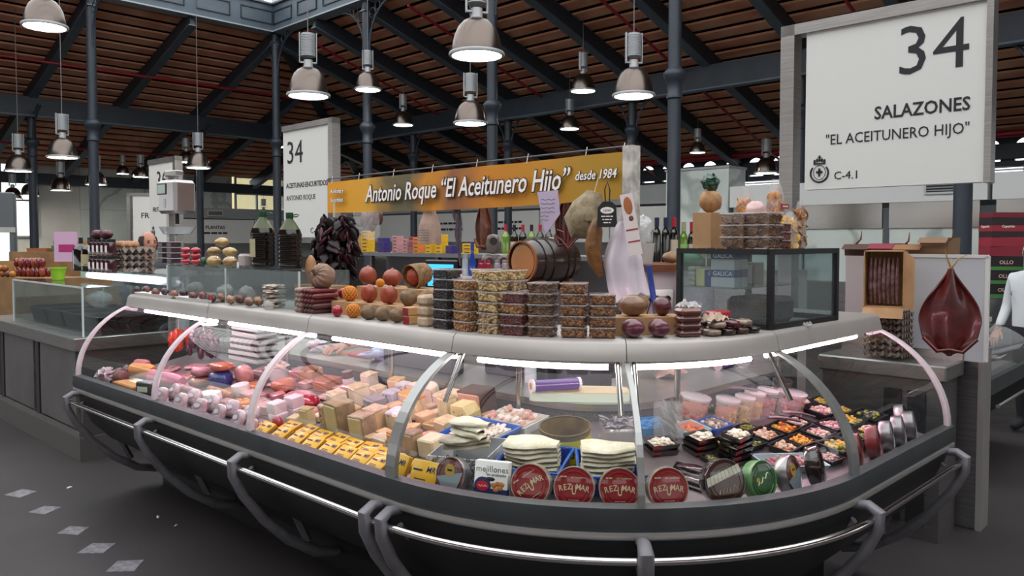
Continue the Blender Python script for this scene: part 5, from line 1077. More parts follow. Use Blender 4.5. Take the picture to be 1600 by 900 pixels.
sobra(575, 0, .042, .046, 'round dark red sobrassada on top of the pile', .695, seed=1, z0=ZT+.125); sobra(613, 0, .046, .042, 'wide red brown sobrassada on top of the pile', .695, seed=2, z0=ZT+.125)
sobra(578, 0, .033, .042, 'cut sobrassada showing orange red paste beside the nets', .512, True, 3, ZT+.06); sobra(609, 0, .034, .042, 'cut sobrassada showing orange red paste in the middle of the pile', .512, True, 4, ZT+.06)
netm = M('orange_net', '#d98a1e', .5)
def net_ball(px, d, r, lb, seed, z0):
    p, h = on_path(px, d, z0); z = z0+r*1.03; t = thing('netted_sausage', lb, 'sausage', (p.x, p.y, z), h); b = MB(); b.ell((0, 0, 0), (r*1.05, r, r), 18, 12, M('net_core', '#a85a24', .5, var=.15, scale=40)); b.obj('sausage', None, t); b = MB()
    for k in range(12):
        for sg in (1, -1): b.tube([(r*1.07*math.sin(v)*math.cos(k*math.pi/6+sg*v*.9), r*1.03*math.sin(v)*math.sin(k*math.pi/6+sg*v*.9), r*1.03*math.cos(v)) for v in [math.pi*(j+.3)/9.6 for j in range(10)]], .0017, 4)
    stuff(b.obj('net', netm, t))
net_ball(547, .505, .035, 'sausage in orange net stacked above another net', 1, ZT+.06); net_ball(552, .395, .031, 'sausage in orange net at the foot of the pile', 2, ZT); net_ball(594, .620, .019, 'small netted sausage tucked between the sobrassadas', 3, ZT+.125)
for i, (px, py) in enumerate([(530, 490), (540, 472)]): on_ledge('red_wax_ball', ['shiny red wax ball at the front beside the nets', 'red wax ball behind the nets'][i], 'cheese', [527, 536][i], 900, .025, .025, .027, M('red_wax', '#9a0f2a', .25, coat=.5), d=[.375, .566][i], amp=.02, z0=[ZT, ZT+.06][i])
kraft = M('kraft_paper', '#7d6750', .75, var=.2, scale=30, bump=.8, bscale=25)
for i, (px, py, w_) in enumerate([(577, .395, .023), (599, .395, .023), (621, .395, .023), (639, .510, .027), (667, .515, .025)]): on_ledge('kraft_parcel', 'lumpy brown paper wrapped sausage at the front of the pile' if i < 3 else 'brown paper wrapped sausage on the low carton behind the front parcels', 'parcel', px, 0, w_, .042 if i < 3 else .046, .032 if i < 3 else .037, kraft, d=py, z0=ZT if i < 3 else ZT+.06, amp=.2, seed=i, grp='kraft parcels front' if i < 3 else 'kraft parcels upper')
for i, (px, py) in enumerate([(642, 497), (642, 478)]):
    p, h = led(px, .395); z = ZT+.0182+.0365*i; t = thing('red_cheese', ['small cheese with red speckled cut face at the bottom', 'small cheese with dark red cut face stacked on the speckled one'][i], 'cheese', (p.x, p.y, z), h+R(8-6*i)); b = MB(); b.rbox(-.019, -.03, -.0182, .019, .03, .0182, .004); b.obj('rind', M('gold_rind', '#b98f5c', .5), t, ang=25); b = MB(); b.rbox(-.0165, -.0315, -.0155, .0165, -.029, .0155, .001); b.obj('cut_face', M('quince_red', '#7d1420', .35, col2='#a8303a', scale=50), t, ang=25)
clothm = M('cheesecloth', '#c0a78c', .85, var=.12, scale=25, bump=.6, bscale=30)
for i in range(3):
    p, h = led(669, .395); b = MB(); b.rbox(-.031, -.04, 0, .031, .04, .042, .010); place(tag(b.obj('cloth_cheese', clothm, ang=25), 'square cloth wrapped cheese in the stack beside the raisin tubs', 'cheese', 'cloth cheeses'), p+Vector((0, 0, .043*i)), h+R(2-2*i))
p, h = on_path(654, .69, ZT+.125); t = thing('esparto_basket', 'tipped woven basket holding orange sobrassada', 'basket', (p.x, p.y, ZT+.125+.062), R(48), ry=R(78)); b = MB(); b.lathe([(.02, .075), (.048, .045), (.058, -.01), (.06, -.05), (.055, -.05), (.050, .0), (.035, .04), (0, .07)], 24, M('esparto', '#7d6040', .8, var=.3, scale=40, bump=.6, bscale=60), cap=False); b.obj('wicker', None, t); b = MB(); b.ell((0, 0, -.018), (.043, .043, .040), 16, 10, sobc, amp=.12); b.obj('sobrassada', None, t)
# fuet sausages and white packs
fu = [M('fuet_white', '#a3897c', .7, var=.25, scale=40), M('fuet_red', '#6d2426', .45, var=.2, scale=40, coat=.2), M('fuet_brown', '#5a3230', .5, var=.25, scale=40)]
sF = s_at(463, .37, ZT)
for i in range(30):
    row = i//6; q_, h = path(sF+.0275*(i % 6)+.013*(row % 2), .362); b = MB(); L = .15; k = (0 if i % 6 < 2 else 2 if row < 2 else 1)
    b.tube([(0, 0, 0), (0, .01, .001), (.001, L*.5, .002), (0, L-.01, .001), (0, L, 0)], [.004, .0125, .0132, .012, .004], 10); place(tag(b.obj('fuet_sausage', fu[k]), ['white bloomed dry sausage in the bundle on the ledge', 'red dry sausage in the bundle on the ledge', 'dark brown dry sausage in the bundle on the ledge'][k], 'sausage', 'dry sausages %d' % k), (q_.x, q_.y, ZT+.0112+.0236*row), h+R(random.uniform(-1, 1)))
for i in range(5):
    p, h = led(428+2*(i % 2), .44); b = MB(); b.ell((0, 0, 0), (.058, .050, .0125), 24, 12, amp=.4, fr=2.2, seed=i, power=.8); place(tag(b.obj('vacuum_pack', M('pack_pale', '#b3a08e', .25, coat=.6, col2='#cdbcae', scale=25)), 'pale cloudy vacuum pack in the heap beside the dry sausages', 'pack', 'pale packs'), p+Vector((0, 0, .0125+.0245*i)), h+R(random.uniform(-12, 12)))
p, h = led(420, .355); b = MB(); b.ell((0, 0, .022), (.04, .022, .022), 16, 10, bagp, amp=.25, seed=5); place(tag(b.obj('pack_bag', bagp, ang=85), 'crumpled clear wrapper hanging over the ledge edge', 'bag'), p, h)
p, h = led(500, .435); t = thing('pleated_cheese', 'round cloth bundle with pleated top behind the dry sausages', 'cheese', (p.x, p.y, ZT+.118+.0615), h, rx=R(70)); b = MB(); n = 28; vs = []
for j, (r_, z) in enumerate([(.0, .022), (.03, .028), (.055, .018), (.062, -.01), (.055, -.05), (0, -.06)]):
    for i in range(n): a = 2*math.pi*i/n; k = 1+.05*math.cos(i*math.pi) if 0 < j < 4 else 1; vs.append((r_*math.cos(a)*k, r_*math.sin(a)*k, z+(.003*math.cos(i*math.pi) if j == 1 else 0)))
b.add(vs, [(j*n+i, j*n+(i+1) % n, (j+1)*n+(i+1) % n, (j+1)*n+i) for j in range(5) for i in range(n)]); b.obj('cloth', M('pleat_cloth', '#8a6f5e', .8, var=.15, scale=20), t); b = MB(); b.tube([(0, 0, .025), (.01, .012, .05), (.022, .016, .062)], [.012, .010, .006], 8); b.obj('knot', M('pleat_cloth', '#8a6f5e', .8), t)
tier('plain carton behind the dry sausage bundle', .56, .70, .115, s_at(470, .6, 1.37), s_at(520, .6, 1.37))
p, h = on_path(486, .63, ZT+.115); b = MB(); b.ell((0, 0, .075), (.032, .03, .076), 16, 12, amp=.06, seed=8); place(tag(b.obj('wrapped_ham_end', M('tan_wrap', '#a3764e', .6, var=.2, scale=15)), 'tan wrapped ham end standing behind the pleated bundle', 'meat'), p+Vector((0, 0, .004)), h)
# ---- clear guard box and dried goods at the left
pA, hA = led(262, .42); pB, hB = led(468, .42); Lb = (Vector((pB.x, pB.y))-Vector((pA.x, pA.y))).length
GB2 = glass_box('guard_box', 'long clear acrylic guard box on the case top under the oil jugs', (pA.x, pA.y, ZT), hA, 0, 0, 0, Lb, .30, .195, None, True, pane)
for x in (0, Lb*.5, Lb): b = MB(); b.box(x-.004, -.004, 0, x+.004, .004, .195); b.obj('edge_strip', M('acrylic_edge', '#c9d2d2', .2), GB2, smooth=False)
for x0, x1 in ((-.3, .25), (.28, .72)):
    b = MB(); pL, hL = pA, hA; v = Vector((math.cos(hA), math.sin(hA), 0)); nrm = Vector((-math.sin(hA), math.cos(hA), 0)); t = tray('white_tray', 'shallow white tray of dried meats along the left ledge' if x0 < 0 else 'shallow white tray of wrapped pieces along the ledge', pA+v*((x0+x1)/2)-nrm*.03, hA, x1-x0, .11, .018, white, None, .9)
drk = ['#3a1a1e', '#54282a', '#6d3a34', '#4a3034', '#8a5a4a']
for i in range(14):
    px = 214+14.6*i; p, h = led(px, .362+.052*(i % 2)); c = drk[i % 5] if i < 9 else ['#7d5a4a', '#94705a', '#5a3a34'][i % 3]
    b = MB(); b.ell((0, 0, 0), (.038, .021, .024), 14, 9, amp=.22, fr=2.2, seed=i+30); o = tag(b.obj('dried_meat', M('dried_%s' % c, c, .4, var=.3, scale=40, coat=.2)), ['dark red chunk of dried meat', 'brown wrapped dried piece', 'wrinkled cured chunk'][i % 3]+' on the white tray left of the sausages', 'meat', 'dried pieces %d' % (i % 3)); place(o, p+Vector((0, 0, .0035-min(v.co.z for v in o.data.vertices))), h)
for i, (px, w_) in enumerate([(305, .12), (352, .10), (386, .09)]):
    p, h = led(px, .51); b = MB(); b.ell((0, 0, 0), (w_*.5, .05, .045), 18, 12, amp=.22, fr=3, seed=i+50); o = tag(b.obj('dried_fish_pack', [M('stripe_pack', '#4a4440', .3, coat=.5, col2='#8a8078', scale=60), M('clear_pack', '#8f7f78', .2, coat=.8, col2='#b8aaa4', scale=30), M('clear_pack', '#8f7f78', .2, coat=.8)][i], ang=85), ['dark ribbed pack of dried fish in the guard box', 'cloudy plastic packet beside the ribbed pack', 'cloudy plastic packet at the far side of the guard box'][i], 'pack'); place(o, p+Vector((0, 0, -.0008-min(v.co.z for v in o.data.vertices))), h)
p, h = led(330, .322); t = thing('price_clip', 'small red price clip with wire on the ledge edge', 'clip', p, h); b = MB(); b.rbox(-.014, -.003, .02, .014, .003, .052, .002); b.obj('tag', M('clip_red', '#b01824', .4), t, ang=25); b = MB(); b.tube([(0, 0, .02), (.003, -.012, .002), (-.004, -.024, -.03), (.006, -.022, -.05)], .0014, 5); b.obj('wire', chrome, t)
# ---- goods standing on the guard box: oil jugs, bags, eggs
def on_box(px, y=.15, dz=0): # point on top of the guard box
    v = Vector((math.cos(hA), math.sin(hA))); n_ = Vector((-math.sin(hA), math.cos(hA))); o = Vector((pA.x, pA.y))+n_*y; a = (px-800)/F_PX
    t_ = (a*o.y-o.x)/(v.x-a*v.y); q = o+v*t_; return Vector((q.x, q.y, ZT+.197+dz))
greenb = M('jug_glass', '#120d08', .15, coat=.3); capg = M('cap_green', '#16482c', .4); neckm = M('jug_neck', '#39440f', .22)
def jug(px, label, lab, sc):
    p = on_box(px); t = thing('oil_jug', label, 'jug', p, hA+R(20)); t.scale = (sc, sc, sc); b = MB(); pr = [(.0, 0), (.058, 0), (.066, .01)]
    for k in range(7): z = .02+k*.024; pr += [(.068, z), (.065, z+.010), (.065, z+.014), (.068, z+.022)]
    pr += [(.066, .195), (.058, .22)]; b.lathe(pr, 24); b.obj('jug_body', greenb, t); b = MB(); b.lathe([(.058, .22), (.036, .255), (.022, .275), (.018, .285)], 24, None, cap=False); b.obj('shoulder', neckm, t)
    b = MB(); b.lathe([(.02, .282), (.021, .285), (.021, .315), (.0, .317)], 18); c = b.obj('cap', capg, t); b = MB(); b.tube([(.02, 0, .30), (.05, 0, .306), (.066, .0, .300), (.055, 0, .293), (.02, 0, .29)], .0035, 6); b.obj('handle_ring', capg, t)
    if lab: b = MB(); b.lathe([(.0695, .06), (.0695, .16)], 16, M('label_cream', '#b3a984', .7), None, False, R(190), R(275)); b.obj('label', None, t); 
jug(411, 'dark five litre olive oil jug with cream label and green cap', True, 1.0); jug(453, 'dark five litre olive oil jug with ribbed sides and no label', False, .95)
for i, (px, z, c, y_) in enumerate([(334, 0, '#a3844e', .10), (359, 0, '#94703a', .10), (334, 0, '#a88950', .20), (359, 0, '#b39150', .20), (334, .056, '#a3803c', .15), (359, .056, '#ab8a55', .15), (347, .112, '#94703a', .15)]):
    p = on_box(px, y_, z); b = MB(); b.ell((0, 0, .028), (.038, .044, .028), 16, 10, amp=.14, fr=3, seed=i+70); place(tag(b.obj('snack_bag', M('gold_bag_%d' % (i % 3), c, .2, coat=.8, var=.35, scale=25), ang=85), 'golden bag of snacks in the pile beside the oil jugs', 'bag', 'golden snack bags'), p, hA)
for i in range(6):
    p = on_box(290+16*(i % 2), .14, .036*(i//2)); b = MB(); b.ell((0, 0, .018), (.0255, .032, .018), 14, 8, amp=.14, seed=i+90); place(tag(b.obj('red_bag', M('red_bag', '#a8142a', .25, coat=.7, var=.3, scale=30), ang=85), 'shiny red packet in the pile beside the clear tubs', 'bag', 'red packets'), p, hA)
for i in range(8):
    p = on_box(258+14*(i % 2), .16, .036*(i//2)); b = MB(); b.rbox(-.035, -.035, 0, .035, .035, .03, .005, M('tub_dark', '#3d2a30', .3, coat=.6)); b.rbox(-.037, -.037, .029, .037, .037, .034, .002, M('lid_haze', '#a09aa0', .2, coat=.5)); place(tag(b.obj('fruit_tub', None, ang=25), 'clear tub of dark dried fruit stacked below the scales', 'tub', 'dark fruit tubs'), p, hA)
p = on_box(382, .10); b = MB(); b.rbox(-.03, -.03, 0, .035, .03, .075, .012, M('box_pinkgrey', '#a99c9a', .6)); b.box(-.03, -.031, .0, -.008, -.03, .03, paper); place(tag(b.obj('card_box', None, ang=25), 'small grey pink box with white tag beside the labelled jug', 'box'), p, hA)
for i, px in enumerate((318,)): p = on_box(px, .07, .0); b = MB(); b.ell((0, 0, .026), (.02, .022, .026), 12, 8, amp=.1); place(tag(b.obj('green_packet', M('green_pk', '#274a38', .35)), 'dark green packet between red packets and golden bags', 'bag'), p, hA)
# steel scales on a pole
p = on_box(275, .30); q = WY(280, 305, p.y); t = thing('hanging_scale', 'stainless retail scale with small screen raised on a pole', 'scale', (p.x, p.y, ZT), hA+R(10)); zq = q.z-ZT
b = MB(); b.box(-.075, -.02, -.4, -.045, .02, zq+.16); b.obj('pole', steel, t, smooth=False)
b = MB(); b.rbox(-.075, -.09, zq-.13, .13, .08, zq+.10, .02); hs = b.obj('housing', M('scale_steel', '#a8a4a4', .22, .9), t, ang=25)
b = MB(); b.box(-.065, -.094, zq-.0, .035, -.09, zq+.075, black); b.box(-.058, -.0955, zq+.007, .028, -.094, zq+.068, M('screen_pale', '#a9bcb4', .3)); b.obj('screen', None, hs, smooth=False)
b = MB(); b.box(.0, -.0925, zq-.09, .025, -.09, zq-.03, M('screen_pale', '#a9bcb4', .3)); b.obj('keypad', None, hs, smooth=False)
b = MB(); b.rbox(-.08, -.03, zq+.13, .06, .03, zq+.17, .006); b.obj('top_bracket', steel, t, ang=25); b = MB(); b.cyl((.02, 0, zq+.10), (.02, 0, zq+.14), .012, None, 10); b.obj('neck', steel, t)
b = MB(); b.cyl((.02, 0, zq-.2), (.02, 0, zq-.13), .014, None, 10, black); b.lathe([(0, zq-.28), (.09, zq-.27), (.12, zq-.22), (.118, zq-.22), (.088, zq-.262), (0, zq-.27)], 24, CLEAR('pan_plastic', '#dfe2e4', .3, .1), T(.02, 0, 0), cap=False); b.obj('weighing_pan', None, t)
# ---- cured roe, hams and packs right of the nut tubs
tier('plain carton carrying the brown roe and the dark red piece', .455, .575, .066, s_at(975, .5, 1.3), s_at(1040, .5, 1.3))
for i, (px, z0, a, c_, zr, m, lb, d) in enumerate([(989, ZT+.066, .056, .046, .040, ('#6d4630', '#8a6a50'), 'big brown cured roe lying above the cut hams', .51), (1034, ZT+.066, .033, .046, .036, ('#4d1a24', '#5a222a'), 'dark red cured piece beside the brown roe', .51), (989, ZT, .041, .044, .035, ('#5a2a34', '#6d3a44'), 'cut cured ham with veined purple face at the ledge edge', .392), (1029, ZT, .038, .044, .034, ('#54242e', '#6d3a44'), 'cut cured ham wrapped in film beside the veined one', .392)]):
    p, h = on_path(px, d, z0); t = thing('cured_piece', lb, 'meat', (p.x, p.y, z0+zr), h); b = MB(); b.ell((0, 0, 0), (a, c_, zr), 20, 14, amp=.06, seed=i); b.obj('body', M('cured%d' % i, m[0], .35, col2=m[1], scale=18, coat=.4), t)
    if i > 1: b = MB(); b.ell((0, -c_*.78, 0), (a*.8, .012, zr*.8), 18, 8); b.obj('cut_face', M('cured_face', '#5a2434', .25, coat=.7, col2='#7d4a56', scale=35), t)
for i, (d_, k) in enumerate([(.385, 0), (.455, 0), (.385, 1), (.455, 1), (.385, 2), (.385, 3)]):
    p, h = led(1075, d_); b = MB(); b.rbox(-.045, -.032, 0, .045, .032, .026, .010); place(tag(b.obj('brown_pack', M('brown_pack%d' % (i % 2), ['#54281e', '#6d3a28'][i % 2], .25, coat=.6, var=.2, scale=25), ang=30), 'brown vacuum packed slab stacked beside the cured hams', 'pack', 'brown slabs'), p+Vector((0, 0, .0262*k)), h+R(random.uniform(-1.5, 1.5)))
sP = s_at(1101, .37, ZT)+.045; spots = []
for z_, rows in ((0, ((.368, 4, .098), (.442, 3, .118), (.516, 3, .130))), (1, ((.368, 3, .098), (.442, 3, .118)))):
    for d_, n, st in rows: spots += [(sP+st*k+(.03 if z_ else 0), d_, z_) for k in range(n)]
for i, (s_, d_, z_) in enumerate(spots):
    q_, h = path(s_, d_); c = ['#8f7a68', '#3a1c1e', '#54302a', '#241a1c', '#a38d7d', '#5a2026'][i % 6]; b = MB(); b.ell((0, 0, 0), (.031, .033, .0135), 16, 10, amp=.16, fr=2.4, seed=i+120, power=.75)
    o = tag(b.obj('cured_packet', M('packet%d' % (i % 6), c, .25, coat=.6, var=.25, scale=30), ang=85), ['translucent paper packet of cured slices', 'dark red vacuum packet', 'brown vacuum packet', 'black vacuum packet', 'pale paper packet', 'maroon vacuum packet'][i % 6]+' in front of the black framed box', 'packet', 'cured packets %d' % (i % 6)); place(o, (q_.x, q_.y, ZT-.0005-min(v.co.z for v in o.data.vertices)+.028*z_), h+R(random.uniform(-5, 5)))
q_, h = path(sP+.14, .44); b = MB(); b.rbox(-.045, -.028, 0, .045, .028, .028, .006); place(tag(b.obj('red_pouch', M('pouch_red', '#a8202c', .3, coat=.5), ang=30), 'bright red pouch lying on the cured packets', 'pouch'), (q_.x, q_.y, ZT+.0555), h+R(6))
def crumple(name, label, pt, s_, seed, m=bagp, rz=0):
    b = MB(); b.sheet(lambda u, v: ((u-.5)*s_*2, (v-.5)*s_*1.3, s_*.9*abs(noise.noise(Vector((u*3, v*3, seed))))+s_*.4*u*v), 9, 7, thick=.0008); o = tag(b.obj(name, m, ang=20), label, 'wrapper'); place(o, Vector(pt)-Vector((0, 0, min(v.co.z for v in o.data.vertices)+.0005)), rz)
p, h = led(1075, .40); crumple('plastic_wrapper', 'crumpled clear wrapper on top of the brown slabs', p+Vector((0, 0, .1048)), .04, 3, rz=h); p, h = led(1262, .33); crumple('plastic_wrapper', 'crumpled clear wrapper at the ledge edge before the black framed box', p+Vector((0, 0, .001)), .022, 8, rz=h)
q_, h = path(sP+.02, .368); crumple('paper_wrapper', 'folded brown paper wrapper lying over the cured packets', (q_.x, q_.y, ZT+.055), .042, 5, M('wax_paper', '#a88f78', .5, coat=.3), rz=h)
# ---- black framed acrylic box with cartons
q, hq = path(SA+.03, .36); BX = glass_box('framed_box', 'black framed clear display box on the right corner of the case top', (q.x, q.y, ZT), R(43), 0, 0, 0, .56, .42, .315, black, True, pane)
def bx(x, y, z): v = Matrix.Rotation(R(43), 3, 'Z') @ Vector((x, y, 0)); return Vector((q.x+v.x, q.y+v.y, ZT+z))
t = BX; b = MB(); b.box(.01, .16, .15, .55, .41, .156); b.obj('inner_shelf', CLEAR('shelf_acr', '#dfe4e6', .2, .05), t, smooth=False)
def carton(name, label, loc, rz, w_, dp, hh, m, txt, tm, band=None, sz=.03, grp=None, cat='box'):
    t = thing(name, label, cat, loc, rz, grp); b = MB(); b.rbox(-w_/2, -dp/2, 0, w_/2, dp/2, hh, .0015, m)
    if band: b.box(-w_/2-.0005, -dp/2-.0005, hh*.55, w_/2+.0005, dp/2+.0005, hh*.97, band)
    k = b.obj('carton_body', None, t, smooth=False)
    if txt: text(txt, sz, tm, k, T(0, -dp/2-.001, hh*(.75 if band else .55)) @ FRONT, ext=.0003, bold=.015); text(txt, sz, tm, k, T(-w_/2-.001, 0, hh*(.75 if band else .55), rz=R(-90)) @ FRONT, ext=.0003, bold=.015)
    return t
gblue = M('carton_blue', '#2a4f8f', .45); cw = M('carton_pale', '#c9cdd2', .5)
for i in range(4): carton('mussel_carton', 'blue and white mussel box on the inner shelf of the framed box', bx(.055 if i < 2 else .110, .232, .1565+.0735*(i % 2)), R(-47), .110, .05, .073, cw, 'GALICA', white, gblue, .026, 'blue white mussel boxes')
carton('blue_box', 'small blue box beside the blue and white mussel boxes', bx(.055, .304, .1565), R(-47), .028, .04, .07, gblue, '', white); carton('yellow_box', 'small pale yellow box with picture beside the blue box', bx(.055, .342, .1565), R(-47), .042, .04, .07, M('carton_yel', '#d9cf9a', .5), '', ink)
for i in range(4): b = MB(); b.rbox(-.030, -.016, 0, .030, .016, .020, .005); place(tag(b.obj('paper_packet', M('packet_white', '#c9c2bc', .5), ang=30), 'flat white packet stacked on the inner shelf of the framed box', 'packet', 'white packets in the framed box'), bx(.055, .383, .1565+.0203*i), R(43))
for i in range(6): carton('stock_box', 'dim boxed goods stacked inside the right half of the framed box', bx(.2+.1*(i % 3), .30, .157+.07*(i//3) if False else .157), R(43), .08, .05, .07+.012*i, M('stock%d' % (i % 3), ['#7d8a94', '#94908a', '#8a7d74'][i % 3], .5), '', ink, None, .02, 'stock in the framed box') if i < 3 else None
b = MB(); b.rbox(.16, .10, .001, .40, .30, .11, .02, M('grey_bundle', '#4d484c', .6, var=.2, scale=20)); o = tag(b.obj('grey_bundle', None, ang=30), 'grey bundle lying in the bottom of the framed box', 'bundle'); place(o, (q.x, q.y, ZT), R(43))
# on top of the framed box
ZB = ZT+.317
def bt(px, y=.15):
    o = bx(0, y, 0); v = Vector((math.cos(R(43)), math.sin(R(43)))); a = (px-800)/F_PX; t_ = (a*o.y-o.x)/(v.x-a*v.y); return Vector((o.x+v.x*t_, o.y+v.y*t_, ZB))
def bl_(x, y, z=0): return bx(x, y, .317+z)
for k in range(3):
    nut_tub('pecan', bl_(.062, .066, .0478*k), R(43), 'clear tub of brown striped nuts stacked on the black framed box', 'nut tubs on the framed box', 1.2)
    nut_tub('red', bl_(.160, .056, .034*k), R(43), 'small clear tub of dark nuts beside the larger tubs on the framed box', 'small nut tubs on the framed box', .85)
    nut_tub('pecan', bl_(.062, .178, .0478*k), R(43), 'clear tub of brown striped nuts stacked on the black framed box', 'nut tubs on the framed box', 1.2)
chipm = M('chip_yellow', '#d99a2e', .4, var=.25, scale=30, coat=.5)
def tall_bag(x, y, w_, hh, c1, lb, seed, tie=True, sc=1):
    p = bl_(x, y); t = thing('snack_bag', lb, 'bag', p, R(43)); b = MB(); n = 10
    b.sheet(lambda u, v: ((w_*(.85+.15*math.sin(math.pi*min(1, v*1.2)))*(1-.35*max(0, v-.8)/.2))*math.cos(2*math.pi*u)*.5*(1+.08*noise.noise(Vector((u*5, v*6, seed)))), w_*.32*math.sin(2*math.pi*u)*(1-.8*max(0, v-.75)/.25)*(1+.1*noise.noise(Vector((u*4, v*5, seed+3)))), hh*v), 20, 12); b.obj('film', bagp, t)
    b = MB(); r2 = random.Random(seed)
    for i in range(110): b.ell((0, 0, 0), (.021, .017, .004), 7, 4, c1, T(r2.uniform(-.36, .36)*w_, r2.uniform(-.2, .2)*w_, r2.uniform(.04, .78)*hh, rx=r2.uniform(0, 6), ry=r2.uniform(0, 6)))
    stuff(b.obj('crisps', None, t)); return t
orc = M('crisp_orange', '#d98a1e', .45, var=.2, scale=20); oyc = M('crisp_yellow', '#d9ac4a', .45, var=.2, scale=20); obr = M('crisp_brown', '#a8754a', .5, var=.2, scale=20)
tt = tall_bag(.40, .20, .105, .30, orc, 'tall clear bag of orange crisps with red label beside the sign post', 1); b = MB(); b.box(-.03, -.045, .17, .035, -.042, .19); b.obj('label', M('label_red', '#9a2a30', .5), tt, smooth=False); fine_print(tt, .045, .010, T(.002, -.0455, .18) @ FRONT, paper, 5)
tall_bag(.27, .27, .095, .26, orc, 'clear bag of orange crisps behind the tied pink bag', 2); tall_bag(.265, .06, .085, .15, oyc, 'clear bag of yellow crisps beside the small nut tubs', 3); tall_bag(.37, .07, .07, .20, obr, 'narrow clear bag of brown crisps at the box edge', 4)
p = bl_(.135, .36); t = thing('twist_bag', 'bag of twisted pastry with dark green tied top', 'bag', p+Vector((0, 0, .155)), 0); b = MB(); b.ell((0, 0, .045), (.048, .04, .048), 16, 10, M('pastry', '#a3784e', .6, var=.25, scale=40), amp=.2); b.obj('pastry', None, t); b = MB(); b.ell((0, 0, .125), (.04, .03, .035), 14, 9, M('green_foil', '#123f2a', .25, coat=.6), amp=.5, seed=3); b.obj('tied_top', None, t)
b = MB(); b.box(-.065, -.045, 0, .065, .045, .15); place(tag(b.obj('pile_carton', card, smooth=False), 'plain carton under the twisted pastry bag', 'carton'), p, R(43))
p = bl_(.172, .165); b = MB(); b.ell((0, 0, .15), (.045, .035, .045), 20, 14, amp=.2, seed=7); b.cyl((0, 0, .0), (0, 0, .13), .03, .04, 12); place(tag(b.obj('pink_bag', M('pink_plastic', '#c9a4a0', .3, coat=.6), ang=85), 'tied pale pink plastic bag on the framed box', 'bag'), p)
p = WY(1182, 388, bt(1195, .35).y+.05); t = thing('notice_card', 'white notice card with green phone logo behind the nut tubs', 'card', (p.x, p.y, ZB-.01), R(-4)); b = MB(); b.box(-.06, 0, 0, .10, .004, .175); k = b.obj('card', paper, t, smooth=False); b = MB(); b.lathe([(0, .001), (.021, .001), (.021, 0)], 24, M('wa_green', '#1f7a46', .5), T(.0, -.001, .135) @ FRONT, cap=False); b.lathe([(.014, .0016), (.011, .0016)], 20, paper, T(.0, -.001, .135) @ FRONT, cap=False); b.tube([(-.006, -.003, .14), (-.003, -.003, .132), (.006, -.003, .129)], .0022, 5, paper); b.obj('phone_logo', None, k)
text('Nues', .018, ink, k, T(.03, -.001, .085) @ FRONT, bold=.01); text('Con', .018, ink, k, T(.028, -.001, .045) @ FRONT, bold=.01)
# ================================================================ BACK OF THE STALL
# bottles
def bottle(name, label, loc, body, cap, lab=None, hh=.30, r=.037, grp=None, band=None, rz=0, labc='#cfc6b8'):
    t = thing(name, label, 'bottle', loc, rz, grp); k = hh/.30; b = MB(); b.lathe([(0, 0), (r, 0), (r, .18*k), (r*.9, .205*k), (r*.45, .23*k), (.0145, .245*k), (.0145, .29*k), (0, .29*k)], 20); b.obj('glass_body', body, t)
    b = MB(); b.lathe([(.0155, .235*k), (.016, .298*k), (0, .30*k)], 16, None, cap=False); b.obj('capsule', cap, t)
    if lab: b = MB(); b.lathe([(r*1.01, .05*k), (r*1.01, .15*k)], 16, lab, None, False, R(200), R(340)); b.box(-.012, -r*1.03, .06*k, .012, -r*1.012, .064*k, ink); b.obj('label', None, t)
    return t
gb = M('wine_glass', '#0c0d0a', .06, coat=1); gg = M('green_glass', '#5a7a22', .08, coat=1); am = M('amber_glass', '#a8641a', .08, coat=1); redc = M('capsule_red', '#9a1c30', .35); navc = M('capsule_navy', '#1c2444', .35); lab = M('wine_label', '#b3a896', .7)
CY = 5.35
for i, (px, py, body, cap, lb, txt) in enumerate([(1026, 400, gb, navc, None, 'dark wine bottle with navy capsule behind the plastic bag'), (1040, 399, gb, navc, None, 'dark wine bottle with navy capsule next to the red capped one'), (1053, 400, gb, redc, lab, 'dark wine bottle with red capsule left of the green bottle'), (1068, 400, gg, M('capsule_pale', '#9a9a7a', .4), M('green_label', '#7fae5a', .6), 'green wine bottle with bright green label'), (1081, 400, gb, redc, lab, 'dark wine bottle with red capsule and cream label'), (1096, 400, gb, redc, lab, 'dark wine bottle with red capsule and cream label'), (1111, 400, gb, redc, lab, 'dark wine bottle with red capsule and cream label'), (1126, 396, am, black, M('label_maroon', '#6d2430', .6), 'amber liqueur bottle with black cap')]):
    p = WY(px, py, CY); bottle('wine_bottle' if i < 7 else 'liqueur_bottle', txt, (p.x, p.y, 1.4505 if i < 3 else 1.4205), body, cap, lb, .305, .028, 'red capped wine bottles' if 4 <= i <= 6 else None, rz=0)
for i, px in enumerate((1143, 1160)):
    p = WY(px, 395, CY-.1); t = bottle('rum_bottle', 'black bottle with slanted red and cream label bands', (p.x, p.y, 1.421), M('rum_black', '#17121a', .2, coat=.6), black, None, .30, .034, 'black banded bottles'); b = MB()
    for k, (c, o_) in enumerate([('#8a1c28', 0), ('#c9b896', .022), ('#8a1c28', .044)]):
        b.tube([(.035*math.sin(a), -.035*math.cos(a), .03+.06*(a+.9)/1.8+o_) for a in [-.9+.3*j for j in range(7)]], .006, 4, M('band_%s' % c, c, .5), flat=1.6)
    b.tube([(.0345*math.sin(a), -.0345*math.cos(a), .175+.03*abs(a)) for a in [-1+.33*j for j in range(7)]], .005, 4, M('band_#c9b896', '#c9b896', .5)); b.obj('label_bands', None, t)
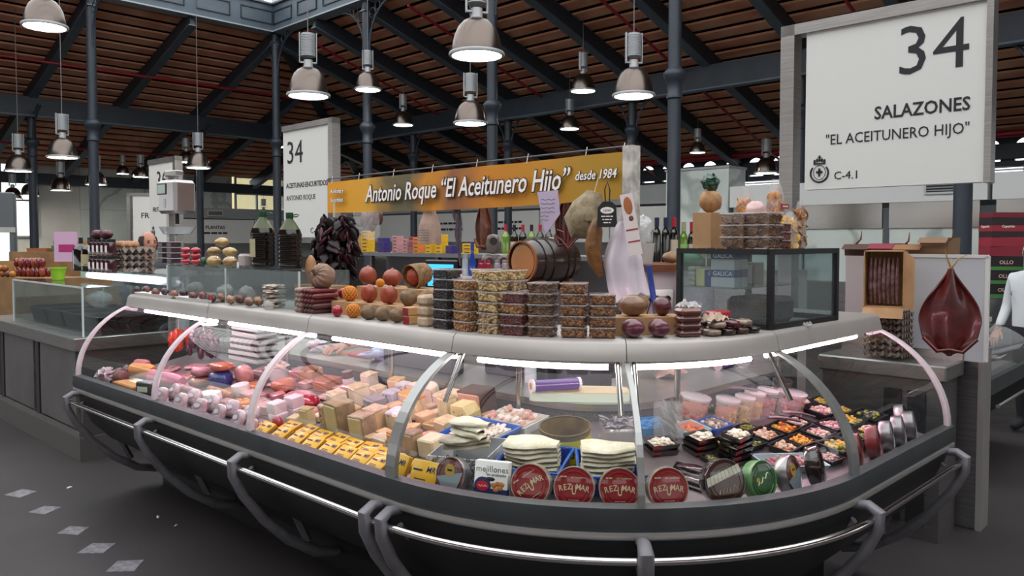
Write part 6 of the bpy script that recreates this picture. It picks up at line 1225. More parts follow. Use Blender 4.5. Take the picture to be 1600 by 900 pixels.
# barrel on cradle
p = WY(852, 410, 5.35); t = thing('wine_barrel', 'small varnished oak barrel lying on its side with pale head', 'barrel', (p.x, p.y, 1.455), R(-48))
def bar(y): return .165-.028*(2*y/.42)**2
b = MB(); n = 12; b.tube([(0, -.21+.42*i/n, 0) for i in range(n+1)], [bar(-.21+.42*i/n) for i in range(n+1)], 32); b.obj('staves', M('barrel_dark', '#33241c', .25, var=.25, scale=5, stretch=(8, 1, 8), coat=.5), t)
b = MB(); b.cyl((0, -.2125, 0), (0, -.205, 0), .112, None, 32); b.obj('head', M('barrel_head', '#a8703c', .45, var=.12, scale=6, coat=.3), t)
b = MB(); b.lathe([(.110, 0), (.138, 0), (.142, .02), (.13, .02)], 32, M('barrel_chime', '#9a5a30', .4), T(0, -.205, 0, rx=R(90)), cap=False); b.obj('chime', None, t)
for y in (-.14, -.07, .07, .14): b = MB(); b.tube([((bar(y)+.002)*math.cos(a), y, (bar(y)+.002)*math.sin(a)) for a in [i*2*math.pi/32 for i in range(33)]], .005, 4); b.obj('hoop', M('hoop_black', '#1c1a1a', .35, .5), t)
b = MB(); b.cyl((-.01, -.235, -.095), (-.01, -.19, -.095), .012, None, 10, chrome); b.cyl((-.03, -.235, -.07), (.02, -.232, -.10), .005, None, 6, chrome); b.obj('tap', None, t)
for y in (-.13, .13): b = MB(); b.box(-.12, y-.02, -.195, .12, y+.02, -.12); b.obj('cradle', dwood, t, smooth=False)
bs_ = Vector((p.x, p.y, 0)); b = MB(); b.box(-.14, -.19, 0, .14, .19, 1.262); place(tag(b.obj('barrel_stand', steel_d, smooth=False), 'steel stand under the oak barrel', 'stand'), bs_, R(-52))
# water container, green bag, broom handle, plastic pot
p = WY(1086, 470, 4.57); t = thing('white_container', 'big translucent lidded container holding white paste', 'container', (p.x, p.y, 1.12), 0); b = MB(); b.lathe([(.105, 0), (.11, .02), (.11, .26), (.10, .285), (.08, .29)], 32, CLEAR('contain_pl', '#cfc6d2', .3, .15)); b.obj('shell', None, t); b = MB(); b.lathe([(0, .01), (.098, .01), (.098, .225), (0, .228)], 28, M('paste', '#b9a6bc', .5), cap=False); b.obj('paste', None, t); b = MB(); b.lathe([(.112, .275), (.112, .30), (.0, .302)], 28, M('grey_lid', '#8a8488', .4)); b.obj('lid', None, t)
b = MB(); b.box(-.10, -.10, 0, .10, .10, 1.12); place(tag(b.obj('container_stand', lam, smooth=False), 'pale plinth under the translucent container', 'stand'), (p.x, p.y, 0), R(44.5))
b = MB(); b.ell((0, 0, .05), (.075, .06, .05), 20, 14, M('green_bagm', '#0f6a3a', .3, coat=.5), amp=.25, fr=4, seed=4); place(tag(b.obj('green_bag', None, ang=85), 'crumpled bright green plastic bag on the translucent container', 'bag'), (p.x-.03, p.y, 1.4285))
p = WY(1030, 480, 4.3); b = MB(); zb = p.z-.13; b.tube([(.172*zb, 0, -zb), (0, 0, 0), (-.055, 0, .32), (-.06, 0, .36)], .016, 10); place(tag(b.obj('broom', M('blue_plastic', '#20408f', .4)), 'blue plastic broom stick leaning by the socket', 'broom'), (p.x, p.y, p.z-.13))
p = WY(1005, 398, 4.95); t = thing('plastic_pot', 'clear plastic pot with cloudy bag on the brown board', 'pot', (p.x, p.y, 1.451), 0); b = MB(); b.lathe([(.06, 0), (.075, .13), (.07, .13), (.057, .01)], 24, CLEAR('pot_pl', '#dcdcd8', .35, .15)); b.obj('pot', None, t); b = MB(); b.ell((-.02, 0, .2), (.075, .06, .11), 18, 12, CLEAR('cloudy_bag', '#dfe0e2', .45, .15, wrinkle=.8, wscale=30), amp=.35, seed=6); b.obj('bag', None, t)
p = WY(1048, 398, 4.95); b = MB(); b.ell((0, 0, .04), (.055, .05, .035), 16, 10, M('tan_paper', '#94795c', .7, var=.2, scale=20), amp=.25, seed=9); place(tag(b.obj('paper_bag', None, ang=85), 'crumpled tan paper bag beside the plastic pot', 'bag'), (p.x, p.y, 1.45))
# tin boxes on the upper shelf
zs = 1.476
def boxes(px0, n, m, lb, w_=.10, hh=.036, y=.32, dp=.08, k0=0, grp=None):
    v = Vector((math.cos(BCr), math.sin(BCr))); n_ = Vector((-math.sin(BCr), math.cos(BCr))); o = Vector((BCo.x, BCo.y))+n_*y; a = (px0-800)/F_PX; t_ = (a*o.y-o.x)/(v.x-a*v.y); q_ = o+v*t_
    for k in range(n):
        t = thing('tin_box', lb, 'box', (q_.x, q_.y, zs+(hh+.001)*(k+k0)), BCr+R(random.uniform(-3, 3)), grp or lb[:30]); b = MB(); b.rbox(-w_/2, -dp/2, 0, w_/2, dp/2, hh, .002, m); b.box(-w_*.3, -dp/2-.001, hh*.35, w_*.25, -dp/2, hh*.6, M('print_dark', '#3a2a30', .5)); b.obj('carton_body', None, t, smooth=False)
Y_ = M('box_yellow', '#d0a41c', .5); V_ = M('box_violet', '#33266d', .45); R_ = M('box_redwhite', '#b08084', .5); O_ = M('box_orange', '#c9782a', .5); RD = M('box_red', '#9a2030', .45); KB = card
boxes(557, 1, KB, 'brown carton left of the yellow tin boxes', .16, .17, .4, .14); boxes(575, 6, Y_, 'yellow tin box in the tall stack beside the brown carton', .14); boxes(600, 4, V_, 'violet tin box in the stack between yellow and striped boxes', .11); boxes(622, 5, R_, 'red and white tin box in the stack beside the violet boxes', .085, .032); boxes(638, 4, R_, 'red and white tin box in the second narrow stack', .07, .032); boxes(648, 1, RD, 'red tin box on the narrow stack', .08, .03, k0=4)
boxes(655, 4, O_, 'orange tin box in the stack beside the red and white boxes', .085); boxes(674, 4, Y_, 'yellow tin box in the middle stack', .085, .034); boxes(690, 5, Y_, 'yellow tin box in the stack beside the violet pair', .10, .034); boxes(706, 2, V_, 'violet tin box of the low pair', .085); boxes(735, 3, Y_, 'yellow tin box beside the blue bottle', .13, .03)
# items under the shelf: monitor, paper sign, clear cases
p = bc(-1.98, .2, 1.08); t = thing('till_monitor', 'black till monitor with glowing blue screen behind the sobrassadas', 'monitor', p, BCr+R(12)); b = MB(); b.rbox(-.19, -.02, .06, .19, .05, .34, .012); b.obj('casing', black, t, ang=25); b = MB(); b.box(-.15, -.0215, .10, .15, -.02, .30); b.obj('screen', M('screen_blue', '#3aa0e6', .4, emit=1.6), t, smooth=False); b = MB(); b.box(-.05, 0, 0, .05, .1, .07); b.obj('foot', black, t, smooth=False)
p = bc(-1.2, .16, 1.08); b = MB(); b.box(-.11, 0, 0, .11, .004, .30, paper); b.box(-.06, -.001, .20, .07, 0, .22, tan); b.box(-.08, -.001, .10, .08, 0, .13, tan); place(tag(b.obj('price_sheet', None, smooth=False), 'white price sheet with orange bands standing under the shelf', 'sign'), p, BCr+R(20))
for i in range(2): b = MB(); b.rbox(-.12, -.08, 0, .12, .08, .27, .008); place(tag(b.obj('clear_case', CLEAR('case_pl', '#c9cdd0', .3, .1), ang=25), 'stacked clear plastic case under the tin box shelf', 'case', 'clear cases'), bc(-1.62+.25*i, .42, 1.08), BCr)
for i, (px, c, hh, r, lb) in enumerate([(738, '#1c3f94', .30, .031, 'tall blue glass bottle under the hanging dried fish'), (752, '#8a1c34', .11, .022, 'small dark red jar beside the blue bottle'), (763, '#8a1c34', .11, .022, 'small dark red jar left of the coffee bags'), (777, '#8a8488', .11, .022, 'small grey lidded jar before the coffee bags'), (789, '#8a8488', .11, .022, 'small grey lidded jar beside the barrel'), (727, '#9aa3a8', .15, .021, 'clear jar with pale label beside the blue bottle')]):
    p = WY(px, 420, 5.2); b = MB()
    if i == 0: b.lathe([(0, 0), (r*.8, 0), (r*.8, .09), (r*.35, .15), (.012, .18), (.012, .225), (0, .225)], 20)
    else: b.lathe([(0, 0), (r, 0), (r, hh*.72), (r*.8, hh*.8), (r*.85, hh*.82), (r*.85, hh), (0, hh)], 18)
    place(tag(b.obj('blue_bottle' if i == 0 else 'spice_jar', M('jarc_%s' % c, c, .15, coat=.8)), lb, 'bottle' if i == 0 else 'jar', None), (p.x, p.y, 1.36))
b = MB(); b.box(-.37, 5.1, 0, -.02, 5.53, 1.36); tag(b.obj('jar_stand', lam, smooth=False), 'pale cabinet carrying the jars beside the barrel', 'stand')
for i, (px, py) in enumerate([(762, 398), (785, 402), (770, 368)]):
    p = WY(px, py, 5.45); b = MB(); b.ell((0, 0, 0), (.048, .035, .07), 16, 10, M('coffee_bag', '#6d635a', .35, coat=.4, var=.15, scale=20), amp=.06, seed=i, power=.75); b.lathe([(0, 0), (.028, 0)], 16, M('coffee_badge', '#2d2626', .5), T(.01, -.042, .02) @ FRONT, cap=False); place(tag(b.obj('coffee_bag', None, ang=85), 'pale bag with round dark badge beside the barrel', 'bag', 'badge bags'), (p.x, p.y, 1.432 if i < 2 else 1.572), R(6-6*i))
for i in range(8):
    px = 790+13.5*i; p = WY(px, 372, 7.5); bottle('wine_bottle', 'distant wine bottle on the rear rack behind the barrel', (p.x, p.y, 1.42), gb if i % 3 else gg, redc if i % 2 == 0 else black, lab if i % 2 else None, .33, .04, 'rear rack bottles')
p = WY(830, 385, 7.5); b = MB(); b.box(-.32, -.1, 0, .7, .12, 1.42); place(tag(b.obj('bottle_rack', steel_d, smooth=False), 'steel rack carrying wine bottles behind the barrel', 'rack'), (p.x, p.y, 0), R(-6))
# ---- things hanging from the banner rail
def hang(px, py, Y): return WY(px, py, Y)
def dried_fish(name, label, px, py0, py1, Y, w_px, m, tail=True, rz=0):
    p = hang(px, py0, Y); L = (py1-py0)*Y/F_PX; W = w_px*Y/F_PX; t = thing(name, label, 'fish', p, rz)
    def f(u, v):
        half = W/2*((.08+.92*math.sin(math.pi/2*v/.6)**1.3) if v < .6 else 1-.12*(v-.6)/.2 if v < .8 else .88*(1-((v-.8)/.2)**1.5*.92)); a = (u-.5)*2
        return (half*a, -.02*math.cos(a*5)+.012*abs(a), -L*v)
    b = MB(); b.sheet(f, 16, 18, m, thick=.008); b.obj('split_body', m, t)
    if tail: b = MB(); b.tube([(0, 0, .0), (.03, 0, .05), (.075, .0, .075)], [.012, .009, .003], 6, M('fin', '#9a7a3c', .5), flat=.4); b.tube([(0, 0, 0), (-.02, 0, .06), (-.03, 0, .10)], [.012, .009, .003], 6, M('fin', '#9a7a3c', .5), flat=.4); b.obj('tail_fin', None, t)
    b = MB(); b.tube([(-W*.42, -.015, -L*.80), (-W*.2, -.03, -L*.95), (0, -.02, -L*.93), (W*.2, -.03, -L*.95), (W*.42, -.015, -L*.80)], .010, 8); b.obj('gill_rim', m, t)
    b = MB(); b.tube([(0, 0, -.01), (0, 0, .06)], .002, 4); b.obj('string', M('string', '#c9b8a0', .8), t); return t
fishm = M('dried_tuna', '#431314', .33, coat=.3, col2='#5e1f1c', scale=14); fisht = M('dried_tan', '#7d4a34', .35, coat=.4, col2='#5a2a20', scale=14)
dried_fish('dried_fish', 'large dark red split dried fish hanging before the white panel', 1486, 420, 556, 3.98, 88, fishm, rz=R(-25))
dried_fish('dried_fish', 'brown split dried fish hanging below the middle of the banner', 755, 306, 390, 5.6, 32, fisht, False, R(-30)); dried_fish('dried_fish', 'dark red split dried fish hanging behind the pink price cards', 885, 298, 388, 4.9, 42, fishm, False, R(-30))
for k, sg in enumerate((-1, 1)): pass
p = hang(888, 368, 4.75); t = thing('fish_fork', 'pair of curled dried fins hanging over the barrel', 'fish', p, R(-20)); b = MB()
for sg in (-1, 1): b.tube([(0, 0, -.08), (sg*.04, 0, -.03), (sg*.085, 0, 0), (sg*.07, 0, .035), (sg*.03, 0, .02), (sg*.02, 0, -.03)], .006, 8)
b.tube([(0, 0, -.08), (0, 0, .09)], .005, 6); b.obj('fins', M('fin_red', '#6d2018', .3, coat=.6), t)
for i, (px, y0, y1) in enumerate([(714, 314, 388), (718, 322, 415), (710, 310, 345)]):
    p = hang(px, y0, 5.5); L = (y1-y0)*5.5/F_PX; b = MB(); b.tube([(0, 0, 0), (.008, 0, -L*.3), (-.008, .005, -L*.7), (.004, 0, -L)], [.006, .014, .016, .006], 8, flat=.6); place(tag(b.obj('dried_strip', M('dry_grey', '#4a4048', .5, var=.3, scale=30)), 'long thin dried fish strip hanging below the banner', 'fish', 'dried strips'), p, R(-30))
p = hang(671, 318, 5.8); t = thing('cloth_bag', 'beige printed cloth ham bag hanging below the banner', 'bag', p, R(-30)); b = MB(); b.sheet(lambda u, v: ((.035+.055*min(1, v*1.6))*math.cos(2*math.pi*u)*(1+.1*math.sin(14*math.pi*u)*v), .05*math.sin(2*math.pi*u)*min(1, v*2)*(1+.1*math.sin(10*math.pi*u)), -.30*v), 28, 12, thick=.002); b.obj('cloth', M('bag_cloth', '#a88f80', .85, var=.15, scale=12), t); b = MB()
for k in range(5): b.tube([(-.06+.02*j, -.066, -.2-.018*k) for j in range(6)], .0014, 4)
b.obj('print_lines', M('print_dark', '#3a2a30', .5), t)
p = hang(578, 331, 6.3); t = thing('ham_bag', 'clear bag of small hams hanging under the left of the banner', 'bag', p, R(-40)); b = MB()
for i, (x, z) in enumerate([(-.07, -.06), (0, -.06), (.07, -.055), (.03, -.1), (.11, -.05)]): b.ell((x, 0, z), (.035, .03, .06), 12, 9, M('ham_brown', '#6d3a34', .35, coat=.4, var=.15, scale=20), amp=.1, seed=i)
b.obj('hams', None, t); b = MB(); b.sheet(lambda u, v: (-.15+.32*u, -.05+.02*math.sin(9*u)*v, -.20*v+.03*math.sin(7*u)*v), 12, 8); b.obj('clear_film', bagp, t)
for i, (px, rz) in enumerate([(856, 8), (862, 0)]):
    p = hang(px-6*i, 300, 4.6); b = MB(); b.add([(-.065, 0, 0), (.06, 0, .01), (.075, -.004, -.13), (-.005, -.012, -.245), (-.02, -.012, -.22)], [(0, 1, 2, 3, 4)]); b.add([(x, y+.004, z) for x, y, z in [(-.065, 0, 0), (.06, 0, .01), (.075, -.004, -.13), (-.005, -.012, -.245), (-.02, -.012, -.22)]], [(4, 3, 2, 1, 0)])
    o = b.obj('price_card', M('lilac_paper', '#b3a4bc', .8), smooth=False); b = MB()
    for k in range(6): b.tube([(-.04+.012*q_, -.0035-.0022*k, -.045-.024*k+.004*math.sin(q_*2.1+k)) for q_ in range(8-(k > 3)*3)], .0011, 4)
    stuff(b.obj('handwriting', ink, o)); place(tag(o, ['tilted lilac price card with handwriting', 'second lilac card hanging behind the first'][i], 'card'), p+Vector((0, .02*i, 0)), R(-25+rz))
# cured ham leg, brown ham, label tag, white bag, card strip at the banner post
p = hang(918, 300, 4.25); t = thing('cured_ham', 'mould grey cured ham hanging by the banner post', 'ham', p, R(-20)); b = MB(); b.tube([(.04, 0, .0), (.03, 0, -.03), (-.005, 0, -.09), (-.03, 0, -.15), (-.02, 0, -.20), (.03, 0, -.23)], [.04, .055, .085, .10, .085, .03], 18, M('ham_mould', '#9a8c72', .75, col2='#74664c', scale=22, bump=.5, bscale=30)); b.obj('ham_body', None, t); b = MB(); b.tube([(.04, 0, 0), (.06, 0, .08)], .003, 5); b.obj('string', M('string', '#c9b8a0', .8), t)
p = hang(930, 342, 4.06); b = MB(); b.tube([(.01, 0, 0), (-.0, 0, -.06), (-.01, 0, -.14), (.0, 0, -.22), (.03, 0, -.30)], [.02, .04, .045, .04, .015], 14); place(tag(b.obj('smoked_ham', M('ham_gold', '#5a3818', .45, col2='#7d5222', scale=25, coat=.3)), 'golden brown smoked ham hanging under the grey ham', 'ham'), p, R(-20))
p = hang(949, 315, 3.98); t = thing('ham_tag', 'black bottle shaped ham tag with white lettering on a loop', 'tag', p, R(-12)); b = MB(); pl = [(-.045, -.13), (.04, -.13), (.05, -.11), (.045, -.02), (.02, .0), (-.02, .0), (-.048, -.03), (-.05, -.11)]; b.prism(pl, 0, .012, None, FRONT); k = b.obj('tag_board', M('tag_black', '#1a1a18', .35), t, smooth=False); b = MB(); b.lathe([(0, .0), (.034, .0)], 20, paper, T(0, -.0135, -.045) @ FRONT @ Matrix.Diagonal((1, .5, 1, 1)), cap=False); b.obj('oval', None, k, smooth=False); text('LEGA', .017, ink, k, T(0, -.0145, -.045) @ FRONT, ext=.0003)
for j in range(3): fine_print(k, .06-.012*j, .009, T(0, -.0125, -.075-.016*j) @ FRONT, paper, j)
b = MB(); b.tube([(-.01, 0, 0), (-.014, 0, .06), (0, 0, .10), (.012, 0, .06), (.01, 0, 0)], .0035, 6); b.obj('loop', M('brown_cord', '#2a1a14', .6), t)
p = hang(972, 345, 4.05); t = thing('white_bag', 'white plastic carrier bag hanging from the post', 'bag', p, R(-15)); b = MB(); b.sheet(lambda u, v: ((.010+.085*min(1, v*1.9)**.8)*math.cos(2*math.pi*u)*(1+.10*math.sin(10*math.pi*u+3*v)+.08*math.sin(6*math.pi*u))+.05*v*v-.015*math.sin(3*v), (.010+.04*min(1, v*2))*math.sin(2*math.pi*u)*(1+.35*math.sin(12*math.pi*u+4*v)), -.40*v+.03*math.cos(2*math.pi*u)*v+.012*math.sin(10*math.pi*u)*v), 48, 20, thick=.001); b.obj('bag_film', M('carrier_white', '#cfc6cf', .4, coat=.3), t); b = MB(); b.tube([(-.01, 0, 0), (.0, 0, .05), (.01, 0, 0)], .006, 6); b.obj('handles', M('carrier_white', '#cfc6cf', .4), t)
p = hang(978, 303, 3.93); t = thing('card_strip', 'long white card strip with ham picture and red bands', 'card', p, R(-8), ry=R(-10)); b = MB(); b.box(-.032, 0, -.31, .032, .003, 0); k = b.obj('card', M('card_pale', '#d8cfcf', .7), t, smooth=False); b = MB(); b.ell((0, -.001, -.06), (.022, .002, .045), 14, 8, M('ham_print', '#a3623a', .6)); b.obj('ham_picture', None, k); b = MB(); b.ell((.005, -.001, -.125), (.012, .0015, .014), 10, 6, M('ham_print2', '#6d4030', .6)); b.obj('slice_picture', None, k)
for z_ in (-.185, -.245): b = MB(); b.box(-.03, -.0015, z_, .03, 0, z_+.007, M('label_red', '#9a2a30', .5)); b.obj('red_band', None, k, smooth=False)
# dried pepper bunch
p = hang(522, 332, 4.75); t = thing('pepper_bunch', 'large hanging bunch of dark dried red peppers', 'peppers', p, 0); pm = [M('pepper_dark', '#1e0810', .42, spec=.35), M('pepper_red', '#420d1c', .36, spec=.4), M('pepper_black', '#12070c', .45, spec=.3)]
b = MB(); b.tube([(0, 0, .06), (0, 0, -.38)], .006, 6); b.obj('cord', M('string', '#c9b8a0', .8), t); rnd = random.Random(5); pep = []
for k in range(3):
    b = MB(); b.sheet(lambda u, v: ((.006+.019*math.sin(math.pi*min(1, .12+v))**.8)*math.cos(2*math.pi*u)*(1+.22*math.sin(6*math.pi*u+k)), (.006+.016*math.sin(math.pi*min(1, .12+v))**.8)*math.sin(2*math.pi*u)*(1+.2*math.cos(4*math.pi*u)), -.075*v+.006*math.sin(3*v+k)), 12, 8); o = b.obj('pepper', pm[k], t, ang=120); o.location = (0, 0, -.03-.1*k); pep.append(o)
for i in range(230):
    v = (i+.5)/230; z = -.02-.36*v; rr = .03+.095*math.sin(math.pi*min(1, .15+.65*v)); a = rnd.uniform(0, 6.283); o = pep[rnd.choice((0, 0, 1, 2))].copy(); COL.objects.link(o); o.parent = t; o.location = (rr*math.cos(a)*rnd.uniform(.7, 1), rr*math.sin(a)*.8, z); o.rotation_euler = (rnd.uniform(-.5, .5)-.5*math.sin(a), rnd.uniform(-.5, .5)+.6*math.cos(a)*-1, rnd.uniform(0, 6)); s_ = rnd.uniform(.65, .95); o.scale = (s_*1.35, s_*.75, s_*1.3)
# ================================================================ RIGHT SIDE: cartons, eggs, boxes
eggc = M('egg_card', '#7d6e64', .85, var=.12, scale=20); eggm = M('egg_shell', '#b98a66', .5)
def egg_tray_mesh(n=5, p_=.05):
    W = n*p_
    def f(u, v): x, y = (u-.5)*W, (v-.5)*W; return (x, y, .022+.018*math.cos(2*math.pi*x/p_)*math.cos(2*math.pi*y/p_)+.006*math.cos(math.pi*x/p_*2))
    b = MB(); b.sheet(f, n*6, n*6, thick=.003); return b
def egg_stack(loc, rz, n, lb, grp, eggs=True, sc=1.0, dz=.045):
    for k in range(n):
        if 'egg' not in PROTO: PROTO['egg'] = tag(egg_tray_mesh().obj('egg_tray', eggc), lb, 'egg tray', grp); o = place(PROTO['egg'], loc, rz); o.scale = (sc, sc, 1)
        else: o = dup(PROTO['egg'], loc+Vector((0, 0, dz*k)), rz, lb, grp, sc=(sc, sc, 1))
    if eggs:
        for i in range(12):
            if 'e1' not in PROTO: b = MB(); b.lathe([(0, 0), (.012, .003), (.019, .014), (.0195, .022), (.015, .038), (.007, .048), (0, .051)], 14); PROTO['e1'] = tag(b.obj('egg', eggm), 'brown egg lying in the top grey egg tray', 'egg', 'eggs in the top tray'); o = PROTO['e1']
            else: o = dup(PROTO['e1'], (0, 0, 0))
            x, y = (i % 4-1.5)*.05, (i//4-2)*.05; v = Matrix.Rotation(rz, 3, 'Z') @ Vector((x*sc, y*sc, 0)); place(o, loc+v+Vector((0, 0, dz*n-.012)), rz)
pE = lc(.25, .62, 1.362); PE = WY(208, 425, pE.y); egg_stack(Vector((PE.x, PE.y, 1.3645)), R(-43), 4, 'grey card egg tray stacked on the lit shelf', 'egg trays on the lit shelf', True, 1.0, .048)
cE = corner+Vector((-.42*.72+.16*.694, .42*.694+.16*.72, 0)); pe = WY(1388, 540, 4.35)
for k in range(7): dup(PROTO['egg'], Vector((pe.x, pe.y, .955+.036*k)), BF, 'grey card egg tray stacked on the steel counter beside the case', 'egg trays on the steel counter', sc=(.8, .8, .9))
b = MB(); b.rbox(-.10, -.10, 0, .10, .10, .012, .003); place(tag(b.obj('foam_sheet', white, ang=25), 'white foam sheet lying on the egg trays under the fish carton', 'sheet'), (pe.x, pe.y, .955+.036*7+.012), BF)
pc = WY(1383, 490, 4.3); t = thing('fish_carton', 'open brown carton of dried fish standing on its side beside the white panel', 'carton', (pc.x, pc.y, .955+.036*7+.026), BF+R(12)); b = MB(); w_, d_, h_ = .2, .2, .31
for q_ in ((-w_/2, -d_/2, 0, w_/2, d_/2, .006), (-w_/2, -d_/2, h_-.006, w_/2, d_/2, h_), (-w_/2, -d_/2, 0, -w_/2+.006, d_/2, h_), (w_/2-.006, -d_/2, 0, w_/2, d_/2, h_), (-w_/2, d_/2-.006, 0, w_/2, d_/2, h_)): b.box(*q_)
b.add([(w_/2, -d_/2, 0), (w_/2+.06, -d_/2-.12, .0), (w_/2+.06, -d_/2-.12, h_-.04), (w_/2, -d_/2, h_)], [(0, 1, 2, 3)]); b.add([(-w_/2, -d_/2, .0), (w_/2, -d_/2, .0), (w_/2, -d_/2-.06, -.05), (-w_/2, -d_/2-.06, -.05)], [(0, 1, 2, 3)]); b.obj('carton_body', card, t, smooth=False)
bo = Vector(t.location)
for i in range(7): x = -.07+.022*i; b = MB(); b.tube([(x, -.02, .02), (x, -.06, .12), (x, -.05, .22), (x*.98+.004, -.07, .27)], [.007, .0105, .008, .003], 8, flat=.8); o = place(tag(b.obj('dried_fish', M('mojama', '#4a2a30', .35, coat=.4, col2='#8a6a6a', scale=30)), 'slim dried fish standing inside the brown carton', 'fish', 'fish in the carton'), bo, BF+R(12))
zt_ = WY(1541, 400, 4.18).z; vW = Vector((math.cos(BF), math.sin(BF), 0)); nW = Vector((-math.sin(BF), math.cos(BF), 0)); wb0 = Vector((WB.location.x, WB.location.y, 0))
for i, (x, w2, h2, c, lb) in enumerate([(-.70, .16, .07, '#4d2f22', 'dark open carton on top of the white panel unit'), (-.56, .14, .075, '#8a2438', 'red carton on top of the white panel unit'), (-.42, .16, .07, '#94663f', 'tan open carton on top of the white panel unit'), (-.28, .15, .11, '#8a6a4e', 'patterned tan carton at the back of the white panel unit')]):
    pp = wb0+vW*(x)+nW*.20+Vector((0, 0, zt_-.01)); t = tray('open_carton', lb, pp, BF, w2, .24, h2, M('carton_%s' % c, c, .7), None, .97, 'carton'); b = MB(); b.add([(-w2/2, -.12, h2), (w2/2, -.12, h2), (w2/2, -.17, h2-.03), (-w2/2, -.17, h2-.03)], [(0, 1, 2, 3)]); b.obj('flap', M('carton_%s' % c, c, .7), t, smooth=False)
for i, (x, z) in enumerate([(-.72, .07), (-.45, .06), (-.22, .08)]):
    pp = wb0+vW*x+nW*.1+Vector((0, 0, zt_+z-.03)); b = MB(); b.tube([(-.03, 0, 0), (.0, 0, .02), (.03, 0, .05), (.035, 0, .10)], [.012, .014, .010, .003], 8, flat=.5); place(tag(b.obj('fish_tail', M('tail_tan', '#7d5f44', .5)), 'dried fish tail sticking up from the cartons', 'fish', 'fish tails'), pp, BF)
# stack of coloured crates far right
for i, (c, band, txt, lb) in enumerate([('#1c1618', '#3f7a3a', 'OLLO', 'black and green produce box at the bottom of the stack'), ('#1c1618', '#3f7a3a', 'OLLO', 'black and green produce box second from the bottom'), ('#1c1618', '#3f7a3a', 'OLLO', 'black and green produce box under the red boxes'), ('#7d2030', None, '', 'dark red box with white picture in the stack'), ('#8a2434', None, '', 'red box under the black banded box'), ('#241a1e', '#8a2230', 'Caparrós', 'black box with red band and white lettering in the stack'), ('#6d1c2a', None, '', 'dark red lid box on top of the stack')]):
    p = WY(1562, 470, 6.85); hh = [.12, .12, .12, .085, .08, .17, .045][i]; z = 1.10+sum([.12, .12, .12, .085, .08, .17, .045][:i]); t = carton('produce_box', lb, (p.x, p.y, z), R(-8+2*i), .29, .18, hh, M('pb_%s' % c, c, .5), txt, M('pb_text', '#c9a89a', .5) if i != 5 else white, None,   .045 if i < 3 else .03, 'stacked produce boxes')
    if band: b = MB(); b.box(-.146, -.091, .0 if i < 3 else hh*.3,   .146, .091, hh*.25 if i < 3 else hh*.6); b.obj('colour_band', M('band_%s' % band, band, .5), t, smooth=False)
p = WY(1562, 470, 6.85); b = MB(); b.box(-.4, -.12, 0, 1.0, .3, 1.10); place(tag(b.obj('rear_counter', steel_d, smooth=False), 'steel rear counter under the stacked produce boxes', 'counter'), (p.x, p.y, 0), R(-8))
for i in range(12):
    v = Matrix.Rotation(R(46), 3, 'Z') @ Vector((.12+.16*(i//6), .50, 0)); b = MB(); b.rbox(-.055, -.055, 0, .055, .055, .032, .008, M('nut_block', '#7d5a3c', .4, var=.35, scale=60, coat=.5)); b.rbox(-.057, -.057, .031, .057, .057, .036, .002, M('lid_haze', '#a09aa0', .2, coat=.5)); place(tag(b.obj('nut_box', None, ang=25), 'clear box of brown nuts stacked on the neighbour case', 'box', 'neighbour nut boxes'), (NC.location.x+v.x, NC.location.y+v.y, .992+.0365*(i % 6)), R(-10))
for i in range(9):
    o = NC.location; v = Matrix.Rotation(R(46), 3, 'Z') @ Vector((.05+.14*i, .2+.12*(i % 3), 0)); b = MB(); b.ell((0, 0, .025), (.06, .045, .025), 14, 8, amp=.3, seed=i+200); place(tag(b.obj('wrapped_fish', M('wrapped_%d' % (i % 3), ['#8a7a74', '#6d7d80', '#94847d'][i % 3], .2, coat=.8, var=.3, scale=30), ang=85), 'film wrapped fish portion inside the neighbour case', 'fish', 'fish in the neighbour case'), (o.x+v.x, o.y+v.y, .69), i)
# ================================================================ LEFT SIDE
# black olive trays in the sneeze box
for i in range(4):
    p = lc(-.22-.42*i, .45, zc+.096); t = tray('olive_tray', 'deep black olive tray in the glass box on the left counter', p, R(-43), .38, .58, .13, black, M('tray_rim', '#26282c', .3), .9, 'tray', 'black olive trays', .008); b = MB(); b.box(-.17, -.28, .10, .17, .28, .115); b.obj('olives', M('olive_dark', '#16161a', .15, coat=.8, bump=1, bscale=90, var=.4, scale=90), t, smooth=False)
p = lc(-.9, .47, zc+.23); b = MB(); b.ell((0, 0, .075), (.17, .09, .065), 20, 12, bagp, amp=.2, seed=3); place(tag(b.obj('clear_bag', bagp, ang=85), 'big crumpled clear bag on the olive trays', 'bag'), p, R(-43))
p = lc(-.1, .62, zc+.23); b = MB(); b.lathe([(.025, 0), (.03, .07), (.028, .07), (.023, .005)], 18, clear); 
for i in range(7): b.ell((.012*math.cos(i*.9), .012*math.sin(i*.9), .012+.008*(i//2)), (.011, .011, .011), 8, 6, M('olive_green', '#8a8a3a', .4))
place(tag(b.obj('olive_cup', None), 'small clear cup of green olives on the black trays', 'cup'), p)
p = lc(-.02+.08, .74, zc+.096); b = MB(); b.lathe([(.05, 0), (.055, .32), (.05, .32), (.045, .01)], 22, CLEAR('cup_plastic', '#e8eef2', .35, .2)); place(tag(b.obj('cup_tower', None), 'tall tower of stacked plastic cups under the light tube', 'cups'), p)
p = lc(-.2, .66, zc+.23); b = MB(); b.ell((0, 0, .063), (.08, .06, .058), 18, 12, bagp, amp=.15, seed=6); place(tag(b.obj('clear_bag', bagp, ang=85), 'clear bag standing beside the tower of cups', 'bag'), p)
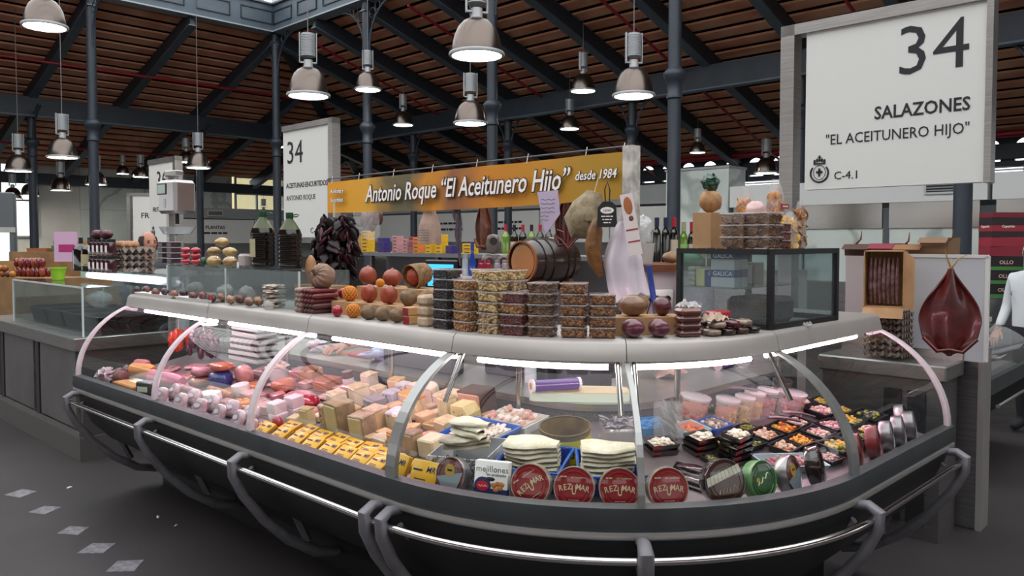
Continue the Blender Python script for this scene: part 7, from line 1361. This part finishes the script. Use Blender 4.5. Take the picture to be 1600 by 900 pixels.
p = WY(53, 440, lc(-.6, .5, 0).y); t = thing('lime_pot', 'small lime green plant pot on the glass box', 'pot', lc(-1.36, .30, zc+.095+.3635), 0); b = MB(); b.lathe([(.045, 0), (.062, .095), (.066, .095), (.066, .105), (.06, .105), (.043, .006)], 26); b.obj('pot', M('lime', '#86b51e', .4), t)
# bottles, jars on the lit shelf
for i, (px, lb_) in enumerate([(96, None), (116, 'L')]):
    p = lc(-.55+.19*i, .22, 1.361); t = bottle('oil_bottle', ['dark squat oil bottle on the lit shelf', 'dark oil bottle with cream label and leafy top on the lit shelf'][i], p, gb, black, M('label_cream', '#b3a984', .7) if lb_ else None, .26, .06)
for i in range(10):
    p = lc(-.22+.085*(i % 5), .2, 1.361+.125*(i//5)); t = thing('preserve_jar', 'small preserve jar with dark contents and white label on the lit shelf', 'jar', p, R(-43), 'preserve jars'); b = MB(); b.lathe([(0, 0), (.038, 0), (.038, .09), (.032, .1)], 18); b.obj('glass_body', M('jar_dark', '#3a1a20', .15, coat=.8), t); b = MB(); b.lathe([(.034, .1), (.034, .12), (0, .121)], 18); b.obj('lid', black, t); b = MB(); b.lathe([(.0388, .025), (.0388, .075)], 12, paper, None, False, R(215), R(300)); b.obj('label', None, t)
# produce on the far left stall
def prod(lb, name, cat, px, py, Y, sx, sy, sz, m, amp=.3, seed=0, grp=None, rz=0): p = WY(px, py, Y); b = MB(); b.ell((0, 0, 0), (sx, sy, sz), 16, 10, m, amp=amp, seed=seed); return place(tag(b.obj(name, m, ang=85), lb, cat, grp), p, rz)
YP = 8.4; p0 = WY(45, 445, YP); b = MB(); b.box(-1.6, -.25, 0, .9, .6, WY(45, 432, YP).z); PT = place(tag(b.obj('produce_table', M('crate_wood', '#8a6a44', .7, var=.2, scale=6), smooth=False), 'wooden produce table at the fruit stall behind the olive counter', 'table'), (p0.x, p0.y, 0), R(-20))
pepr = M('red_pepper', '#6d1420', .22, coat=.7); zP = WY(45, 432, YP).z
def tl(x, y, z): v = Matrix.Rotation(R(-20), 3, 'Z') @ Vector((x, y, 0)); return Vector((p0.x+v.x, p0.y+v.y, zP+z))
for i in range(26):
    lay = i//14; k = i % 14; b = MB(); b.ell((0, 0, 0), (.029, .030, .05), 14, 10, amp=.16, seed=i); o = tag(b.obj('dried_pepper', pepr if i % 3 else M('orange_pepper', '#8a3a1c', .3, coat=.5), ang=85), 'dark red dried pepper heaped on the produce table', 'pepper', 'dried peppers on the table'); lo = min(v.co.z for v in o.data.vertices); place(o, tl(-.12+.064*(k % 7)+(.012 if lay else 0), -.05+.068*(k//7), -.0008-lo+.102*lay), R(-20+random.uniform(-15, 15)))
for i in range(10):
    b = MB(); b.ell((0, 0, 0), (.034, .034, .034), 16, 10, amp=.05, seed=i); place(tag(b.obj('gourd', M('gourd%d' % (i % 3), ['#8a4a1e', '#5a3418', '#a36a24'][i % 3], .4)), 'orange gourd at the edge of the produce table', 'vegetable', 'gourds'), tl(-.34+.073*(i if i < 6 else i-5.5), -.20, .034 if i < 6 else .093), i)
b = MB(); b.box(-.55, .20, zP-.001, .55, .58, zP+.26); o = b.obj('back_step', M('crate_wood', '#8a6a44', .7), None, smooth=False); o.parent = PT
for i, (x, y, z, w_, dp, hh, c) in enumerate([(.18, .38, .26, .30, .25, .07, '#2a6a4a'), (.18, .38, .331, .28, .23, .05, '#a8804e'), (-.44, .04, 0, .20, .25, .16, '#a3804e'), (-.20, .38, .26, .3, .25, .04, '#94603a'), (-.62, .04, 0, .1, .2, .1, '#c9b43a')]):
    t = tray('produce_crate', ['green plastic crate above the peppers', 'pale wooden crate on the green crate', 'tan carton at the produce table', 'low wooden crate on the step behind the peppers', 'small yellow box at the produce table'][i], tl(x, y, z), R(-20), w_, dp, hh, M('crate_%s' % c, c, .6), None, .96, 'crate')
p = WY(102, 372, 7.3); b = MB(); b.box(-.10, 0, -.22, .10, .02, .06, M('pink_card', '#c9a4c0', .6)); b.box(-.06, -.002, -.13, .08, 0, -.06, M('magenta_card', '#a82a6a', .5)); place(tag(b.obj('pink_card', None, smooth=False), 'pink and magenta display card behind the oil bottles', 'card'), p, R(8))
for i in range(2):
    b = MB(); b.ell((0, 0, 0), (.085, .04, .035), 16, 10, amp=.12, seed=i); o = tag(b.obj('red_packet', M('pack_dkred', '#4a1822', .4), ang=85), 'dark red packet lying on the preserve jars beside the egg trays', 'packet', 'dark packets'); place(o, lc(.035-.18*i, .2, 1.361+.125+.1205-min(v.co.z for v in o.data.vertices)), R(-43))
p = WY(38, 365, 20.3); b = MB(); b.rbox(-.08, -.03, -.12, .08, .03, .12, .02, M('phone_red', '#6d4038', .4)); b.box(-.06, -.032, -.10, .06, -.03, .0, paper); place(tag(b.obj('wall_device', None, ang=25), 'small wall mounted device on the left marble wall', 'wall device'), H(8.55, 0, 0)+aR*(-5.2)+Vector((0, 0, 1.75)), HL_)
# cabinet with lit front at the far left
p = WY(8, 372, 12); t = thing('drinks_fridge', 'grey fridge with lit glass front at the far left', 'fridge', (p.x-.55, p.y, 0), R(30)); b = MB(); b.rbox(-.5, 0, 0, .6, .6, 2.35, .02); b.obj('body', M('fridge_grey', '#5d6266', .4, .3), t, ang=25); b = MB(); b.box(-.45, -.012, .9, .52, 0, 1.72); b.obj('lit_glass', M('fridge_light', '#cfe2ee', .3, emit=.9), t, smooth=False); b = MB(); b.box(-.5, -.02, 1.72, .6, 0, 1.8); b.obj('trim', alu, t, smooth=False)
# ================================================================ PEOPLE
def skin_mesh(name, nodes, edges, m, parent=None, lv=2):
    me = bpy.data.meshes.new(name); me.from_pydata([n[:3] for n in nodes], edges, []); o = bpy.data.objects.new(name, me); COL.objects.link(o)
    sk = o.modifiers.new('skin', 'SKIN'); sk.use_smooth_shade = True
    for i, n in enumerate(nodes): r = n[3]; me.skin_vertices[0].data[i].radius = (r if isinstance(r, tuple) else (r, r)); me.skin_vertices[0].data[i].use_root = (i == 0)
    sb = o.modifiers.new('sub', 'SUBSURF'); sb.levels = lv; sb.render_levels = lv; me.materials.append(m)
    if parent: o.parent = parent
    return o
skinm = M('skin', '#b07a62', .5, var=.06, scale=30)
def head(parent, z, m, hairm, bald=True, glasses=False):
    b = MB()
    def f(u, v):
        a = 2*math.pi*u; e = math.pi*v; s_ = math.sin(e); x = .075*s_*math.cos(a); y = -.095*s_*math.sin(a) if False else .098*s_*math.sin(a); zz = .118*math.cos(e); fr = max(0, -math.sin(a))*s_
        if v > .5: x *= 1-.28*(v-.5)*2*.9; y = y*(1-.10*(v-.5)*2)
        nose = math.exp(-((zz+.012)/.026)**2)*math.exp(-(x/.014)**2)*fr; y -= .024*nose
        y += .010*math.exp(-((zz-.012)/.014)**2)*math.exp(-((abs(x)-.03)/.016)**2)*fr; y -= .006*math.exp(-((zz+.055)/.012)**2)*math.exp(-(x/.024)**2)*fr; y -= .008*math.exp(-((zz+.095)/.02)**2)*math.exp(-(x/.025)**2)*fr
        return (x, y, zz)
    b.sheet(f, 36, 30); b.cyl((0, .02, -.20), (0, .012, -.07), .055, .05, 16)
    for sx in (-1, 1): b.ell((sx*.076, .012, -.012), (.010, .020, .032), 10, 8)
    h_ = b.obj('head', m, parent); h_.location.z = z
    b = MB()
    for sx in (-1, 1): b.ell((sx*.03, -.083, .012), (.011, .006, .007), 8, 6, M('eye_dark', '#2a1c18', .2)); b.ell((sx*.03, -.088, .032), (.015, .005, .0035), 8, 5, hairm)
    b.ell((0, -.093, -.056), (.022, .005, .006), 10, 6, M('lips', '#8a4a44', .5)); e_ = b.obj('face_features', None, h_)
    b = MB()
    for i in range(1):
        def g(u, v):
            a = math.pi*(-.18+1.36*u) if bald else math.pi*(-.30+1.6*u); e = math.pi*((.30 if bald else .02)+(.36 if bald else .52)*v); s_ = math.sin(e); return (.080*s_*math.cos(a), .104*s_*math.sin(a), .122*math.cos(e))
        b.sheet(g, 24, 10, thick=.006)
    b.obj('hair', hairm, h_)
    if glasses:
        b = MB()
        for sx in (-1, 1): b.tube([(sx*.031+.02*math.cos(a), -.105, .01+.016*math.sin(a)) for a in [i*2*math.pi/16 for i in range(17)]], .002, 5); b.tube([(sx*.051, -.103, .014), (sx*.08, .0, .012)], .002, 5)
        b.tube([(-.011, -.106, .012), (.011, -.106, .012)], .002, 5); b.obj('glasses', black, h_)
    return h_
def clothes(shirt, trousers, z):
    m = M('clothes_%s' % shirt, shirt, .8); nt = m.node_tree
    if len(nt.nodes) < 4:
        tc = nt.nodes.new('ShaderNodeTexCoord'); sp = nt.nodes.new('ShaderNodeSeparateXYZ'); gt = nt.nodes.new('ShaderNodeMath'); gt.operation = 'GREATER_THAN'; gt.inputs[1].default_value = z
        mx = nt.nodes.new('ShaderNodeMix'); mx.data_type = 'RGBA'; mx.inputs[6].default_value = (*hx(trousers), 1); mx.inputs[7].default_value = (*hx(shirt), 1)
        nt.links.new(tc.outputs['Object'], sp.inputs[0]); nt.links.new(sp.outputs[2], gt.inputs[0]); nt.links.new(gt.outputs[0], mx.inputs[0]); nt.links.new(mx.outputs[2], nt.nodes['Principled BSDF'].inputs['Base Color'])
    return m
def person(label, loc, rz, hgt, shirt, hairc, trousers='#26262c', bald=True, glasses=False, arms=None, lean=0):
    t = thing('person', label, 'person', loc, rz); k = hgt/1.72
    A = arms or [[(.20, -.02, 1.38), (.25, -.03, 1.12), (.24, -.14, .92)], [(-.20, -.02, 1.38), (-.25, -.03, 1.12), (-.24, -.14, .92)]]
    N = [(0, 0, .95, (.16, .11)), (0, 0, 1.15, (.15, .10)), (0, lean*.4, 1.34, (.18, .11)), (0, lean*.6, 1.46, (.07, .06)), (.10, 0, .88, .095), (.10, -.01, .48, .065), (.10, .01, .09, .045), (.10, -.12, .04, .04), (-.10, 0, .88, .095), (-.10, -.01, .48, .065), (-.10, .01, .09, .045), (-.10, -.12, .04, .04)]
    Eg = [(0, 1), (1, 2), (2, 3), (0, 4), (4, 5), (5, 6), (6, 7), (0, 8), (8, 9), (9, 10), (10, 11)]
    for arm in A:
        i0 = len(N); N += [(*arm[0], .055), (*arm[1], .045), (*arm[2], .035)]; Eg += [(2, i0), (i0, i0+1), (i0+1, i0+2)]
    o = skin_mesh('body', [tuple(c*k for c in n[:3])+(n[3],) for n in N], Eg, clothes(shirt, trousers, .95*k), t)
    hd_ = head(t, 1.60*k, skinm, M('hair_%s' % hairc, hairc, .8), bald, glasses); hd_.location.y = lean*.8
    for arm in A:
        w_ = Vector(arm[2])*k; d_ = (Vector(arm[2])-Vector(arm[1])).normalized(); s_ = d_.cross(Vector((0, 0, 1)));
        s_ = s_.normalized() if s_.length > .05 else Vector((1, 0, 0))
        up = s_.cross(d_).normalized(); b = MB(); pm_ = w_+d_*.05
        b.tube([w_-d_*.03, w_+d_*.02, w_+d_*.06, w_+d_*.095], [.026, .034, .042, .036], 12, flat=.55)
        for q_, (off, L) in enumerate([(-.030, .062), (-.010, .075), (.010, .072), (.030, .055)]): b.tube([w_+d_*.085+s_*off, w_+d_*(.085+L*.45)+s_*off*1.08+up*.004, w_+d_*(.085+L*.8)+s_*off*1.1-up*.010, w_+d_*(.085+L)+s_*off*1.1-up*.024], [.0095, .0092, .0085, .006], 8)
        b.tube([w_+d_*.03-s_*.03, w_+d_*.06-s_*.055-up*.006, w_+d_*.09-s_*.062-up*.014], [.012, .011, .007], 8); b.obj('hand', skinm, t)
    return t
p = WY(231, 372, 7.6); person('balding man with dark hair at the sides looking down behind the egg trays', (p.x, p.y, 0), R(48), 1.76*(p.z/1.60)/1.03 if False else 1.68, '#3a4048', '#2a201c')
p = WY(1619, 410, 6.4); person('grey haired man with glasses in a white shirt at the far right', (p.x, p.y, 0), R(-75), 1.60, '#c9ced2', '#b5b0aa', bald=False, glasses=True)
pw = top(536, 551); s_, d_ = sd(pw.x, pw.y); q2, h2 = path(s_+.20, 1.62); hx_ = Matrix.Rotation(-h2, 3, 'Z') @ (Vector((pw.x, pw.y, 0))-Vector((q2.x, q2.y, 0)))
t = thing('person', 'seller in dark clothes bending behind the case with one bare forearm on the worktop', 'person', (q2.x, q2.y, 0), h2)
N = [(0, .12, .78, (.16, .12)), (0, .06, .95, (.15, .11)), (0, -.03, 1.07, (.17, .10)), (0, -.10, 1.13, (.06, .06)), (.10, .12, .70, .09), (.10, .02, .42, .065), (.10, .14, .09, .045), (.10, .02, .04, .04), (-.10, .12, .70, .09), (-.10, .02, .42, .065), (-.10, .14, .09, .045), (-.10, .02, .04, .04), (-.18, -.06, 1.06, .055), (-.20, -.20, .995, .045), (.18, -.06, 1.06, .055), (.22, -.05, .86, .045), (.18, -.10, .70, .035)]
skin_mesh('body', N, [(0, 1), (1, 2), (2, 3), (0, 4), (4, 5), (5, 6), (6, 7), (0, 8), (8, 9), (9, 10), (10, 11), (2, 12), (12, 13), (2, 14), (14, 15), (15, 16)], M('shirt_dark', '#1c1b22', .8), t)
hd_ = head(t, 1.17, skinm, M('hair_#2a201c', '#2a201c', .8), False); hd_.location.y = -.16; hd_.rotation_euler.x = R(35)
e0 = Vector((-.20, -.20, .995)); w1 = Vector((hx_.x, hx_.y, .955)); d_ = (w1-e0).normalized(); sv = d_.cross(Vector((0, 0, 1))).normalized(); b = MB(); b.tube([e0, e0+(w1-e0)*.4, w1], [.042, .040, .028], 12)
b.tube([w1-d_*.02, w1+d_*.03, w1+d_*.075], [.03, .042, .038], 12, flat=.6)
for off, L in [(-.030, .055), (-.010, .066), (.010, .064), (.030, .05)]: b.tube([w1+d_*.07+sv*off, w1+d_*(.07+L*.5)+sv*off*1.1+Vector((0, 0, .004)), w1+d_*(.07+L)+sv*off*1.1-Vector((0, 0, .022))], [.0100, .0095, .007], 8)
b.tube([w1+d_*.02-sv*.03, w1+d_*.06-sv*.056-Vector((0, 0, .01)), w1+d_*.09-sv*.055-Vector((0, 0, .018))], [.012, .011, .008], 8); b.obj('forearm_and_hand', skinm, t)
# ================================================================ SETTLING
# every loose thing in the case gets a free place on the deck: it follows the deck's slope, rests on it,
# stays behind the glass and does not enter its neighbours
def local_points(root):
    pts = []
    def walk(o, m):
        if o.type == 'MESH' and o.name.split('.')[0] not in ('lettering', 'fine_print'): pts.extend(m @ v.co for v in o.data.vertices)
        for c in o.children: walk(c, m @ c.matrix_basis)
    walk(root, Matrix.Diagonal((*root.scale, 1))); return pts
DIRS = [Vector((math.cos(a)*math.cos(e), math.sin(a)*math.cos(e), math.sin(e))) for e in (-1.57, -1.2, -.8, -.4, 0, .4, .8, 1.2, 1.57) for a in [i*2*math.pi/24 for i in range(24)]]
def support(pts):
    if len(pts) <= 160: return pts
    import numpy as np
    A = np.array([tuple(p) for p in pts]); idx = {int(i) for i in (A @ np.array([tuple(d) for d in DIRS]).T).argmax(0)}
    return [pts[i] for i in idx]
def hull2(pts):
    P = sorted({(round(p[0], 5), round(p[1], 5)) for p in pts})
    def half(Q):
        h = []
        for q in Q:
            while len(h) > 1 and (h[-1][0]-h[-2][0])*(q[1]-h[-2][1])-(h[-1][1]-h[-2][1])*(q[0]-h[-2][0]) <= 0: h.pop()
            h.append(q)
        return h[:-1]
    return half(P)+half(P[::-1])
def apart(A, B, tol):
    for P in (A, B):
        for (x0, y0), (x1, y1) in zip(P, P[1:]+P[:1]):
            nx, ny = y1-y0, x0-x1; l = math.hypot(nx, ny)
            if l < 1e-9: continue
            a = [(x*nx+y*ny)/l for x, y in A]; c = [(x*nx+y*ny)/l for x, y in B]
            if max(a) <= min(c)+tol or max(c) <= min(a)+tol: return True
    return False
SLOPE = math.atan(.125/.72)
def zsurf(d): return .70+(d-.03)/.07*.015 if d < .10 else .715+.125*(d-.10)/.72 if d < .82 else .84
GT = [gl(k/60) for k in range(61)]
def dglass(z):
    if z < .776: return .053
    for d, zz in GT:
        if zz >= z: return d+.017
    return GT[-1][0]+.017
class Bed:
    def __init__(s, surf, tilt, dmin, dmax): s.items = []; s.surf = surf; s.tilt = tilt; s.dmin = dmin; s.dmax = dmax
    def block(s, poly): c = (sum(p[0] for p in poly)/len(poly), sum(p[1] for p in poly)/len(poly)); s.items.append((poly, c, max(math.hypot(p[0]-c[0], p[1]-c[1]) for p in poly)))
    def put(s, root, tries, flat=False, riders=(), limit=True, fixed=False, tol=.0012):
        loc = Vector(root.location); s0, d0 = sd(loc.x, loc.y); h0 = path(s0)[1]
        rel = (root.rotation_euler.to_matrix()).to_4x4(); rel = Matrix.Rotation(-h0, 4, 'Z') @ rel
        base = support(local_points(root)); sc0 = root.scale.copy(); best = None
        for sc, rad in tries:
            Q = Matrix.Rotation(0 if flat else s.tilt, 4, 'X') @ rel
            pts = [Q @ (p*sc) for p in base]; hull = hull2(pts); rr = max(math.hypot(*p) for p in hull)
            n = int(rad/.009); cand = sorted(((i*i+j*j, i, j) for i in range(-n, n+1) for j in range(-n, n+1) if i*i+j*j <= n*n))
            for _, i, j in cand:
                ss, dd = s0+i*.009, d0+j*.009
                if not S0+.02 < ss < S1-.02: continue
                q, h = path(ss, dd); ch, sh = math.cos(h), math.sin(h)
                if limit:
                    # quick depth test with the straight-line depth of the hull
                    if dd+min(p[1] for p in hull) < s.dmin-.02 or dd+max(p[1] for p in hull) > s.dmax+.02: continue
                W = [(q.x+x*ch-y*sh, q.y+x*sh+y*ch) for x, y in hull]; ok = True
                for poly, c, r in s.items:
                    if math.hypot(c[0]-q.x, c[1]-q.y) < r+rr and not apart(W, poly, -tol): ok = False; break
                if not ok: continue
                V = [(q.x+p.x*ch-p.y*sh, q.y+p.x*sh+p.y*ch, p.z) for p in pts]; D = [sd(v[0], v[1]) for v in V]
                lift = max(s.surf(d)-v[2] for v, (_, d) in zip(V, D))-.0008
                if limit and any(d < (dglass(v[2]+lift) if s.tilt or s.dmin < .1 else s.dmin) or d > s.dmax or not S0+.012 < e < S1-.012 for v, (e, d) in zip(V, D)): continue
                best = (sc, q, h, lift, W, Q); break
            if best: break
        if not best: print('no free place for', root.name); return False
        sc, q, h, lift, W, Q = best; old = root.matrix_basis.copy()
        nm = Matrix.Translation((q.x, q.y, lift)) @ Matrix.Rotation(h, 4, 'Z') @ Q
        root.location = nm.to_translation(); root.rotation_euler = nm.to_euler(); root.scale = sc0*sc
        new = Matrix.Translation(root.location) @ nm.to_3x3().to_4x4(); o3 = Matrix.Translation(old.to_translation()) @ old.to_3x3().normalized().to_4x4(); dm = new @ o3.inverted()
        for r in riders:
            m = dm @ Matrix.LocRotScale(r.location, r.rotation_euler, None); r.location = m.to_translation(); r.rotation_euler = m.to_euler(); r.scale = r.scale*sc
        s.block(W); return True
def named(*bases): return [o for o in COL.objects if o.parent is None and o.name.split('.')[0] in bases]
def by(n): return bpy.data.objects[n]
BED = Bed(zsurf, SLOPE, .053, .826)
for s_ in POSTS:
    q, h = path(s_, .80); BED.block([(q.x+.016*math.cos(a), q.y+.016*math.sin(a)) for a in [i*math.pi/4 for i in range(8)]])
BIG = [(1, .03), (1, .10), (1, .25), (.9, .25), (.8, .3), (.7, .5)]
for o in named('fish_tin'): BED.put(o, [(1, .03), (1, .06), (.93, .06), (.93, .12), (.86, .2)], flat=True)
for o in [by('mussel_box'), by('yellow_pack.017'), by('yellow_pack.018'), by('sliced_cheese'), by('black_packet')]: BED.put(o, BIG, flat=True)
fil = named('cod_fillet')
for o, r in ((by('cod_tray'), fil[:6]), (by('cod_tray.001'), fil[6:12]+[by('tray_sticker')]), (by('cod_carton'), fil[12:18])): BED.put(o, [(1, .06), (.94, .08), (.88, .12), (.82, .2), (.75, .3)], riders=r)
blacks = named('black_tray')
for o in [by('anchovy_can'), by('anchovy_tub')]: BED.put(o, BIG)
for a_, b_ in ((0, 2), (2, 5), (5, 10)): BED.put(blacks[a_], BIG, riders=blacks[a_+1:b_])
for o in named('fish_tray', 'mince_tray', 'food_tray'): BED.put(o, [(1, .08), (.9, .10), (.8, .15), (.7, .3), (.6, .4)])
for o in named('deli_tub', 'steel_can', 'white_tub', 'anchovy_box'): BED.put(o, BIG)
for o in named('mojama_pack'): o.rotation_euler = (0, 0, o.rotation_euler.z); BED.put(o, [(1, .06), (.85, .08), (.7, .15), (.6, .3)])
wb = named('wrapped_block'); BED.put(wb[0], BIG, riders=[wb[2]]); BED.put(wb[1], BIG, riders=[wb[3]])
YP_ = named('yellow_pack')[:17]
for o in YP_[:9]+YP_[9:17]: BED.put(o, [(1, .03), (.9, .03), (.82, .04), (.75, .06), (.7, .12), (.6, .25)], flat=True)
for o in named('vacuum_pack')[:11]: BED.put(o, [(1, .02), (.85, .03), (.75, .05), (.65, .1), (.6, .25)], flat=True)
for o in named('wax_cheese', 'mussel_tray', 'fresh_cheese'): BED.put(o, [(1, .05), (.9, .06), (.8, .1), (.7, .3)])
CH_ = named('cheese'); order = sorted(CH_, key=lambda o: sd(o.location.x, o.location.y)[1])
for o in order: BED.put(o, [(1, .05), (.92, .07), (.85, .1), (1, .16), (.78, .16), (.7, .3), (.6, .5)])
for o in named('mortadella', 'salami', 'cooked_roll', 'speckled_sausage', 'maroon_jar', 'meat_bag', 'blood_sausage'): BED.put(o, [(1, .08), (.9, .12), (.8, .2), (.7, .3), (.6, .5)])
ham = named('ham_piece')
for i in (2, 1, 4, 5, 6, 7, 8): BED.put(ham[i], [(1, .06), (.9, .1), (.8, .15), (.7, .3), (.6, .5)])
def on_top(o, under, dx=0, sink=.004):
    zt = max((under.matrix_basis @ p).z for p in local_points_plain(under)); o.location.x, o.location.y = under.location.x+dx, under.location.y
    o.location.z += zt-sink-min((o.matrix_basis @ p).z for p in local_points_plain(o))
def local_points_plain(root):
    pts = []
    def walk(o, m):
        if o.type == 'MESH': pts.extend(m @ v.co for v in o.data.vertices)
        for c in o.children: walk(c, m @ c.matrix_basis)
    walk(root, Matrix.Identity(4)); return pts
on_top(ham[0], ham[1]); on_top(ham[3], ham[2])
FILL_ = [(1, .04), (.9, .05), (.8, .07), (1, .12), (.7, .12), (.6, .2), (.5, .5), (.42, .9)]
for o in named('food_pan'): BED.put(o, FILL_)
for o in named('sliced_pack', 'meat_slab', 'cheese_slab'): BED.put(o, FILL_)
pans_ = named('food_pan', 'deli_tub', 'food_tray', 'steel_can')
for o in named('serving_spoon'):
    best = min(pans_[:30], key=lambda q: (q.location-o.location).to_2d().length); on_top(o, best, sink=.006)
# ---- the seller's worktop
WT = Bed(lambda d: .915, 0, .84, 1.295)
WT.dmin = .838
cb = by('cutting_board'); WT.put(cb, [(1, .03), (1, .1)], riders=[by('film_roll')], limit=False)
for o in named('chopping_board', 'worktop_box', 'cup_stack', 'plastic_tub', 'plastic_bag', 'knife_handle', 'cloth', 'paper_bundle') + [by('film_roll.001')]: WT.put(o, [(1, .06), (1, .15), (.9, .2), (.8, .3), (.7, .5)])
